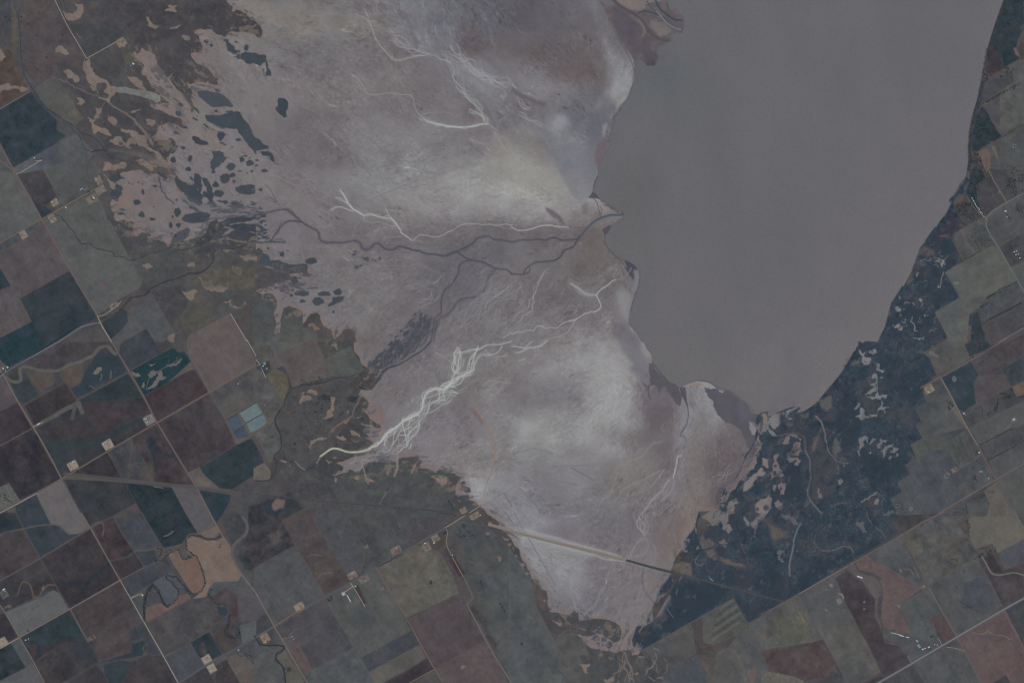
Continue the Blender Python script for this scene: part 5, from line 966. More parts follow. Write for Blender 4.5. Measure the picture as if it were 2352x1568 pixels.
dline('11', '1845 740 1880 770 1960 820 2060 825 2120 850 2180 890 2250 900 2310 900 2351 950', .9, '494b55', 3); dline('11', '1960 820 1880 840 1865 880 1860 930 1830 990 1800 1040 1730 1090 1715 1150 1700 1200 1705 1300 1650 1340 1630 1400 1620 1480 1605 1568', .8, '494a54', 4); dline('11', '2210 895 2150 950 2120 1020 2100 1100 2060 1120 2010 1160 1920 1165 1850 1190 1820 1250 1760 1320 1680 1350 1650 1400 1630 1568', .7, '4e4e58', 4)
dline('21', '-10 655 80 630 180 635 240 620 310 640 370 605 450 635 540 635 600 620', .9, '474953'); dline('21', '-10 940 60 950 110 950 120 900 160 870 230 830 330 830 400 820 450 780 465 740 510 710 570 700 600 630 650 570 690 520', .9, '444851'); line('21', '494c55', 1, '115 945 160 930 165 890', sm=2)
line('21', '565c66', 2.4, '640 590 690 525 760 460 830 425 900 405 1000 405', sm=2); line('21', '474e58', .7, '600 640 690 510 780 440 880 400 1000 400', sm=2)
line('21', '5f5458', .8, '750 250 790 300 810 420', wav=.1); line('21', '66595c', .9, '810 320 830 370 810 410', wav=.2, alpha=.8); dline('21', '400 505 540 515 650 520 690 525', .5, '55545c', 1)
dline('12', '1600 0 1540 70 1440 130 1380 170 1310 210 1220 230 1170 270 1120 350 1060 430 1000 440 950 410 870 340 760 318 680 350 600 380 480 395 390 400 310 450 270 520 260 580', 1.1, '38404a', 3); dline('12', '260 580 200 650 165 740 210 810 235 900 235 990 170 1030 165 1060 200 1110 170 1200 130 1270 60 1280 -10 1270', 1.1, '38404a', 2); dline('12', '240 990 265 1040 260 1080 330 1095 390 1130 450 1170 500 1165 560 1110', 1.1, '3a424c', 2.5)
line('12', '6d6f74', 1.1, '360 1100 410 1150 450 1170', soft=.2); line('12', '6b6666', 1.1, '560 1110 600 1040 680 985', w2=2)
line('12', '675f62', 1.4, '970 480 930 560 890 650 880 690 800 725 720 790 680 830', wav=.1); line('12', '5a5559', 1, '680 830 650 880 700 960', sm=2)
dline('01', '490 385 520 410 555 410 570 440 620 490 640 530 675 545 690 590 730 640 750 675 825 655 870 710 950 725 1050 745 1040 790 1130 780 1185 828 1290 800 1370 755 1500 730 1600 685 1700 670 1720 690', .8, '3b444e', 1.5, .1)
dline('01', '1550 765 1620 725 1720 725 1800 685', .8, '36404b', 1.5); dline('01', '2351 640 2300 645 2180 715 2050 712 1990 720 1950 760 1965 820 1900 900 1810 945 1730 930 1680 970 1560 1000 1460 1040 1380 1080 1340 1140 1270 1150 1200 1160 1150 1220 1110 1270 1080 1300 1000 1335 900 1365', 1.1, '3a424c', 2.5, .1)
dline('01', '1900 450 1960 430 2040 440 2100 410 2200 415 2351 400', .8, '444a52', 3, .2); line('01', '42464e', 1, '1455 0 1465 130 1490 200 1600 300', wav=.2); line('01', '44484f', 2, '1900 460 1900 520 1840 580', soft=.8, alpha=.7)
line('00', '4e5a63', 1.5, '115 0 130 70 170 160 175 400 190 560 220 700 300 820 350 900 400 980 470 1040', sm=2, wav=.08, w2=.8, lab='creek'); line('00', '3b444e', .8, '125 60 165 120 185 300 190 560 230 720 330 860 380 960 560 1080 680 1160 730 1215 860 1250 930 1330 960 1380', wav=.1, w2=1.3, lab='creek', sm=2); line('00', '3f4650', .6, '700 1180 740 1280 780 1370 840 1395', wav=.1); line('00', '313d48', 1.1, '840 1395 880 1378 960 1376 1060 1400 1200 1410', lab='creek'); line('00', '6a6a70', 1, '560 1080 680 1170 720 1215', alpha=.4, wav=.3)
line('00', '636264', 3, '1000 1380 1150 1400 1300 1420 1450 1480 1560 1560', soft=1.2, alpha=.7, w2=5); line('00', '4a4d55', .8, '1000 1400 1200 1430 1400 1490 1540 1560', wav=.2); line('01', '646265', 6, '1700 250 1850 340 2050 350 2351 360', soft=2, alpha=.5)
line('02', '4b4b54', .9, '2351 1270 2240 1290 2220 1380 2200 1460 2110 1510 2080 1568', wav=.1, sm=2, lab='creek'); line('03', '484a53', .9, '2085 0 2070 60 2060 150 1990 230 1900 240 1830 210 1740 200 1700 250', sm=2, wav=.06); line('03', '5a585d', 3, '2230 40 2275 110 2270 190 2170 270 2130 320 2140 420 2200 520 2280 620 2290 660', sm=2, soft=.3); line('03', '484952', .8, '2150 320 2160 430 2220 530 2290 640', sm=2); line('03', '56505a', 1.2, '2290 680 2200 720 2180 800 2200 900 2210 980 2230 1030 2270 990 2351 980', sm=2, wav=.05, lab='creek'); line('03', '55535a', .8, '1940 740 1980 650 2060 660 2200 700', sm=2)
line('13', '3a424b', 1.6, '-20 1130 10 1150 30 1200 80 1220 150 1210 260 1220 250 1260 190 1290 175 1340 230 1390 260 1450 270 1568', sm=2, wav=.12); line('03', '59575a', 1.3, '0 210 60 170 200 150 330 120 450 108 520 110 580 150 640 205', alpha=.8, sm=2); line('03', '56555a', 1.4, '830 130 900 85 945 90 955 140 945 210', sm=2)
line('03', '55565a', 1.6, '1230 350 1300 345 1380 350 1450 315 1500 330 1600 310 1680 290 1700 240 1740 195 1840 195', sm=2, alpha=.8); line('03', '4f4e54', 1, '1000 445 1060 430 1180 410 1220 370', sm=2); line('03', '434750', .8, '1310 1015 1230 1060 1175 1110 1180 1180 1280 1160 1340 1180 1340 1290 1280 1335 1150 1330 960 1390 945 1440 1090 1560', sm=2, wav=.1)
line('33', '4a4c52', 1.1, '790 450 830 540 900 565 960 580 1010 610 1050 690 1035 770 1010 870 1035 970 1050 1060 1060 1170 1150 1190 1240 1205 1260 1270 1290 1340', wav=.15, sm=2, lab='creek'); line('33', '6a6a68', 2.2, '1040 620 1060 690 1050 760', soft=.6, alpha=.6); line('33', '5e6066', 1.2, '1285 1320 1310 1370'); line('33', '474c52', .9, '1340 1400 1400 1420 1440 1500 1470 1568', wav=.12)
line('33', '6b6c68', 1.3, '1965 405 2010 480 2050 560 2120 575 2200 560 2260 545 2351 575', sm=2, wav=.06); line('33', '40484f', .7, '1740 800 1850 860 1920 900', wav=.25); line('23', '42464d', .6, '400 1400 410 1450 470 1480 480 1530 460 1568', wav=.2); line('23', '5d5a5d', .8, '410 1190 440 1110 540 1070 600 1100 600 1050 595 1000', sm=2); line('23', '6a6266', 1.6, '2040 1260 2100 1380 2140 1530', alpha=.7, wav=.3, soft=.5)
# white salt threads
def salt(tile, pts, w=.8, c=W1, n=0, width=2, seed=1, glow=.0, w2=None, alpha=.9):
    if glow: line(tile, '8c8d8e', width * 1.6 + 2, pts, soft=2.2, alpha=glow, sm=2)
    line(tile, c, w * .8, pts, wav=.2, w2=w2, alpha=alpha * .92, sm=2, lab='salt_channel' if w > .75 else None)
    if n: braid(tile, c, width, pts, n=n + 1, lw=w * .5, seed=seed, alpha=alpha * .85)
C1 = '94918c'
salt('10', '925 130 980 150 1035 185 1070 250 1085 320 1110 380 1160 440 1230 520 1270 550 1340 555 1430 520 1560 505', .8, C1, 3, 3, 1); salt('10', '1000 80 1030 150 1045 200', .7, '9c9fa0'); salt('10', '1165 390 1200 450 1255 490 1255 530', .6, C1); salt('10', '1440 505 1530 510', .8, '9fa2a2'); salt('10', '1050 190 1180 270 1280 340 1400 430', .6, '83828a', 3, 4, 6)
salt('10', '1480 460 1560 490 1640 510 1700 545 1760 560 1800 610 1825 670 1800 710 1850 760 1890 810 1920 880 1980 940 2040 980 2080 1060 2120 1110 2140 1140 2220 1200', .9, W2, 4, 5, 2); braid('10', W2, 7, '1850 740 1900 840 1980 900 2050 980 2100 1080 2140 1140', n=9, lw=.5, seed=8); braid('10', W1, 5, '1950 1010 2040 1040 2100 1100 2140 1150', n=7, lw=.5, seed=9)
salt('10', '880 690 930 700 980 780 1010 850 1060 870 1130 870 1200 850 1290 860 1350 870 1430 870 1450 920 1460 990 1500 1050 1550 1100', .8, '8f8d8a', 3, 2.5, 3); salt('10', '1550 1100 1620 1130 1700 1140 1800 1165 1900 1168 2000 1155 2080 1140 2130 1140', 1.1, W1, 5, 2.2, 4, glow=.35); braid('10', 'a0a4a4', 5, '1560 1100 1650 1130 1760 1155 1850 1165', n=6, lw=.5, seed=5)
salt('10', '1520 1045 1600 1035 1700 1025 1780 1030 1830 1070 1880 1050', .5, W2, 2, 2, 5); salt('10', '1310 900 1370 910 1430 940 1450 980', .5, C1); salt('10', '2200 1250 2250 1300 2280 1360', .6, W2, 4, 4, 6); salt('10', '1970 1275 2030 1300 2100 1325', .9, W2, 3, 2, 7, glow=.3); salt('10', '2120 1355 2150 1380', .7)
salt('10', '480 480 560 590 620 640 660 700 740 710 880 690', .5, '807e80', 3, 4, 11); salt('10', '380 640 410 700 450 720', .6, '7f7c7c'); salt('10', '440 730 380 750 290 800 230 850', 1.6, '7c7470', 3, 5, 12); salt('10', '470 735 520 790 560 820 650 800 700 740', .6, '7f7b7a', 4, 5, 13); salt('10', '640 290 720 350 790 360 900 330', .6, '7d7b7d', 5, 5, 14)
salt('10', '-20 20 100 30 200 60 300 30 350 100 440 160 520 180 660 130 790 130 870 160 930 195', 1.2, '7a7673', 5, 5, 15); salt('10', '410 -20 400 100', 1, '7c7873', 2, 2, 16); braid('10', '7f7d7f', 14, '500 60 640 90 800 100', n=7, lw=.6, seed=17)
for s_, q in enumerate(('1240 330 1400 430 1560 470', '1700 480 1860 560 2000 650 2200 770 2351 780', '1900 610 2000 660 2100 700 2200 740', '2150 690 2250 720 2351 790', '1780 400 1900 540 2040 600', '2250 860 2300 900', '1200 260 1280 320')): braid('10', 'a0a2a8', 8, q, n=11, lw=.42, seed=30 + s_, wave=5, alpha=.8)
for s_, q in enumerate(('1080 0 1130 60 1140 120', '1260 0 1340 120 1400 250', '1400 200 1440 330 1500 440')): braid('10', '625d68' if s_ else '84868d', 6, q, n=4, lw=.9, seed=50 + s_, alpha=.6)
braid('20', '8f9197', 12, '0 870 60 950 180 990', n=9, lw=.5, seed=60, alpha=.8); braid('20', '8e9094', 6, '50 1040 140 1100 260 1120 300 1170', n=7, lw=.6, seed=61); blob(1290, 270, 10, 8, 0, '94969a', .4); line('20', '989a9f', 1, '0 770 40 810', soft=.2); line('20', '93959b', 1.2, '100 850 180 870 240 920', soft=.6, alpha=.7); ell('20', '8f9195', '187 792 12 7 157 855 9 8', lab=None)
line('20', '5e545a', 4, '10 820 60 870 180 920 300 960', soft=1.4, alpha=.7); ell('20', '5f545b', '430 865 12 10 485 990 30 10', lab=None, ang=20); poly('20', '85868d', '410 1120 440 1080 510 1080 480 1140 430 1190 400 1170', r=.15, soft=1, alpha=.8)
salt('11', '770 170 810 220 840 290 890 350 940 370 990 410', 1.2, W1, 3, 2.5, 20, glow=.25); salt('11', '730 240 790 270 840 300', .7, W1, 3, 2.5, 21); salt('11', '680 360 760 320 830 350 900 370', .8, W1, 3, 2, 22); salt('11', '990 410 990 455 1060 475 1130 465 1190 485 1260 510 1300 500', .7, W2, 1, 2, 23)
salt('11', '990 410 1060 400 1120 420 1170 430 1240 430 1290 480 1325 540 1330 570 1390 600 1430 635', 1, W1, 4, 3.5, 24, glow=.2); salt('11', '1190 340 1215 400 1245 430', .7, W1, 2, 1.5, 25); salt('11', '1170 630 1210 605 1330 600', .5, W2)
salt('11', '1445 635 1500 580 1560 590 1640 610 1720 590 1770 550 1810 545 1850 510 1920 480 2000 480 2080 495 2140 485 2220 500 2280 485 2351 495', .8, '9c9d9a', 1, 2, 26); salt('11', '1440 610 1500 640 1540 660 1620 660 1680 620', .5, '8a8888'); salt('11', '1810 560 1880 540 1960 530 2050 510', .5, C1); salt('11', '2140 485 2250 520 2351 535', .5, W2)
salt('21', '-10 510 40 540 110 545 190 530 240 505 320 495 420 508 520 515', 1, W1, 1, 1.5, 27)
braid('11', '828083', 14, '560 150 460 60 300 40 100 20', n=7, lw=.6, seed=28, alpha=.7); salt('11', '860 725 880 755 920 750', .6, W2); salt('11', '640 680 700 720', .5, W2); braid('11', '8a8a8c', 8, '480 710 640 690 760 730 700 780', n=7, lw=.4, seed=29, alpha=.7); braid('11', '7d7b7e', 10, '620 900 760 900 860 940 1000 920 1100 890', n=8, lw=.45, seed=31, alpha=.7)
salt('11', '1330 870 1400 880 1490 845 1560 880 1640 920 1700 950', .5, '88878a', 3, 3, 32); salt('11', '1700 960 1660 1020 1620 1030', .6, W2, 2, 2, 33); salt('11', '2020 935 2060 945 2100 900 2140 900', .5, W2); salt('11', '800 1075 950 1050 1100 1070 1240 1090', .5, '807e80', 3, 4, 34); braid('11', '86858a', 12, '1360 1060 1420 1040 1500 1050 1620 1020', n=8, lw=.4, seed=35); braid('11', '828184', 16, '1460 1250 1560 1210 1640 1180 1680 1120', n=6, lw=.45, seed=36)
braid('11', '86868a', 30, '2351 1030 2200 1180 2100 1260 1950 1380 1880 1500', n=34, lw=.5, seed=37, wave=7, alpha=.75); salt('11', '2351 1040 2220 1140 2130 1180 2100 1260', .7, W2, 2, 3, 38)
braid('21', '918f92', 10, '370 930 300 940 270 1000 210 1050 195 1120 185 1200 130 1260 60 1310 0 1400', n=2, lw=.7, seed=39); salt('21', '360 930 290 940 270 990 200 1060 195 1130 190 1210 120 1280 30 1310 0 1390', .6, '97979a'); salt('21', '80 1060 40 1100 30 1190', .5, W2); braid('21', '86868a', 26, '60 960 0 1100 -100 1200', n=8, lw=.5, seed=40)
salt('21', '540 1030 600 1070 650 1110 710 1135 770 1140', 1.2, '9a9b9b', 2, 2, 42, glow=.4); poly('21', '898a8c', '560 1040 640 1100 720 1135 770 1150 700 1160 620 1130', soft=1, alpha=.7)
salt('21', '960 995 920 1005 880 1050 800 1100 775 1140 800 1190 825 1240 790 1285 700 1295 620 1340 570 1370 490 1380 440 1420 410 1445 350 1430 310 1450 280 1420 220 1425 200 1470 150 1455 100 1480 50 1470 0 1500', .9, W1, 1, 1.5, 43, w2=.7); line('21', '75757d', 1, '960 1000 1020 985 1070 940 1095 890', sm=2); salt('21', '580 1370 540 1440 500 1490 420 1520 340 1535 300 1560', .7, '9b9c9a', 1, 2, 44); salt('21', '400 1370 440 1390 480 1385', .5, W2)
salt('21', '0 1480 -80 1530', .8); braid('21', '8b8b8e', 30, '300 1360 100 1440 -60 1540', n=24, lw=.45, seed=45, wave=6, alpha=.6)
# the great braided fan
for i_, (q_, n_) in enumerate((('1600 120 1750 120 1850 180', 5), ('2100 60 2200 110 2300 120', 5), ('1480 500 1500 580 1460 660', 6), ('1700 560 1650 620 1600 690', 6), ('1330 960 1250 1000 1150 1040', 7), ('1400 860 1420 920 1360 960', 5), ('1200 840 1150 900 1100 950', 4))): braid('12', '989a9a', 9, q_, n=n_, lw=.4, seed=300 + i_)
salt('12', '2351 -10 2280 15 2200 25 2120 20 2060 70 1990 65 1900 95 1820 95', 1, W1, 3, 4, 70); salt('12', '1820 95 1835 170 1810 230 1825 280 1880 280 1950 270', .9, W1, 2, 3, 71); salt('12', '2260 30 2240 80 2180 125 2050 120 2030 170 1990 220 2000 260', .8, W1, 2, 3, 72); salt('12', '2040 30 2030 80 1990 120 1960 160 1960 230', .8, W1, 2, 4, 73)
braid('12', W1, [1, 6, 8, 7], '1850 50 1880 150 1880 250 1830 320 1780 400 1700 440', n=7, lw=.75, seed=74, wave=8); braid('12', W1, [1, 9, 12, 10], '2050 50 1990 160 1950 280 1850 360 1800 430 1720 450', n=9, lw=.75, seed=75, wave=8); braid('12', W1, [6, 10, 10], '1870 40 1850 200 1830 300', n=4, lw=.7, seed=76)
salt('12', '1990 260 1900 310 1820 360 1760 410 1720 440 1650 425 1570 460 1545 490 1530 560 1530 620 1500 650', 1.4, 'aeb2af', 4, 4, 77, glow=.3); braid('12', W1, [12, 14, 12, 10], '1840 420 1740 450 1680 540 1600 570 1540 630 1500 690', n=10, lw=.85, seed=78, wave=7); braid('12', W1, [4, 14, 22, 14], '1900 440 1780 470 1680 560 1600 620 1520 700', n=8, lw=.65, seed=79, wave=7); salt('12', '1940 410 1860 450 1780 480', .6)
salt('12', '1500 650 1420 690 1330 740 1280 790 1220 820 1170 880 1130 935 1060 970 990 1000', 1.7, 'aeb2af', 5, 3.5, 80, glow=.3); braid('12', W1, [10, 20, 24, 16], '1500 660 1440 740 1380 820 1310 890 1260 960 1240 1000', n=17, lw=.75, seed=81, wave=7, ends=.25); braid('12', 'a0a4a2', [6, 20, 14], '1480 720 1350 800 1270 880 1240 950', n=7, lw=.55, seed=82)
line('12', 'a6aa9a', 1.8, '1100 950 1050 975 990 1000 950 1008 870 1013 820 1005 760 980 710 975 680 985 640 1015 590 1050', sm=2, lab='salt_channel'); line('12', '9ba48f', 1.2, '760 982 830 1008 870 1012', sm=2); line('12', '9ba090', 1.4, '650 1005 590 1055', sm=2); line('12', '6c6c70', 1.2, '590 1055 555 1110')
braid('12', '878687', 16, '1050 1020 960 1040 930 1100 870 1180', n=14, lw=.6, seed=83, alpha=.7); braid('12', '8c8c8c', 12, '1290 960 1200 1000 1050 1060', n=12, lw=.6, seed=84, alpha=.8); line('12', '7d7a7b', 1.6, '1290 1000 1300 1050 1300 1110 1290 1180 1270 1230', sm=2, soft=.3); braid('12', '807c7c', 6, '700 1230 780 1200 850 1180', n=5, lw=.8, seed=85); line('12', '757070', 1.2, '985 1150 1000 1210 1010 1270', sm=2)
braid('12', '7a7779', 40, '1300 60 1250 250 1240 400', n=18, lw=.4, seed=86, alpha=.5); braid('12', '847f81', 20, '1560 130 1660 180 1760 120', n=8, lw=.5, seed=87, alpha=.6); braid('12', '828084', 30, '1660 180 1600 280 1560 360', n=8, lw=.5, seed=88, alpha=.6); braid('12', '8d8b8f', 30, '2351 260 2200 330 2000 340 1900 420', n=14, lw=.4, seed=89, alpha=.5)
line('12', '615c63', 1.5, '1450 560 1550 480', alpha=0)
braid('12', '939394', 16, '2080 440 2200 400 2351 360', n=8, lw=.9, seed=90, alpha=.5, soft=.6); braid('12', '8e8e90', 16, '2110 540 2200 460 2351 440', n=8, lw=.9, seed=91, alpha=.5, soft=.6)
for s_, q in enumerate(('560 370 620 360 700 350', '1120 480 1180 460', '880 720 900 745', '100 840 140 850 160 870', '0 900 120 910 240 905', '300 960 400 1000')): salt('22', q, .7, '9b9c9c', 4, 4, 100 + s_, alpha=.6)
salt('22', '-10 40 60 45 120 60 150 20 190 -10', .8, W1, 2, 2, 110); salt('22', '30 100 100 90 150 55 230 50 280 20 330 -10', .9, W1, 2, 2.5, 111); salt('22', '60 170 120 160', .7)
salt('22', '1380 910 1300 930 1250 960 1220 1020 1160 1070 1080 1100 1000 1130 960 1170 940 1200', 1.1, '837f7c', 6, 4, 112, alpha=.8); salt('22', '970 1180 960 1240 930 1320 900 1400', 1, '858180', 3, 2, 113, alpha=.8); salt('22', '1360 1180 1250 1240 1150 1290 1060 1330 1010 1350 980 1420 940 1470', 1, '858180', 4, 3, 114, alpha=.8); salt('22', '1400 1160 1350 1240 1270 1330', .6, '93939a', 2, 2, 115)
salt('22', '1555 1045 1520 1045 1510 1110 1500 1170 1480 1250', 1.2, 'a3a6a4', 2, 1.4, 116); salt('22', '1450 1265 1410 1300 1400 1350 1340 1400 1300 1430 1250 1500 1200 1568', .9, '989998', 3, 2.5, 117); salt('22', '1480 1260 1490 1300 1460 1390 1380 1440', .7, '8e8d8f', 3, 3, 118); salt('22', '890 1410 820 1460 780 1550', .6, '8e8f92'); braid('22', '858385', 18, '1600 800 1560 960 1520 1100 1480 1250', n=10, lw=.5, seed=119, alpha=.6); braid('22', '827c7d', 26, '1700 900 1640 1000 1560 1100', n=10, lw=.5, seed=120, alpha=.5); braid('22', '88868b', 12, '2040 1130 1920 1220 1860 1290', n=7, lw=.5, seed=121, alpha=.7); braid('22', '7f7a7c', 40, '1480 1400 1350 1500 1240 1568', n=16, lw=.6, seed=122, alpha=.7)
dline('22', '1600 760 1560 820 1540 870 1590 860 1600 920', .5, '5a5962', 1.5)
braid('23', '8b8c90', [12, 12, 5], '1180 -20 1180 60 1180 130 1220 210', n=14, lw=.6, seed=123); salt('23', '1170 40 1140 90 1160 140 1220 215', .8, '97989b'); braid('23', '847f7d', 8, '1240 30 1250 120 1230 220', n=6, lw=.6, seed=124); salt('23', '1220 230 1160 270 1110 330 1080 400 1070 430', 1, '87837f', 3, 3, 125); salt('23', '1230 230 1260 300 1230 380 1100 410', .9, '847f7e', 3, 3, 126); salt('23', '1290 280 1330 350 1310 430 1275 490', .6, '827e80', 3, 3, 127)
# dike with its salty edges
line('23', '9c9ea2', 1.8, '100 150 400 235 700 320 1000 405', soft=.5, alpha=.8, wav=.05); line('23', '8b8c90', 7, '60 190 400 270 700 350 950 420', soft=2.5, alpha=.55); line('23', '8d8f93', 9, '180 240 400 300 560 340 720 390', soft=3, alpha=.5)
salt('23', '110 215 300 260 450 310 560 330 620 355 700 375 780 400 860 430 940 435 1040 450', .9, W2, 6, 3.5, 130); braid('23', '93959a', 10, '-60 180 300 270 700 370', n=10, lw=.4, seed=131, wave=30, alpha=.7); salt('23', '700 395 640 450 560 480 500 500 440 520', .7, '8f9095', 8, 4, 132); salt('23', '540 490 550 550 500 620 490 670 540 740 570 800 585 880', 1.3, '7f7e84', 2, 1.5, 133)
salt('23', '940 460 890 530 870 620 860 670 800 740 780 820 700 900 640 970', 1, '7d7a7d', 4, 2.5, 134); salt('23', '1040 450 1010 520 940 540', .7, '7f7c7e', 2, 2, 135); salt('23', '865 610 865 650', .9, 'a0a2a6'); braid('23', '86868c', 30, '560 600 760 640 840 600', n=12, lw=.5, seed=136, alpha=.6); braid('23', '7a7780', 60, '840 940 1000 800 1150 620', n=22, lw=.4, seed=137, alpha=.5); line('23', '5a5a63', .7, '1205 520 1195 600 1210 700 1250 770 1300 820 1370 835', wav=.1)
line('23', '6b6a72', .6, '20 0 110 165', sm=0); line('23', '6b6972', .8, '150 230 400 670', sm=0, soft=.2); line('12', '6a6871', 1, '2280 1390 2351 1510', sm=0); line('13', '6a6871', 1, '2290 -10 2370 120', sm=0)
for q in ('2070 1510 2351 1340', '2160 1550 2400 1420'): line('12', '6c6b74', .5, q, sm=0)
line('10', '7c787a', 1, '1010 950 1000 1250 1003 1568', sm=0, alpha=.7); line('10', '7a767a', .6, '1050 420 1065 620 1075 780', alpha=.7); line('11', '808084', .7, '1003 -20 1000 230 985 255', sm=0); line('11', '85858a', .6, '1030 255 1360 120 1700 0', sm=0); line('11', '67636b', .5, '1040 262 1360 130 1500 80', sm=0); line('11', '807f84', .4, '1165 0 1185 170', sm=0); line('11', '7c7b80', .5, '900 290 985 260', sm=0); line('10', '7f7e82', .5, '1660 1568 1880 1480 1875 1300', sm=0)
line('22', '66656e', .5, '210 980 370 1020', sm=0); line('22', '66656e', .5, '0 1030 220 970', sm=0); line('22', '68656c', .9, '540 1150 760 1270', soft=.3, sm=0); line('22', '65646d', .5, '400 1270 640 1320', sm=0); line('22', '65646d', .5, '380 1140 700 1130', sm=0); line('22', '68676f', .4, '0 1340 250 1200', sm=0)
line('12', '77716f', 4, '1970 420 2020 600', soft=2, alpha=.5); line('12', '6e6164', 4, '1990 620 2080 740', soft=1, alpha=.8)
line('12', '84756c', 1.3, '2020 600 2060 670 2100 740 2160 840 2195 920 2195 1040 2160 1200 2120 1290', sm=1, soft=.3, w2=1.2); line('12', '868481', 1.4, '2120 1290 2095 1380 2080 1460 2040 1490', sm=2)

# gravel pads, yards and small ponds: each its own patch of ground
PADS = []
def pad(tile, cx, cy, w, h, color, name='gravel_pad', rot=0, tex=3.5):
    a = GA + math.radians(rot); c = P(tile, '%f %f' % (cx, cy))[0]; k = .108889 / 2
    q = np.array([[-w, -h], [w, -h], [w, h], [-w, h]], float) * k
    q = np.stack([c[0] + q[:, 0] * math.cos(a) - q[:, 1] * math.sin(a), c[1] + q[:, 0] * math.sin(a) + q[:, 1] * math.cos(a)], 1)
    L = newlab(name, .4, pad=1)
    paint(cover(rough(q, .04)), color, lab=L, tex=tex, tsize=1.6)
    rs = np.random.RandomState(int(cx)); sx, sy = w * .32, h * .32
    for _ in range(5 + int(w / 12)):
        u, v = rs.randn() * sx * .6, rs.randn() * sy * .6; ca, sa = math.cos(a), math.sin(a)
        c2 = '%f %f' % (cx + u * ca - v * sa, cy + u * sa + v * ca)
        ell(tile, color_add(color, *([-30, -27, -22] if rs.rand() < .6 else [10, 10, 9])), c2 + ' %f %f' % (5 + rs.rand() * 9, 4 + rs.rand() * 6), rs.rand() * 180, lab=None, alpha=.7)
    PADS.append((tile, cx, cy, w, h))
for a in '''00 1115 388 84 72 776d69
01 905 85 58 78 766b68
01 925 175 92 70 70696a
01 845 262 96 66 6f6761
01 500 290 62 62 7f736d
01 480 435 64 72 7b716d
01 213 582 62 78 7e736e
01 1050 1238 84 44 6e6666
02 1370 715 96 84 717075
02 990 942 92 84 8a7f7a
02 668 1135 88 78 8b8079
03 1900 1350 84 84 8c807b
03 1945 1428 76 76 8a7e79
03 25 1190 84 78 8a7e79
03 842 1152 76 40 5f5c5b
03 35 745 70 80 5a5c5c
13 400 865 92 70 83786f
13 85 1150 78 80 7d6b63
13 885 575 84 62 746a68
13 990 610 96 64 6b6566
13 1285 345 98 62 716463
13 1645 230 72 72 766966
13 1570 315 66 78 6f6867
13 2010 28 92 48 7a6f6a
12 1905 1545 62 48 7a6c68
32 1480 430 84 70 7c706b
32 2255 712 48 44 6b6a6d
32 1712 1172 56 44 716867
33 1428 682 34 28 796a58
13 805 745 34 30 8b867e'''.splitlines():
    t = a.split(); pad(t[0], *[float(v) for v in t[1:5]], t[5])
ell('01', '5c565e', '940 1040 50 44 735 985 26 18', lab=None, soft=.3)
def pond(tile, color, s, ang=0, rimc='6a6767'):
    v = [float(t) for t in s.split()]
    for i in range(0, len(v), 4):
        ell(tile, rimc, '%f %f %f %f' % (v[i], v[i + 1], v[i + 2] + 8, v[i + 3] + 8), ang, lab=None)
        global LAKE
        c = P(tile, '%f %f' % (v[i], v[i + 1]))[0]; t = np.linspace(0, 6.283, 16)[:-1]; f = .108889; a = math.radians(ang)
        x, y = np.cos(t) * v[i + 2] * f, np.sin(t) * v[i + 3] * f
        p = np.stack([c[0] + x * math.cos(a) - y * math.sin(a), c[1] + x * math.sin(a) + y * math.cos(a)], 1)
        paint(cover(rough(p, .08)), color, lab=newlab('pond', -.6, water=1))
pond('12', '3f4b54', '1207 1352 14 24', 35, '4f5455'); pond('13', '5a666d', '1012 310 9 14'); pond('13', '6e7479', '1160 700 9 13', 0, '6a6061'); pond('13', '3a3e49', '1607 640 10 16', 0, '55534f')
pond('30', '2b333f', '2264 1338 10 10', 30, '7a7b7c'); pond('32', '5d6b70', '1712 336 12 20'); pond('32', '63696d', '1500 100 18 16 1540 125 20 9', 20); pond('32', '4c6068', '1645 1225 20 16', 30); pond('32', '2f3b48', '1190 1503 13 8', 0, '6e6967'); pond('32', '5b5c60', '1313 1530 9 12', 0, '75706a'); pond('23', '50636d', '1658 1085 9 24', 0, '454e52'); pond('33', '3c474b', '1503 1135 14 13', 0, '525a5c'); pond('31', '6a6e74', '1735 1028 22 8', 0, '63666b')
line('13', '5a5254', 1.8, '1150 690 1170 740', soft=.3, alpha=.5)
bs = blur(SM, 16); zone = np.clip((1 - np.abs(2 * bs - .9)) * 1.7, 0, 1) * (1 - np.clip(blur(SEA, 30) * 5, 0, 1)) * (1 - np.clip(blur(mmf, 4) * 3, 0, 1))
z2 = np.clip(1.5 - np.abs(blur(mmf, 9) - .5) * 3.4, 0, 1) * np.clip(blur(SM, 14) * 6, 0, 1) * (1 - np.clip(blur(SEA, 3) * 4, 0, 1)); z2n = fbm(MX, MY, 6, 5, 95, gain=.6, ang=-1.0, stretch=2) * 3.2
n_ = STK * .5 + L2 * .55 + fbm(MX, MY, 3.5, 4, 88, gain=.65) * 2.6 + fbm(MX, MY, 20, 3, 89) * 2
gl = (LAB == cls('grassland')).astype(np.float32); sl_ = ((LAB == LSALT)).astype(np.float32)
def mixin(m, color): COL[:] = COL * (1 - m[..., None]) + hexc(color) * m[..., None]
mixin(np.clip(blur(gl, 1) * 2.2, 0, 1) * sl_ * .38, '7c706c')
mixin(np.clip((n_ - .6) * 2.6, 0, 1) * zone * gl * .75, '706763'); mixin(np.clip((-n_ - .72) * 2.6, 0, 1) * zone * sl_ * .7, '4e5056')
mixin(np.clip((z2n - .15) * 3, 0, 1) * z2 * mmf * .85, '736e72'); mixin(np.clip((-z2n - .45) * 3, 0, 1) * z2 * (1 - mmf) * .85, '434a54'); mixin(np.clip(1 - np.abs(z2n - .1) * 9, 0, 1) * z2 * .7, '343e4a')
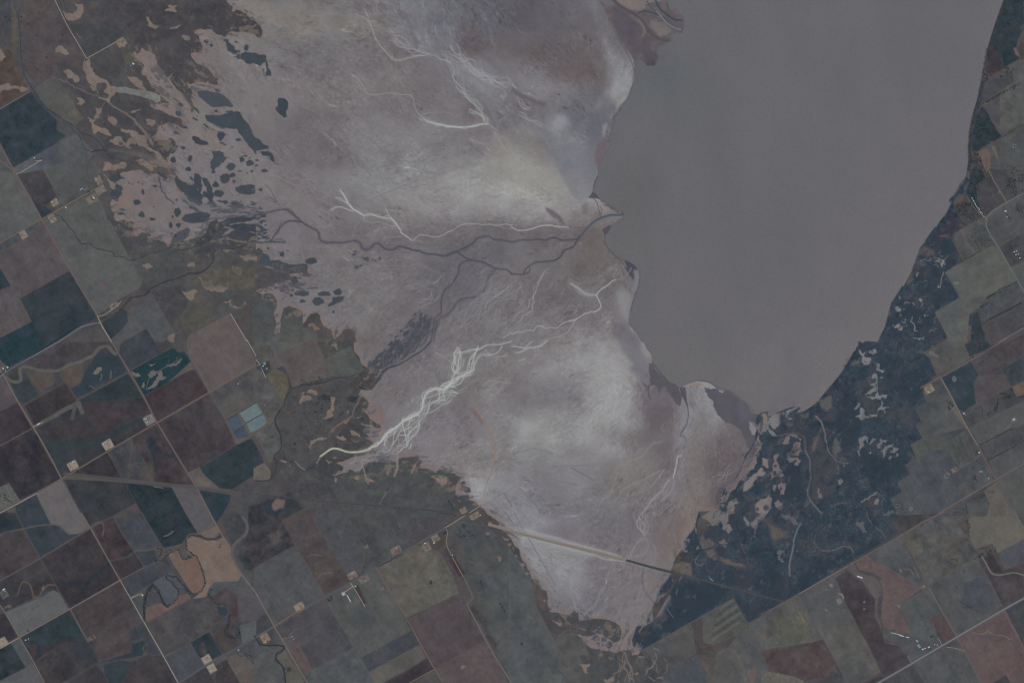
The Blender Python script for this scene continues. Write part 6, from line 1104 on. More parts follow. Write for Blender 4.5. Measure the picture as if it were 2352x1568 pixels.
n2 = fbm(MX, MY, 5, 5, 91, gain=.68, ang=-.9, stretch=1.8) * 3
mixin(np.clip((n2 - .75) * 2.5, 0, 1) * mmf * .45, '5e5f64'); mixin(np.clip((-n2 - .35) * 2, 0, 1) * mmf * .5, '303b48'); mixin(np.clip((fbm(MX, MY, 16, 4, 93) * 3 - .4) * 1.5, 0, 1) * mmf * .35, '4a4a50')
land = (1 - np.clip(SM * 1.0, 0, 1)) * (1 - SEA); lm = land * (1 - mmf)
LL = blur((LAB == cls('grassland')).astype(np.float32), 1); specks(LL * lm, 1500, 81, amp=-12, r=(.4, 1.0)); specks(LL * lm, 900, 82, amp=12, r=(.3, .8), col=(1.1, 1, .85))
tf = fbm(MX, MY, 120, 2, 83) * 6; veins(tf, lm, 700, 84, ln=(5, 26), amp=9, w=(.35, .8), dark=.62, jit=1.2, curl=14)
tg = np.full((H, W), GA, np.float32) + np.where(vnoise(MX / 30, MY / 30, 5) > 0, math.pi / 2, 0).astype(np.float32)
veins(tg, lm * (1 - LL), 260, 85, ln=(8, 30), amp=9, w=(.3, .6), dark=.4, jit=.03, curl=200)
n_ = fbm(MX, MY, 3.2, 4, 86) * 8 + fbm(MX, MY, 10, 5, 87, gain=.7) * 7; COL += (n_ * lm)[..., None] * np.array([1, .95, .8], np.float32)
g_ = COL.mean(2, keepdims=True); k_ = (.08 * land)[..., None]; COL[:] = COL * (1 - k_) + g_ * k_
COL[:] = COL * (1 + .01 * lm[..., None]) + lm[..., None] * np.array([2.4, 1.1, -2.0], np.float32)
COL[..., 2] -= .35 * np.clip(COL[..., 2] - COL[..., 0] - 12, 0, 30) * lm + .15 * np.clip(COL[..., 2] - COL[..., 0] - 12, 0, 30) * mmf; COL[..., 1] += .10 * np.clip(COL[..., 0] - COL[..., 1] - 5, 0, 30) * land; COL[..., 2] -= .35 * np.clip(COL[..., 2] - COL[..., 1] - 3, 0, 12) * lm; COL[..., 1] -= .5 * np.clip(COL[..., 1] - COL[..., 0] - 1, 0, 30) * lm * np.clip((COL[..., 1] - 66) / 9, 0, 1); COL[:] *= (1 - .03 * lm)[..., None]
# final fine grain of the open ground
COL += (fbm(MX, MY, .8, 2, 801) * 4.5)[..., None] * (1 - SEA[..., None] * .75)
np.clip(COL, 18, 200, out=COL)
# ---------------------------------------------------------------- from what the photograph shows to real ground colours
CAL_A = np.array([.638, .656, .715]); CAL_B = np.array([.0155, .0212, .0287])
def albedo(disp):
    d = np.asarray(disp, np.float64) / 255.
    lin = np.where(d <= .04045, d / 12.92, ((d + .055) / 1.055) ** 2.4)
    return np.clip((lin - CAL_B) / CAL_A, .006, .85)
def halb(h): return tuple(albedo(hexc(h))) + (1.0,)

col = scene.collection
def world_xy(p): return (p[..., 0] - 512) * U, -(p[..., 1] - 341) * U

def ground_material(name, rough_=.95, spec=.15, grain=.10, size=9.0):
    m = bpy.data.materials.new(name); m.use_nodes = True; t = m.node_tree; b = t.nodes['Principled BSDF']
    a = t.nodes.new('ShaderNodeAttribute'); a.attribute_name = 'cover'
    n = t.nodes.new('ShaderNodeTexNoise'); n.inputs['Scale'].default_value = 1 / size; n.inputs['Detail'].default_value = 3
    g = t.nodes.new('ShaderNodeNewGeometry'); t.links.new(g.outputs['Position'], n.inputs['Vector'])
    mr = t.nodes.new('ShaderNodeMapRange'); mr.inputs['From Min'].default_value = .3; mr.inputs['From Max'].default_value = .7
    mr.inputs['To Min'].default_value = 1 - grain; mr.inputs['To Max'].default_value = 1 + grain
    t.links.new(n.outputs['Fac'], mr.inputs['Value'])
    v = t.nodes.new('ShaderNodeVectorMath'); v.operation = 'SCALE'
    t.links.new(a.outputs['Color'], v.inputs[0]); t.links.new(mr.outputs['Result'], v.inputs['Scale'])
    t.links.new(v.outputs['Vector'], b.inputs['Base Color'])
    b.inputs['Roughness'].default_value = rough_; b.inputs['Specular IOR Level'].default_value = spec
    return m
def water_material(name):
    m = ground_material(name, .16, .5, .05, 30.0); t = m.node_tree; b = t.nodes['Principled BSDF']
    n = t.nodes.new('ShaderNodeTexNoise'); n.inputs['Scale'].default_value = .06; n.inputs['Detail'].default_value = 4
    g = t.nodes.new('ShaderNodeNewGeometry'); t.links.new(g.outputs['Position'], n.inputs['Vector'])
    bp = t.nodes.new('ShaderNodeBump'); bp.inputs['Strength'].default_value = .35; bp.inputs['Distance'].default_value = 1.0
    t.links.new(n.outputs['Fac'], bp.inputs['Height']); t.links.new(bp.outputs['Normal'], b.inputs['Normal'])
    return m
def plain(name, color, rough_=.8, grain=.12, size=2.0, metal=0, spec=.3):
    """procedural material: base colour broken up by noise"""
    m = bpy.data.materials.new(name); m.use_nodes = True; t = m.node_tree; b = t.nodes['Principled BSDF']
    n = t.nodes.new('ShaderNodeTexNoise'); n.inputs['Scale'].default_value = 1 / size; n.inputs['Detail'].default_value = 4
    g = t.nodes.new('ShaderNodeNewGeometry'); t.links.new(g.outputs['Position'], n.inputs['Vector'])
    r = t.nodes.new('ShaderNodeValToRGB'); c = np.array(color[:3])
    r.color_ramp.elements[0].position = .3; r.color_ramp.elements[1].position = .7
    r.color_ramp.elements[0].color = tuple(c * (1 - grain)) + (1,); r.color_ramp.elements[1].color = tuple(np.minimum(c * (1 + grain), .9)) + (1,)
    t.links.new(n.outputs['Fac'], r.inputs['Fac']); t.links.new(r.outputs['Color'], b.inputs['Base Color'])
    b.inputs['Roughness'].default_value = rough_; b.inputs['Metallic'].default_value = metal; b.inputs['Specular IOR Level'].default_value = spec
    return m
def tagged(o, label=None, cat=None, group=None, kind=None):
    if label: o['label'] = label
    if cat: o['category'] = cat
    if group: o['group'] = group
    if kind: o['kind'] = kind
    return o

M_soil = ground_material('soil_and_grass'); M_salt = ground_material('salt_crust', .8, .25, .07, 12.0)
M_marsh = ground_material('marsh_grass', .95, .1, .2, 14.0); M_grass = ground_material('rangeland_grass', .95, .1, .14, 12.0)
M_gravel = ground_material('crushed_gravel', .95, .15, .12, 4.0); M_water = water_material('silty_water')

# verges under the roads, drawn before the ground mesh is made
ROADS = []
def road(name, color, w, tile, pts, verge=None, vw=2.0, va=.4):
    p = P(tile, pts); color = color_add(color, -15); w = w * .85
    ROADS.append((name, color, w, p))
    if verge: paint(strokecov([(p, np.full(len(p), vw))], .3), verge, va)
TAN, PALE, PINK, GREY = '837871', '989590', '7b6c69', '6f7278'
D, T = 'dirt_road', 'track'
V1, V2 = '5f5957', '575559'
road(D, PINK, 9, '01', '-60 -110 0 -100 150 20 382 440 640 910 905 1345', V1)
road(D, PINK, 8, '00', '-30 1250 0 1320 130 1568 150 1590', V1)
road(D, PALE, 10, '01', '895 1325 920 1395 1025 1568', V1); road(D, PINK, 9, '02', '1025 0 1190 275 1320 500 1440 740 1720 1195 1800 1330 1930 1568', V1)
road(D, TAN, 9, '03', '1925 0 2000 140 2120 330', V1); road('paved_road', '7a797c', 9, '03', '2210 560 2351 735 2375 775', V1); road(D, TAN, 9, '13', '0 740 165 1040 240 1160 300 1270 475 1568 520 1640', V1)
road(D, TAN, 9, '02', '-30 200 0 255 40 315 165 550 305 780 440 1010 565 1255', V1); road(D, '6a5f60', 8, '02', '565 1255 740 1568', V2); road(D, TAN, 8, '03', '745 0 830 140 1000 440 1100 615', V1); road(D, PALE, 9, '03', '1100 615 1200 790 1320 1000 1500 1315 1640 1568 1680 1640', V1)
road(D, TAN, 8, '03', '0 850 50 920 180 1145 320 1390 410 1568 440 1620', V2); road(T, '5f595a', 5, '03', '145 0 215 140 370 420 510 660 640 880', V2, 1.2); road(T, '75696a', 7, '03', '640 880 810 1185', V2); road(T, '55525a', 4, '03', '810 1185 900 1360')
road(D, PINK, 8, '01', '-30 675 0 660 382 440 500 375', V1); road(D, TAN, 7, '01', '500 375 780 220 905 150', V1, 1.4); road(T, '7a716c', 7, '00', '-30 1018 0 1000 280 835', V1, 1.4)
road(D, PALE, 8, '00', '200 1575 375 1470', V1, 1.2); road(D, PALE, 5, '00', '375 1470 350 1458 320 1478'); road(D, PALE, 5, '01', '150 30 215 0')
road('highway', '74777b', 12, '02', '-40 343 0 320 90 245 540 0 740 -138 860 -170', '4f5258', 2.6, .8); road('highway', '74777b', 9, '01', '740 1430 860 1398 915 1393', '55575b', 2); road('irrigation_ditch', '2f3a45', 5, '02', '0 296 180 195 540 -30 740 -160')
road(D, '6f6360', 7, '02', '-30 970 0 955 290 795', V2, 1.5); road(D, PALE, 7, '02', '305 780 360 750 395 735', V1, 1.5); road(T, '625c5d', 5, '02', '720 530 1165 285', V2, 1.2); road(T, '625c5c', 5, '02', '1190 265 1560 60', V2, 1.2); road(T, '5d5a5c', 4, '02', '220 580 600 370 545 285', V2, 1); road(T, '605c5c', 5, '02', '600 370 715 540', V2, 1.2)
road(D, '93918d', 10, '02', '-30 1590 0 1568 140 1495 335 1390', V1); road(D, PINK, 10, '02', '335 1390 565 1255 720 1165 985 1005 1440 740 1920 465 2351 215', V1, 2.2); road(D, PINK, 8, '12', '-5 218 40 210', V1)
road(D, PALE, 7, '01', '2115 1305 2270 1568', V1, 1.5); road(D, PALE, 7, '02', '2270 -20 2351 130', V1, 1.3); road(D, PALE, 6, '12', '0 160 40 215 90 330', V1, 1.3); road(T, '66605e', 5, '12', '90 330 250 590 440 890 510 1010', V2, 1.2)
road(T, '625d5e', 5, '02', '1925 480 2060 705 2160 905', V2, 1.4); road(T, '6b6768', 6, '02', '2060 700 2351 540'); road(T, '6b6768', 5, '02', '2070 705 2165 900 2200 925 2290 870'); road(T, '6b6768', 5, '02', '2190 650 2305 840'); road(T, '67635f', 5, '12', '0 835 130 745 0 520')
road(D, '6d6362', 7, '03', '0 625 370 420 830 140 940 85', V2, 1.5); road(T, '555357', 4, '03', '940 85 1110 0')
road(D, '9a8e89', 9, '03', '-30 1262 0 1245 170 1150', V1); road(D, TAN, 9, '03', '170 1150 640 885 1100 620', V1); road(T, '736c69', 5, '03', '1100 620 1325 500', V2, 1.2); road(T, '66595a', 4, '03', '1225 350 1325 500', V2, 1); road(T, '605b5b', 4, '03', '1040 40 1220 350', V2, 1); road(T, '625b5b', 4, '03', '1300 0 1500 325', V2, 1)
road(T, '707070', 5, '03', '1515 1320 1600 1275', V2, 1); road(T, '5c595a', 4, '03', '1600 1275 1750 1190 2065 955', V2, 1); road('highway', '66666c', 11, '03', '1600 1590 1640 1568 1890 1400 2351 1145', '505158', 2.4, .8); road('highway', '6e7075', 10, '13', '0 1140 165 1045', '55575b', 2); road(D, '836c66', 10, '13', '165 1045 380 905 450 868', V1); road('highway', '67696e', 10, '13', '450 868 630 775 870 640 1100 500 1350 360 1520 265 1740 135', '505358', 2.2, .7)
road(D, PALE, 7, '13', '1740 135 1770 120 1920 25', V1, 1.5); road(D, PALE, 6, '12', '1960 1568 2060 1500', V1, 1.4); road(T, '66625e', 6, '13', '1880 90 2050 110 2351 165', V2, 1.3)
road(D, '8d8276', 7, '13', '1745 145 1762 185 1740 280 1800 400 1900 580', V1, 1.5); road(D, PINK, 8, '13', '1900 580 2005 780 1935 840', V1, 1.5); road(D, TAN, 8, '13', '1935 840 2000 960 2110 1170 2230 1380 2351 1568 2390 1640', V1, 1.6)
road(D, PINK, 9, '13', '1100 500 1200 670 1375 960 1520 1220 1640 1435 1720 1568 1760 1640', V1, 1.8); road(D, TAN, 6, '13', '1400 1568 1640 1435', V1, 1.3); road(T, '66605f', 5, '13', '1640 1435 2100 1175', V2, 1.2); road(D, 'a39a8e', 6, '13', '868 645 900 688 1000 860'); road(D, 'a39a8e', 6, '13', '890 675 815 730 785 735'); road(T, '857c74', 5, '13', '240 1160 340 1135'); road(T, '7a716b', 5, '13', '1515 265 1560 320')
road('highway', '5f5c5d', 10, '02', '600 1215 900 1245 1150 1272 1560 1315 1800 1337 2200 1392', '545354', 4.5, .75); road(T, '55545a', 7, '12', '0 1395 460 1445 800 1480 1140 1500 1780 1560', '4f4f55', 2.2, .6); road(T, '605c5c', 5, '02', '660 1205 1000 1245', None)
road(T, '5b5860', 4, '02', '1000 1010 1125 1262'); road(T, '55525a', 4, '02', '1150 1285 1250 1480 1310 1568'); road(T, '5b5757', 4, '02', '1080 1568 1250 1475')
road(D, PALE, 6, '01', '905 1333 960 1320 1050 1255 1110 1200', V1, 1.2); road(D, PALE, 6, '00', '495 -20 610 220 700 370 795 535', V1, 1.6); road(D, PALE, 6, '00', '795 535 820 522 940 455 1065 385', V1, 1.3)
road(D, 'a09c97', 5, '03', '1198 788 1290 742 1305 742'); road(T, '938a85', 6, '33', '1595 1210 1575 1165 1560 1150'); road(D, '948a86', 5, '33', '1640 1232 1740 1245 1810 1275')
road('paved_road', '74777b', 10, '31', '2351 205 2190 290 2060 370 2010 420 1998 490 2040 590 2120 700 2220 880 2351 1110 2400 1190', '5a5c60', 2.2, .6); road(D, TAN, 7, '31', '2010 -30 2040 20 2080 100 2190 285', V1, 1.5); road(D, PALE, 6, '31', '2000 430 1960 405 1900 300 1870 240', None); road(T, '6a6766', 6, '31', '1810 190 1830 250 1900 340 1950 420', V2, 1)
road(D, '7d7474', 9, '31', '2120 1568 2351 1440 2400 1410', V1, 1.8); road(D, '786e6e', 9, '32', '2190 -30 1860 170 1590 320 1400 420', V2, 2.2); road(D, '857d7b', 9, '32', '1590 330 1720 570 1830 790 1930 955', V1, 2.2); road(D, '7b6567', 9, '32', '1930 955 1970 1035 2100 1260', V1, 2); road(D, '6e6769', 9, '32', '2100 1260 2260 1568', V2, 2); road('paved_road', '74777a', 8, '33', '2250 -20 2351 140 2400 215', V1, 2)
road(D, '74706d', 6, '32', '1720 1195 1780 1140 1960 1035', V2, 1.4); road(T, '716a6b', 5, '32', '2017 1300 1970 1180'); road(D, '7c7271', 8, '32', '2400 1090 2351 1115 2100 1260 1570 1568', V1, 1.8); road(D, '7c7170', 8, '33', '1620 -8 1430 80 1220 210 800 450', V1, 2); road(D, '827a78', 8, '33', '800 450 285 745', V1, 1.8); road(D, '746866', 7, '33', '285 745 0 905 -60 935', V1, 1.5)
road(D, '6d6768', 7, '33', '1220 210 1400 520 1480 690', V2, 1.8); road(D, '7b7070', 7, '33', '1480 690 1600 910 1740 1150', V1, 1.6); road(D, '786c6c', 7, '33', '1740 1150 1810 1275 1960 1568 2000 1640', V1, 1.6); road(D, '67666a', 7, '33', '285 745 430 1020 570 1270 740 1568 780 1640', V2, 2)
road('highway', '7e8188', 15, '33', '940 1600 1000 1568 1320 1385 1735 1140 2170 885 2351 785 2420 745', '60636a', 2.6, .7); road(T, '6c6869', 4, '33', '1480 680 1400 705'); road(T, '7d7574', 5, '32', '2255 720 2200 790 2165 810'); road(T, '62605f', 4, '32', '1740 200 1640 250')
road(D, '77706f', 9, '23', '1480 1568 1480 1560'); road('highway', '5b5a5c', 11, '23', '1280 500 1470 545 1860 650 2351 780', '464a51', 2.4, .7); road('highway', '5b5a5c', 10, '33', '-20 780 60 795 155 818', '4a4d54', 2)
road(T, '645f60', 5, '23', '2351 920 2165 1015', V2, 1.4); road(T, '605c5b', 5, '23', '2035 787 2160 1010 2180 1100', V2, 1.2); road(T, '65605d', 4, '23', '1180 1272 1640 1010 2035 787', '605d5a', 1, .8)
road(T, '5f605e', 5, '23', '0 560 120 720 230 900 340 1110 440 1270 560 1450 620 1568', '5c5e5c', 2.2, .7)
road(T, '5e595a', 4, '30', '1985 630 2030 690 2150 640'); road(T, '66605d', 4, '30', '2210 605 2351 535'); road(T, '625d5b', 4, '31', '1665 592 1790 815 2050 690'); road(T, '62605f', 4, '32', '1860 170 2000 390 2150 310 2230 420')

# ---- ground meshes: one object per kind of ground, one per field, pad and water body
ROADS = [r for r in ROADS if np.hypot(*(r[3][-1] - r[3][0])) > 1]
PADN = int(W * .13)
Lp = np.pad(LAB, PADN, mode='reflect'); Cp = np.pad(COL, ((PADN, PADN), (PADN, PADN), (0, 0)), mode='reflect')
HP, WP = Lp.shape
zl = np.array([l[1] for l in LABELS], np.float32)
ZV = zl[Lp]
ZV = np.where(ZV < 0, ZV, np.maximum(ZV, 0))
gx = (np.arange(WP) - PADN) / S; gy = (np.arange(HP) - PADN) / S
GX, GY = np.meshgrid(gx, gy)
dry = blur((ZV >= 0).astype(np.float32), 2)
ZV = ZV + np.clip(dry, 0, 1) * 0 + fbm(GX, GY, 45, 3, 700).astype(np.float32) * 3.0 * (blur((Lp != LAKE).astype(np.float32), 12) ** 2)
WX, WY = (GX - 512) * U, -(GY - 341) * U
lin = albedo(Cp).astype(np.float32)
names_used = {}
flatq = Lp[:-1, :-1]
order = np.argsort(flatq, axis=None, kind='stable'); sortl = flatq.ravel()[order]
bounds = np.searchsorted(sortl, np.arange(len(LABELS) + 1))
MATS = {'salt_flat': M_salt, 'salt_channel': M_salt, 'marsh': M_marsh, 'grassland': M_grass, 'gravel_pad': M_gravel}
vidx_all = np.arange(HP * WP).reshape(HP, WP)
for li, ld in enumerate(LABELS):
    q = order[bounds[li]:bounds[li + 1]]
    if len(q) < 3: continue
    i, j = q // (WP - 1), q % (WP - 1)
    quad = np.stack([vidx_all[i, j], vidx_all[i + 1, j], vidx_all[i + 1, j + 1], vidx_all[i, j + 1]], 1)
    uv, inv = np.unique(quad.ravel(), return_inverse=True)
    me = bpy.data.meshes.new(ld[0])
    me.vertices.add(len(uv)); me.loops.add(len(q) * 4); me.polygons.add(len(q))
    co = np.stack([WX.ravel()[uv], WY.ravel()[uv], ZV.ravel()[uv]], 1).astype(np.float32)
    me.vertices.foreach_set('co', co.ravel()); me.loops.foreach_set('vertex_index', inv.astype(np.int32))
    me.polygons.foreach_set('loop_start', np.arange(len(q), dtype=np.int32) * 4)
    me.polygons.foreach_set('loop_total', np.full(len(q), 4, np.int32))
    at = me.color_attributes.new('cover', 'FLOAT_COLOR', 'POINT')
    c4 = np.ones((len(uv), 4), np.float32); c4[:, :3] = lin.reshape(-1, 3)[uv]; at.data.foreach_set('color', c4.ravel())
    me.update(calc_edges=True)
    kw = ld[2] if len(ld) > 2 else {}
    me.materials.append(M_water if kw.get('water') else MATS.get(ld[0], M_soil))
    me.polygons.foreach_set('use_smooth', np.ones(len(q), bool))
    o = bpy.data.objects.new(ld[0], me); col.objects.link(o); tagged(o, kind='structure')
def ground_z(x, y):
    j = int(round((x / U + 512) * S)) + PADN; i = int(round((341 - y / U) * S)) + PADN
    i = min(max(i, 1), HP - 2); j = min(max(j, 1), WP - 2)
    return float(ZV[i - 1:i + 2, j - 1:j + 2].max())

# far ground sheet under and around everything
me = bpy.data.meshes.new('ground'); g = 45000.0
me.from_pydata([(-g, -g, -9), (g, -g, -9), (g, g, -9), (-g, g, -9)], [], [(0, 1, 2, 3)])
m = bpy.data.materials.new('distant_farmland'); m.use_nodes = True; t = m.node_tree; b = t.nodes['Principled BSDF']
ge = t.nodes.new('ShaderNodeNewGeometry'); mp_ = t.nodes.new('ShaderNodeMapping'); mp_.inputs['Rotation'].default_value = (0, 0, -GA); mp_.inputs['Scale'].default_value = (1 / 804,) * 3
vo = t.nodes.new('ShaderNodeTexVoronoi'); vo.distance = 'CHEBYCHEV'; vo.inputs['Randomness'].default_value = .35
rp = t.nodes.new('ShaderNodeValToRGB'); rp.color_ramp.interpolation = 'LINEAR'
for k, h in enumerate(('3c444d', '4a464d', '555a5c', '5a555a')):
    e = rp.color_ramp.elements[k] if k < 2 else rp.color_ramp.elements.new(.5); e.position = k / 3; e.color = halb(h)
t.links.new(ge.outputs['Position'], mp_.inputs['Vector']); t.links.new(mp_.outputs[0], vo.inputs['Vector']); t.links.new(vo.outputs['Color'], rp.inputs['Fac']); t.links.new(rp.outputs[0], b.inputs['Base Color']); b.inputs['Roughness'].default_value = .95
me.materials.append(m); o = bpy.data.objects.new('ground', me); col.objects.link(o); tagged(o, kind='structure')

# ---- roads: low crowned ribbons with sloping shoulders
rmats = {}
def ribbon(name, pts, w, h, mat, shoulder=2.0):
    p, L = resample(smooth(pts, False, 1), max(2, int(np.hypot(*np.diff(pts, axis=0).T).sum() / 2.5)))
    d = np.gradient(p, axis=0); d /= np.hypot(d[:, 0], d[:, 1])[:, None] + 1e-9
    n = np.stack([-d[:, 1], d[:, 0]], 1); vs, fs = [], []
    offs = [(-w / 2 - shoulder, -.25), (-w / 2, h), (0, h + .12), (w / 2, h), (w / 2 + shoulder, -.25)]
    for k in range(len(p)):
        x, y = (p[k, 0] - 512) * U, -(p[k, 1] - 341) * U; z = ground_z(x, y)
        for of, dz in offs: vs.append((x + n[k, 0] * of, y - n[k, 1] * of, z + dz))
    for k in range(len(p) - 1):
        for a in range(4): fs.append((k * 5 + a, k * 5 + a + 1, k * 5 + a + 6, k * 5 + a + 5))
    me = bpy.data.meshes.new(name); me.from_pydata(vs, [], fs); me.materials.append(mat); me.update()
    o = bpy.data.objects.new(name, me); col.objects.link(o); tagged(o, kind='structure'); return o
for k, (name, c, w, p) in enumerate(ROADS):
    if c not in rmats: rmats[c] = plain('roadbed_' + name, halb(c), .95, .1, 25.0, spec=.1)
    ribbon(name, p, w, .35 + .012 * (k % 9), rmats[c])
# the causeway across the flat: an earth bank with a gravel crown
M_bank = plain('bank_earth', halb('7c746d'), .95, .15, 18.0, spec=.1)
dk = ribbon('causeway', P('23', '-220 105 0 170 300 250 700 345 1050 435'), 22, 2.6, M_bank, 9)
dk2 = ribbon('causeway', P('23', '1050 435 1280 500 1480 548'), 16, 2.2, plain('bank_grass', halb('454a50'), .95, .2, 20.0, spec=.1), 8)
line_ = P('23', '1045 437 1070 450')
# ---------------------------------------------------------------- trees
rs = np.random.RandomState(5)
def lump(cx, cy, cz, r, n=10):
    """irregular leafy clump"""
    vs = []; fs = []
    ring = [(-.55, .75), (.1, 1.0), (.65, .7)]
    vs.append((cx, cy, cz - r * .9))
    for h, k in ring:
        for a in range(6):
            t = a / 6 * 2 * math.pi + rs.rand() * .5; q = r * k * (.7 + .6 * rs.rand())
            vs.append((cx + q * math.cos(t), cy + q * math.sin(t), cz + r * h * (.8 + .4 * rs.rand())))
    vs.append((cx, cy, cz + r * (.9 + .3 * rs.rand())))
    for a in range(6):
        b = (a + 1) % 6
        fs.append((0, 1 + b, 1 + a)); fs.append((19, 13 + a, 13 + b))
        for l in range(2):
            p = 1 + l * 6; fs.append((p + a, p + b, p + 6 + b)); fs.append((p + a, p + 6 + b, p + 6 + a))
    return np.array(vs), fs
def crown_data(R_, H_, k):
    V, F = [], []; off = 0
    for i in range(k):
        a = rs.rand() * 6.28; d = R_ * .62 * math.sqrt(rs.rand()); z = H_ * (.45 + .4 * rs.rand())
        v, f = lump(d * math.cos(a), d * math.sin(a), z, R_ * (.3 + .28 * rs.rand()))
        V.append(v); F += [tuple(x + off for x in t) for t in f]; off += len(v)
    for i in range(26):                                         # loose leaf sprays between the clumps
        a = rs.rand() * 6.28; d = R_ * (.5 + .55 * rs.rand()); z = H_ * (.4 + .5 * rs.rand()); s = R_ * .16
        c = np.array([d * math.cos(a), d * math.sin(a), z]); v = c + rs.randn(3, 3) * s
        V.append(v); F.append((off, off + 1, off + 2)); off += 3
    return np.vstack(V), F
def trunk_data(H_):
    V, F = [], []
    def limb(a, b, ra, rb):
        o = len(V); d = np.array(b) - np.array(a)
        u = np.cross(d, (0, 0, 1)) if abs(d[0]) + abs(d[1]) > .01 else np.array([1., 0, 0]); u /= np.linalg.norm(u); w = np.cross(d, u); w /= np.linalg.norm(w)
        for c, r in ((a, ra), (b, rb)):
            for k in range(6): V.append(tuple(np.array(c) + r * (math.cos(k * 1.047) * u + math.sin(k * 1.047) * w)))
        for k in range(6): F.append((o + k, o + (k + 1) % 6, o + 6 + (k + 1) % 6, o + 6 + k))
    limb((0, 0, -.4), (.2, .1, H_ * .4), .42, .28)
    for k in range(4):
        a = k * 1.57 + .4; limb((.2, .1, H_ * .36), (math.cos(a) * H_ * .22, math.sin(a) * H_ * .22, H_ * .66), .2, .07)
    return V, F
def mk(name, V, F, mat):
    me = bpy.data.meshes.new(name); me.from_pydata([tuple(v) for v in V], [], F); me.materials.append(mat); me.update(); return me
M_leaf = [plain('foliage', (.040, .056, .042), .9, .45, 2.2, spec=.1), plain('foliage_dry', (.055, .064, .044), .9, .4, 2.2, spec=.1)]
M_bark = plain('bark', (.09, .075, .06), .95, .2, .4)
protos = []
for k in range(6):
    Rr, Hh = 6.2 + 1.2 * rs.rand(), 8.5 + 2.5 * rs.rand()
    cv, cf = crown_data(Rr, Hh, 9); tv, tf = trunk_data(Hh)
    protos.append((mk('crown', cv, cf, M_leaf[k % 2]), mk('trunk', tv, tf, M_bark), cv, cf, tv, tf))
def tree_thing(x, y, s, label, group):
    pr = protos[rs.randint(6)]
    e = bpy.data.objects.new('tree', None); col.objects.link(e)
    e.location = (x, y, ground_z(x, y)); e.rotation_euler = (0, 0, rs.rand() * 6.28); e.scale = (s, s, s * (.85 + .3 * rs.rand()))
    tagged(e, label, 'tree', group)
    for nm, me in (('crown', pr[0]), ('trunk', pr[1])):
        o = bpy.data.objects.new(nm, me); col.objects.link(o); o.parent = e
def rowpts(tile, pts, spacing, jit):
    p = P(tile, pts) ; L = np.hypot(*np.diff(p, axis=0).T).sum()
    n = max(2, int(L / (spacing * .1089))); q, _ = resample(p, n); q = q + rs.randn(n, 2) * jit * .1089
    return [((a - 512) * U, -(b - 341) * U) for a, b in q]
ntree = 0
def row(tile, pts, spacing, jit, s, label, group):
    global ntree
    for x, y in rowpts(tile, pts, spacing, jit):
        tree_thing(x, y, s * (.75 + .5 * rs.rand()), label, group); ntree += 1
row('32', '1935 945 2080 872 2240 790', 10, 2.5, 1.0, 'dark tree in the straight row that meets the section road at its lower left end', 'windbreak running up to the pale pad')
row('32', '2018 1082 2180 1000 2351 902', 10, 3, 1.0, 'dark tree in the long straight row crossing grey fields just above the country crossroads', 'windbreak above the country crossroads')
row('30', '1972 945 2120 862 2310 768', 9, 7, 1.1, 'dark tree in the thick hedge row leaving the lake shore between two grey fields', 'thick hedge row at the lake shore')
row('31', '1965 1395 2130 1310 2320 1215', 8, 4, 1.0, 'dark tree in the lower of the two dense rows framing the orchard strips', 'lower dense row by the orchards')
row('31', '2010 1160 2120 1090 2280 1015', 9, 5, 1.0, 'dark tree in the upper of the two dense rows framing the orchard strips', 'upper dense row by the orchards')
row('30', '2150 1250 2240 1190 2351 1145', 12, 3, .8, 'small tree dotted along the fence line above the reddish field near the shore', 'trees on the fence line above the reddish field')
row('13', '1115 498 1220 440 1335 378', 7, 5, .9, 'dark tree in the short double row hugging the highway bend beside the tan pasture', 'trees hugging the highway by the tan pasture')
row('13', '1690 0 1760 12 1845 30', 9, 3, .8, 'dark tree in the short pasture row just above the wells at the flat\'s edge', 'short pasture row above the wells')
row('33', '810 430 900 380 1080 275', 13, 6, .8, 'small tree scattered along the diagonal section road at the marsh corner', 'trees along the diagonal section road')
for (a, b, sz) in ((48, 150, 1.3), (262, 215, 1.3), (428, 523, 1.2), (570, 315, 1.3), (930, 347, 1.2), (892, 378, 1), (1075, 70, 1.1), (1110, 50, .8), (1150, 75, .7), (197, 150, 1.3), (90, 180, 1.1), (340, 325, 1.2), (470, 670, .9), (1183, 230, .8), (260, 140, .8), (150, 255, .8)):
    p = P('00', '%f %f' % (a, b))[0]; tree_thing((p[0] - 512) * U, -(p[1] - 341) * U, sz, 'lone round dark tree standing in the open brown range at upper left', 'lone trees on the upper left range'); ntree += 1
for (a, b) in ((540, 640), (560, 560), (620, 480), (660, 520), (700, 450), (730, 540), (600, 610), (580, 520), (460, 770), (440, 655), (520, 665), (800, 640), (845, 545), (770, 600), (560, 700), (415, 1310), (355, 930), (230, 820), (146, 870), (675, 1350)):
    p = P('12', '%f %f' % (a, b))[0]; tree_thing((p[0] - 512) * U, -(p[1] - 341) * U, 1.0 + rs.rand() * .4, 'lone dark tree in the fenced pasture between the creek and the white salt fan', 'scattered pasture trees by the salt fan'); ntree += 1

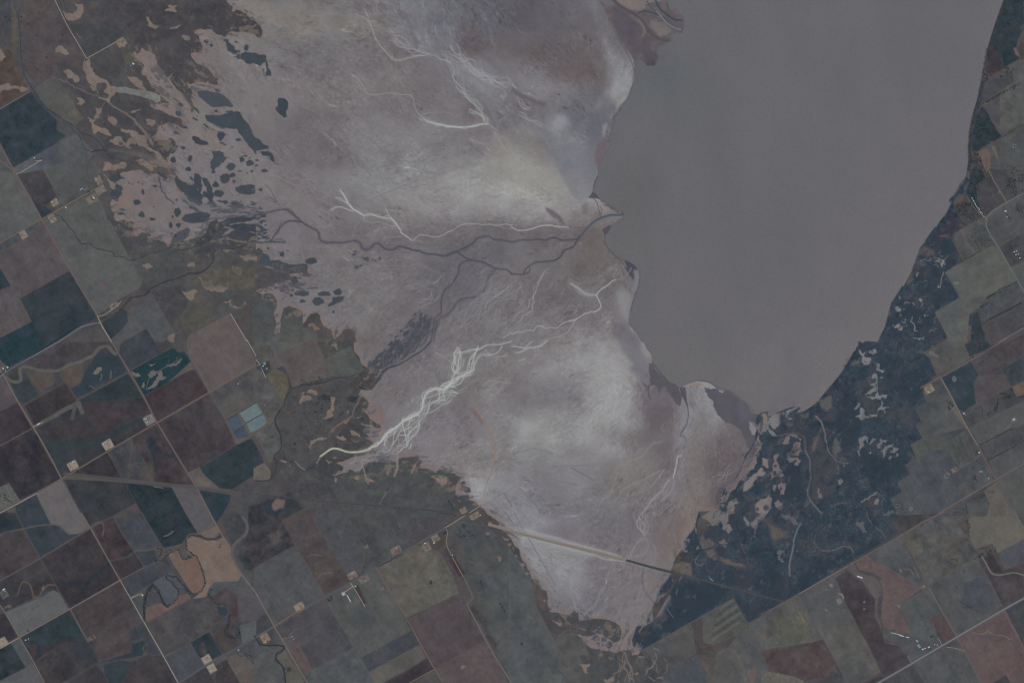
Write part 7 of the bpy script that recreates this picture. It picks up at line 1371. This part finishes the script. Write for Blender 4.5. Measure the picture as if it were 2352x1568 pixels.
# the closed woods: creek belts, shore thickets and groves that read as one mass
WV, WF, woff = [], [], 0
def wood_tree(x, y, s):
    global woff
    _, _, cv, cf, tv, tf = protos[rs.randint(6)]
    a = rs.rand() * 6.28; ca, sa = math.cos(a), math.sin(a); z = ground_z(x, y)
    for V, F in ((cv, cf), (np.array(tv), tf)):
        v = V * s; WV.append(np.stack([v[:, 0] * ca - v[:, 1] * sa + x, v[:, 0] * sa + v[:, 1] * ca + y, v[:, 2] + z], 1))
        WF.extend([tuple(i + woff for i in f) for f in F]); woff += len(V)
def wrow(tile, pts, sp=7, jit=6, s=.85):
    for x, y in rowpts(tile, pts, sp, jit): wood_tree(x, y, s * (.6 + .7 * rs.rand()))
def wpoly(tile, pts, dens, s=.9):
    """dens: trees per 100x100 tile units"""
    p = P(tile, pts); x0, y0 = p.min(0); x1, y1 = p.max(0); n = int((x1 - x0) * (y1 - y0) / 118.6 * dens)
    q = np.roll(p, -1, 0)
    sd = rs.randint(99)
    for _ in range(n):
        x, y = x0 + rs.rand() * (x1 - x0), y0 + rs.rand() * (y1 - y0); c = False
        for (ax, ay), (bx, by) in zip(p, q):
            if (ay > y) != (by > y) and x < (bx - ax) * (y - ay) / (by - ay) + ax: c = not c
        if not c: continue
        if float(fbm(np.array([x]), np.array([y]), 4, 2, sd)[0]) < -.12: continue
        wood_tree((x - 512) * U, -(y - 341) * U, s * (.6 + .7 * rs.rand()))
wrow('03', '1325 990 1318 860 1345 720 1400 650 1460 710 1480 790 1530 862 1590 830 1630 780 1642 700 1600 670 1575 630 1520 600 1530 572 1620 590 1680 660 1735 740 1800 745 1850 715 1885 650 1870 570 1840 490 1810 400 1760 375 1720 340 1705 250 1750 205 1850 215 1910 245 1980 240 2020 215', 5, 4, .8)
wrow('03', '1325 980 1320 860 1350 740 1400 670 1460 730 1490 820 1540 865', 5, 8, .9); wrow('03', '1430 440 1500 430 1560 365 1640 338 1668 405 1690 430 1750 405', 7, 5); wrow('03', '1430 320 1475 330 1475 390 1430 420', 6, 10); wrow('03', '1540 350 1600 320', 8, 8)
wrow('03', '1945 690 1922 750 1950 800 2000 865 2050 820 2085 860', 6, 7); wrow('03', '2108 930 2095 1010 2070 1080 2085 1140 2160 1150 2200 1100 2175 1045', 4, 12); wrow('03', '2170 1270 2210 1310 2280 1300 2330 1340', 9, 9); wrow('03', '2035 260 2015 320', 8, 4); wrow('03', '1110 630 1160 720 1260 920', 12, 3, .5)
wrow('12', '370 380 450 370 560 345 640 340', 6, 22, .7); wrow('12', '250 580 180 680 165 740 235 880', 9, 9, .6); wrow('12', '100 180 130 240', 7, 2); wrow('12', '40 215 85 290', 6, 2); wpoly('12', '560 480 680 470 690 560 560 560', 50, .6); wpoly('12', '1000 1140 1100 1100 1080 1130 1010 1190', 120, .7); wpoly('12', '840 510 930 500 920 560 860 560', 110, .7); wrow('12', '300 665 400 620 520 545', 7, 3, .5); wrow('12', '390 820 440 890 520 860 590 790 590 740 560 730 600 690', 6, 3, .5)
wpoly('12', '280 780 420 770 430 950 260 960', 14, .45); wpoly('12', '180 600 300 620 280 740 180 760', 14, .45); wrow('12', '1760 1440 1780 1480 1810 1530', 5, 6, .8); wpoly('12', '1240 1350 1310 1400 1290 1430 1230 1380', 50, .5); wrow('12', '660 1320 700 1380 740 1470', 12, 12, .6); wpoly('12', '400 1240 640 1200 620 1330 420 1330', 10, .7); wrow('12', '50 1395 250 1430 460 1440', 16, 6, .6); wrow('12', '1160 1520 1500 1540 1800 1566', 11, 6, .55)
wpoly('13', '1850 100 1900 95 1990 190 2000 230 1940 210 1880 240 1850 160', 75, .7); wrow('13', '960 240 1010 310', 8, 5, .7); wrow('13', '1010 280 1180 230 1260 190', 14, 8, .6); wrow('13', '1070 420 1150 470', 7, 8, .7); wrow('13', '980 540 990 480 1020 400', 8, 8, .6); wpoly('13', '780 150 830 150 820 210 790 250', 55, .7); wpoly('13', '640 770 700 755 700 800 660 815', 120, .8); wrow('13', '-10 1130 10 1170 30 1210 90 1220 150 1215 260 1225 250 1260 190 1295 175 1345 230 1390 260 1440 270 1568', 5, 5, .7); wpoly('13', '250 1400 330 1400 320 1470 260 1490', 100, .8)
wrow('13', '890 130 930 220 960 270', 12, 5, .6); wpoly('13', '1640 20 1840 40 1700 80', 12, .7); wpoly('13', '2050 610 2090 640 2080 690 2055 670', 110, .7); wrow('13', '2230 810 2260 860 2280 910', 6, 5, .8); wpoly('13', '1920 400 1990 420 1990 500 1930 480', 22, .7); wrow('13', '2010 740 2090 690', 12, 4, .5); wpoly('13', '200 1480 250 1470 250 1560 200 1568', 50, .7)
wpoly('30', '2190 0 2351 0 2351 200 2200 330 2110 400 2060 380 2120 150', 26, .8); wpoly('30', '1990 620 2030 700 2000 760 1975 750', 80, .8); wpoly('30', '2080 640 2200 600 2240 660 2160 720 2100 700', 40, .8); wpoly('30', '1950 990 1990 980 2060 1110 2140 1250 1930 1385 1875 1390 1890 1150', 60, .85); wrow('30', '2015 430 1990 560 1955 750 1920 940 1880 1080 1855 1250 1850 1400 1845 1550', 5, 7, .7)
wpoly('30', '1870 1390 1930 1400 2030 1568 1850 1568', 80, .85); wpoly('30', '2230 1530 2290 1500 2320 1568 2240 1568', 35, .8)
wpoly('31', '1855 0 1970 0 1990 60 1930 130 1915 250 1860 290 1810 200 1850 90', 100, .85); wpoly('31', '1740 300 1850 270 1940 440 1800 500 1720 400', 60, .8); wrow('31', '1850 290 1990 390', 7, 5, .7); wpoly('31', '2190 80 2351 20 2351 170 2190 270', 62, .8); wpoly('31', '2080 0 2351 0 2200 100 2100 60', 14, .7); wpoly('31', '1860 490 1980 470 2060 640 1950 720', 26, .6); wrow('31', '1870 600 1950 725', 7, 4, .7); wpoly('31', '2270 270 2351 250 2351 400 2280 380', 50, .7); wrow('31', '2150 320 2200 400 2230 450', 12, 8, .7)
wpoly('31', '2000 70 2060 100 2080 220 2020 140', 16, .7); wpoly('31', '2200 680 2351 660 2351 800 2240 860 2220 780', 40, .7); wpoly('31', '2110 1110 2200 1070 2230 1130 2140 1170', 80, .6); wpoly('31', '1995 1260 2060 1240 2095 1310 2010 1330', 80, .6); wrow('31', '1940 1255 2030 1205', 5, 7, .8); wpoly('31', '1880 1300 1930 1300 1950 1400 1900 1410', 60, .6); wpoly('31', '1900 1420 1960 1420 1995 1568 1880 1568', 70, .7); wrow('31', '1920 1270 1960 1400', 7, 4, .6); wpoly('31', '2200 1520 2300 1410 2351 1380 2351 1440 2260 1510', 45, .7)
wrow('31', '1660 270 1700 330 1640 390', 6, 10, .8); wpoly('31', '1500 560 1650 380 1680 400 1540 580 1480 650', 40, .6); wpoly('31', '1240 1050 1300 1060 1250 1200 1170 1180', 35, .7); wrow('31', '1740 860 1800 820 1900 765 1950 730', 9, 4, .7); wrow('31', '1625 925 1700 880', 12, 4, .6); wpoly('31', '1320 880 1380 830 1400 920 1310 1010', 30, .6)
wrow('32', '690 240 740 160 790 100 830 40', 5, 10, .8); wrow('32', '460 545 560 450 690 260', 7, 14, .65); wrow('32', '140 670 110 760 200 800', 9, 10, .6); wrow('32', '280 690 300 720 400 600 460 560', 6, 12, .7)
wpoly('32', '1820 30 1990 0 2040 40 1900 110 1850 130', 70, .8); wrow('32', '1840 160 2000 80 2190 0', 10, 4, .6); wrow('32', '1600 320 1700 250 1840 170', 16, 4, .6); wpoly('32', '1640 560 1680 540 1710 600 1690 650 1650 610', 110, .8); wpoly('32', '2130 470 2240 420 2270 490 2120 560 2100 640 1980 690 2000 660 2080 600', 120, .85); wpoly('32', '2280 510 2351 480 2351 500', 90, .8); wpoly('32', '1840 650 1900 640 1930 700 1900 760 1860 770', 50, .7); wrow('32', '1760 610 1850 560', 7, 4, .6); wrow('32', '1890 620 1960 590 1970 690', 7, 4, .7)
wpoly('32', '2160 260 2240 200 2290 260 2230 380', 55, .6); wpoly('32', '1890 160 1980 160 1970 210 1900 220', 60, .7); wpoly('32', '1820 1090 1880 1060 1900 1180 1925 1270 1880 1290 1830 1200', 60, .8); wpoly('32', '1900 1080 2010 1130 2010 1200 1980 1200', 70, .7); wpoly('32', '1910 990 1940 985 1945 1030 1910 1030', 120, .8); wpoly('32', '1990 1350 2090 1350 2080 1390 2020 1380 1930 1470 1880 1480 1920 1390', 60, .7); wpoly('32', '1690 1490 1830 1450 1850 1568 1700 1568', 45, .7); wpoly('32', '2040 1250 2065 1250 2065 1220', 100, .7); wrow('32', '1790 1120 1950 1040', 9, 3, .6)
wpoly('33', '1680 0 1790 0 1850 -20 1800 60 1720 50', 50, .7); wrow('33', '1815 60 1850 110 1840 180', 5, 8, .8); wrow('33', '1820 230 1850 300', 8, 5, .6); wpoly('33', '1890 400 2090 310 2095 360 1960 410 1900 430', 110, .85); wpoly('33', '1640 440 1780 390 1880 370 1830 400 1750 430 1700 500', 60, .7); wpoly('33', '1740 530 1800 510 1830 580 1760 560', 90, .7); wpoly('33', '1390 110 1420 100 1445 125 1410 130', 110, .8); wrow('33', '730 480 800 440', 7, 10, .8); wpoly('33', '2250 470 2351 430 2351 450', 60, .7)
wrow('33', '1700 770 1740 820 1850 860 1920 900', 10, 8, .6); wpoly('33', '1700 1000 1750 1000 1770 1060 1720 1040', 45, .7); wrow('33', '600 550 750 470', 9, 5, .5); wrow('33', '1020 620 1050 720 1010 850 1035 980 1055 1080', 13, 7, .55); wpoly('33', '1480 1115 1530 1110 1530 1160 1480 1150', 60, .6); wrow('33', '1690 1200 1710 1190', 6, 5, .7); wrow('33', '1770 1480 1870 1410', 9, 5, .6); wpoly('33', '1660 1510 1710 1520 1700 1540', 60, .6); wrow('33', '1130 1075 1170 1080', 7, 4, .7)
wpoly('23', '1650 1000 1740 970 1750 1100 1710 1230 1680 1200 1700 1100', 26, .6); wpoly('23', '1700 1230 1830 1230 1880 1310 1840 1420 1820 1568 1790 1568 1810 1440 1750 1330 1690 1290', 50, .6); wpoly('23', '60 1180 110 1190 110 1220 70 1220', 90, .7); wrow('23', '0 970 50 960', 8, 6, .6); wrow('23', '135 1350 150 1390', 6, 6, .7); wpoly('02', '0 1370 80 1370 110 1480 20 1560', 14, .7); wrow('02', '20 1390 70 1450 110 1480', 6, 9, .8); wrow('02', '90 240 0 290', 12, 3, .5); wrow('02', '650 1220 900 1245 1150 1270', 18, 6, .6); wrow('02', '1200 900 1250 880', 9, 6, .6)
wv = np.vstack(WV)
me = bpy.data.meshes.new('woodland'); me.from_pydata(wv.tolist(), [], WF); me.materials.append(M_leaf[0]); me.update()
o = bpy.data.objects.new('woodland', me); col.objects.link(o); tagged(o, 'dark green woods, thickets and hedges spread over the farmland and shore', 'woodland', kind='stuff')

# ---------------------------------------------------------------- buildings
ROOFS = {'white': plain('white_metal_roof', (.58, .59, .58), .5, .05, 3), 'pale': plain('weathered_roof', (.46, .46, .44), .7, .1, 3), 'grey': plain('grey_metal_roof', (.28, .30, .33), .5, .1, 3),
         'dark': plain('dark_shingle_roof', (.035, .045, .06), .9, .2, 2), 'blue': plain('blue_grey_roof', (.20, .28, .34), .5, .08, 3), 'tan': plain('rust_roof', (.42, .30, .22), .8, .15, 3)}
WALLS = {'white': plain('painted_siding', (.62, .62, .60), .8, .06, 1), 'grey': plain('metal_siding', (.36, .37, .38), .6, .08, 1)}
M_door = plain('door_paint', (.12, .12, .13), .7, .1, 1); M_glass = plain('window_glass', (.04, .05, .06), .15, .05, 1)
def boxmesh(name, x0, x1, y0, y1, z0, z1, mat):
    V = [(x, y, z) for x in (x0, x1) for y in (y0, y1) for z in (z0, z1)]
    return mk(name, V, [(0, 1, 3, 2), (4, 6, 7, 5), (0, 4, 5, 1), (2, 3, 7, 6), (1, 5, 7, 3), (0, 2, 6, 4)], mat)
def building(kind, tile, cx, cy, L, Wd, rot, roof, label, h=4.0, group=None):
    c = P(tile, '%f %f' % (cx, cy))[0]; x, y = (c[0] - 512) * U, -(c[1] - 341) * U
    a = -(GA + math.radians(rot)); L *= 1.468; Wd *= 1.468
    e = bpy.data.objects.new(kind, None); col.objects.link(e); e.location = (x, y, ground_z(x, y) - .05); e.rotation_euler = (0, 0, a)
    tagged(e, label, kind.replace('_', ' '), group)
    hx, hy = L / 2, Wd / 2; rise = Wd * .16
    wm = WALLS['white' if roof in ('white', 'pale') else 'grey']
    V = [(-hx, -hy, 0), (hx, -hy, 0), (hx, hy, 0), (-hx, hy, 0), (-hx, -hy, h), (hx, -hy, h), (hx, hy, h), (-hx, hy, h), (-hx, 0, h + rise), (hx, 0, h + rise)]
    parts = [('wall', mk('wall', V, [(0, 1, 5, 4), (2, 3, 7, 6), (1, 2, 6, 9, 5), (3, 0, 4, 8, 7)], wm))]
    o_, tk = .6, .25; rx = hx + o_; ry = hy + o_; ze = h - rise * o_ / hy
    V = [(-rx, -ry, ze), (rx, -ry, ze), (rx, 0, h + rise), (-rx, 0, h + rise), (rx, ry, ze), (-rx, ry, ze)]
    V = V + [(a_, b_, c_ + tk) for a_, b_, c_ in V]
    parts.append(('roof', mk('roof', V, [(6, 7, 8, 9), (9, 8, 10, 11), (0, 3, 2, 1), (3, 5, 4, 2), (0, 1, 7, 6), (5, 11, 10, 4), (1, 2, 8, 7), (2, 4, 10, 8), (0, 6, 9, 3), (3, 9, 11, 5)], ROOFS[roof])))
    parts.append(('door', boxmesh('door', hx, hx + .08, -hy * .4, hy * .4, 0, h * .8, M_door)))
    nwin = max(2, int(L / 9))
    for k in range(min(nwin, 6)):
        u = -hx + (k + 1) * L / (min(nwin, 6) + 1)
        parts.append(('window', boxmesh('window', u - .8, u + .8, -hy - .07, -hy, 1.1, 2.3, M_glass)))
    for nm, me in parts:
        o = bpy.data.objects.new(nm, me); col.objects.link(o); o.parent = e
    return e
B = building
B('shed', '00', 1225, 585, 20, 14, 60, 'white', 'bright white metal shed alone in the upper left range below the fenced well site')
B('shed', '00', 1200, 598, 14, 6, 0, 'grey', 'long grey shed just left of the bright white shed on the upper left range', 3)
B('shed', '00', 1140, 421, 9, 6, 0, 'white', 'tiny white shed at the lower edge of the pale fenced well site, upper left', 3)
B('house', '00', 317, 1447, 9, 9, 0, 'white', 'small white house left of the looping pale driveway under the dark field')
B('house', '00', 378, 1453, 13, 11, 0, 'dark', 'dark roofed farmhouse at the end of the looping pale driveway')
B('shed', '00', 378, 1471, 9, 7, 0, 'white', 'small white shed where the pale driveway ends, below the dark roofed house', 3)
B('barn', '01', 750, 168, 32, 15, 0, 'blue', 'long blue grey barn at left end of the farmyard above the dirt road')
B('house', '01', 782, 172, 12, 9, 0, 'tan', 'rust roofed house beside the long blue grey barn')
B('barn', '01', 815, 187, 26, 12, 0, 'dark', 'dark roofed barn closest to the dirt road in the farmyard with the blue grey barn', 5)
B('shed', '01', 800, 160, 10, 8, 0, 'tan', 'small rusty shed between the dark barn and the field, top of the farmyard', 3)
B('shed', '01', 862, 246, 22, 13, 60, 'white', 'white roofed shed on the tan pad south of the farmyard road', 4)
B('shed', '01', 868, 240, 24, 9, 60, 'dark', 'dark lean roofed shed hugging the white shed on the tan pad', 3)
B('shed', '01', 605, 335, 14, 10, 60, 'white', 'single white shed just below the dirt road in the olive field', 4)
B('shed', '01', 478, 284, 18, 5, 0, 'white', 'narrow white tank shed at the corner of the well pad above the road crossing', 3)
B('shed', '01', 520, 262, 8, 6, 0, 'white', 'tiny white hut on the far corner of the well pad above the road crossing', 3)
B('shed', '01', 480, 466, 9, 7, 0, 'white', 'tiny white hut at the bottom of the well pad below the road crossing', 3)
B('shed', '01', 243, 603, 10, 6, 0, 'pale', 'small pale hut on the right edge of the leftmost tan well pad', 3)
B('shed', '01', 952, 142, 12, 7, 0, 'grey', 'grey hut at the top of the grey square yard by the farm road', 3)
B('shed', '01', 882, 70, 14, 5, 60, 'pale', 'narrow pale shed on the left side of the uppermost tan yard by the farm road', 3)
B('house', '02', 70, 232, 16, 12, 60, 'white', 'white roofed house at the right of the farmyard on the left frame edge')
B('shed', '02', 30, 243, 16, 9, 60, 'white', 'long white shed in the middle of the farmyard on the left frame edge')
B('shed', '02', 52, 264, 10, 8, 0, 'grey', 'grey shed lowest in the farmyard on the left frame edge', 3)
B('barn', '02', 355, 753, 26, 11, 0, 'white', 'white barn where the grassy airstrip meets the section road')
B('shed', '02', 950, 936, 9, 8, 60, 'white', 'small white tank hut on the left corner of the middle square well pad', 3)
B('shed', '02', 1025, 967, 26, 6, 0, 'grey', 'low grey shed along the lower edge of the middle square well pad', 3)
B('shed', '02', 670, 1102, 15, 7, 0, 'white', 'white shed at the top corner of the square well pad next to the diagonal highway', 3)
for k, (a, b, l) in enumerate(((1388, 688, 'grey tank shed at the top of the grey square compound by the crossroads'), (1345, 709, 'pale tank hut at the left of the grey square compound by the crossroads'), (1330, 704, 'tiny white hut at the far left corner of the grey square compound'), (1352, 738, 'small white hut low in the grey square compound by the crossroads'))):
    B('shed', '02', a, b, 10 if k else 16, 6, 0, 'white' if k else 'grey', l, 3)
B('shed', '02', 2188, 383, 12, 7, 0, 'pale', 'pale shed in the tiny yard above the four settling ponds', 3)
B('barn', '03', 36, 704, 24, 13, 0, 'white', 'large white barn in the farmyard near the left frame edge, lower left')
B('shed', '03', 46, 722, 12, 8, 0, 'blue', 'small bluish shed just below the large white barn at lower left', 3)
B('house', '03', 1309, 756, 14, 14, 60, 'white', 'white farmhouse at the end of the tree lined lane beside the winding creek')
B('shed', '03', 1222, 772, 14, 4, 0, 'pale', 'narrow pale shed along the lane to the creekside farmhouse', 3)
B('shed', '03', 236, 1168, 13, 10, 0, 'pale', 'left of the two small white sheds in the dark blue field', 3)
B('shed', '03', 262, 1157, 8, 7, 0, 'white', 'right and smaller of the two white sheds in the dark blue field', 3)
B('shed', '03', 1940, 1449, 32, 7, 0, 'pale', 'long low shed at the foot of the lower big pale pad by the highway', 3)
B('barn', '03', 2190, 1260, 18, 18, 60, 'blue', 'square blue grey barn beside the highway near two pale well pads')
B('barn', '12', 80, 199, 22, 24, 60, 'blue', 'blue roofed barn between two short tree rows on the farmstead')
B('house', '12', 66, 221, 12, 8, 0, 'white', 'white roofed house left below the blue roofed barn')
B('shed', '12', 101, 245, 14, 12, 0, 'grey', 'pale grey shed right below the blue roofed barn')
B('shed', '12', 80, 580, 6, 5, 0, 'white', 'tiny white hut right of the settling ponds', 3)
B('barn', '13', 1732, 181, 36, 17, 0, 'dark', 'dark roofed barn by the road near the salt flat corner', 5)
B('shed', '13', 1552, 281, 16, 8, 0, 'white', 'white shed on the pad just below the highway, left of the twin yards', 3)
B('shed', '13', 1636, 278, 15, 8, 0, 'white', 'white shed at the lower edge of the yard between the two lanes', 3)
B('house', '13', 914, 674, 14, 9, 60, 'white', 'small white house where the poultry farm lane leaves the highway')
B('house', '13', 805, 750, 24, 22, 0, 'pale', 'square pale roofed house at the head of the long white poultry barn')
B('poultry_barn', '13', 853, 786, 70, 8, 90, 'white', 'very long narrow bright white barn beside the square pale house', 3.5)
B('shed', '13', 1288, 324, 18, 6, 0, 'pale', 'pale tank shed on the reddish pad above the highway', 3)
B('shed', '13', 88, 1187, 10, 8, 0, 'white', 'white hut at the bottom of the bright orange pad by the wooded creek', 3)
B('barn', '13', 1788, 405, 26, 9, 0, 'dark', 'dark low barn across the pale lane below the salt flat corner', 3.5)
B('shed', '13', 1806, 388, 8, 6, 0, 'white', 'tiny white hut right of the dark low barn on the pale lane', 3)
B('shed', '13', 330, 1137, 14, 6, 0, 'pale', 'pale shed at the end of the short side lane below the crossroads', 3)
B('shed', '13', 348, 1158, 10, 10, 0, 'blue', 'small blue tank shed just below the short side lane', 3)
B('shed', '13', 2062, 22, 8, 6, 0, 'white', 'tiny white hut on the right corner of the pad at the salt flat edge', 3)
B('shed', '13', 885, 552, 26, 5, 0, 'pale', 'narrow pale shed along the top of the pad above the highway kink', 3)
B('shed', '13', 1004, 626, 24, 7, 0, 'grey', 'grey shed inside the looped drive yard right of the highway', 3)
for k, (a, b, l) in enumerate(((1872, 248, 'topmost'), (1890, 276, 'second from the top'), (1903, 303, 'third from the top'), (1914, 322, 'fourth from the top'), (1928, 338, 'fourth from the bottom'), (1942, 352, 'third from the bottom'), (1954, 374, 'second from the bottom'), (1966, 388, 'lowest'))):
    B('mobile_home', '31', a, b, 11, 6, 60 + (k % 3) * 20, 'white', 'white mobile home, %s in the lakeside row' % l, 3, 'mobile homes at the lakeside park')
B('house', '31', 2180, 368, 18, 12, 0, 'white', 'bright white roofed house inside the rounded yard below the paved road')
B('shed', '31', 2192, 380, 10, 8, 0, 'grey', 'grey shed touching the yard of the bright white roofed house', 3)
B('shed', '31', 2120, 195, 13, 5, 0, 'tan', 'orange roofed shed beside the dirt lane down to the paved road', 3)
B('shed', '31', 2194, 423, 8, 6, 0, 'white', 'small white shed under the trees south of the rounded yard', 3)
for k, (a, b, l) in enumerate(((2262, 742, 'upper left'), (2283, 735, 'topmost'), (2276, 768, 'central'), (2300, 762, 'right hand'), (2312, 798, 'lowest'))):
    B('house', '31', a, b, 12, 8, 60 * (k % 2), 'pale' if k % 2 else 'white', '%s pale roofed house of the small hamlet among trees at right' % l, 3.5, 'hamlet houses at the right edge')
B('house', '32', 1798, 655, 16, 9, 0, 'white', 'white roofed house beside the section road under the pale grass strip')
B('shed', '32', 1812, 668, 9, 7, 0, 'grey', 'grey shed beside the white roofed house on the section road', 3)
B('shed', '32', 1480, 461, 13, 7, 0, 'white', 'left white tank shed at the bottom of the tan pad east of the marsh', 3)
B('shed', '32', 1505, 448, 10, 6, 0, 'grey', 'right grey tank shed at the bottom of the tan pad east of the marsh', 3)
B('barn', '32', 1955, 1190, 30, 13, 30, 'blue', 'teal roofed barn below the tree clump near the country crossroads')
B('house', '32', 1940, 1014, 14, 10, 0, 'white', 'white house on the red dirt road at the corner with the tree lined lane')
B('house', '32', 2025, 1250, 10, 8, 0, 'white', 'white house in the curved drive yard by the country crossroads')
B('shed', '32', 2256, 712, 22, 20, 30, 'pale', 'pale roofed shed on the isolated pad in the grey field, far right', 4)
B('poultry_barn', '33', 842, 590, 52, 13, 48, 'white', 'wide white barn beside the creek bend south of the marsh')
B('poultry_barn', '33', 1180, 1113, 105, 6, 44, 'pale', 'longest thin pale barn of the row above the highway farm', 3)
B('poultry_barn', '33', 1226, 1129, 44, 8, 44, 'white', 'short bright white barn at the end of the longest thin barn', 3.5)
B('poultry_barn', '33', 1280, 1142, 32, 7, 44, 'white', 'last bright white barn of the thin barn row, toward the highway', 3.5)
B('shed', '33', 1368, 1176, 26, 9, 75, 'pale', 'pale tilted shed between the thin barn row and the farmstead')
B('barn', '33', 1386, 1224, 36, 24, 85, 'blue', 'big blue grey barn in the highway farmstead')
B('barn', '33', 1420, 1253, 16, 11, 60, 'white', 'left of three bright white roofs in the highway farmstead')
B('barn', '33', 1441, 1245, 12, 8, 0, 'white', 'middle of three bright white roofs in the highway farmstead')
B('barn', '33', 1478, 1233, 20, 9, 0, 'white', 'right and longest of three bright white roofs in the highway farmstead')
B('shed', '33', 1490, 1251, 18, 10, 0, 'dark', 'dark roofed shed beside the drive loop of the highway farmstead')
B('shed', '33', 1530, 1211, 10, 5, 0, 'white', 'left one of two tiny white huts along the highway', 3)
B('shed', '33', 1555, 1214, 8, 6, 0, 'white', 'right one of two tiny white huts along the highway', 3)

# ---------------------------------------------------------------- the air between the ground and the camera
g = 44000.0; me = bpy.data.meshes.new('haze'); z0, z1 = -10.5, CAM_Z + 60
V = [(x, y, z) for x in (-g, g) for y in (-g, g) for z in (z0, z1)]
me.from_pydata(V, [], [(0, 1, 3, 2), (4, 6, 7, 5), (0, 4, 5, 1), (2, 3, 7, 6), (1, 5, 7, 3), (0, 2, 6, 4)])
o = bpy.data.objects.new('haze', me)
m = bpy.data.materials.new('haze_air'); m.use_nodes = True; t = m.node_tree
for n in list(t.nodes):
    if n.type == 'BSDF_PRINCIPLED': t.nodes.remove(n)
pv = t.nodes.new('ShaderNodeVolumePrincipled'); pv.inputs['Color'].default_value = (.36, .64, .97, 1); pv.inputs['Density'].default_value = 2.8e-6; pv.inputs['Anisotropy'].default_value = 0
t.links.new(pv.outputs[0], t.nodes['Material Output'].inputs['Volume'])
me.materials.append(m); col.objects.link(o); tagged(o, kind='stuff')
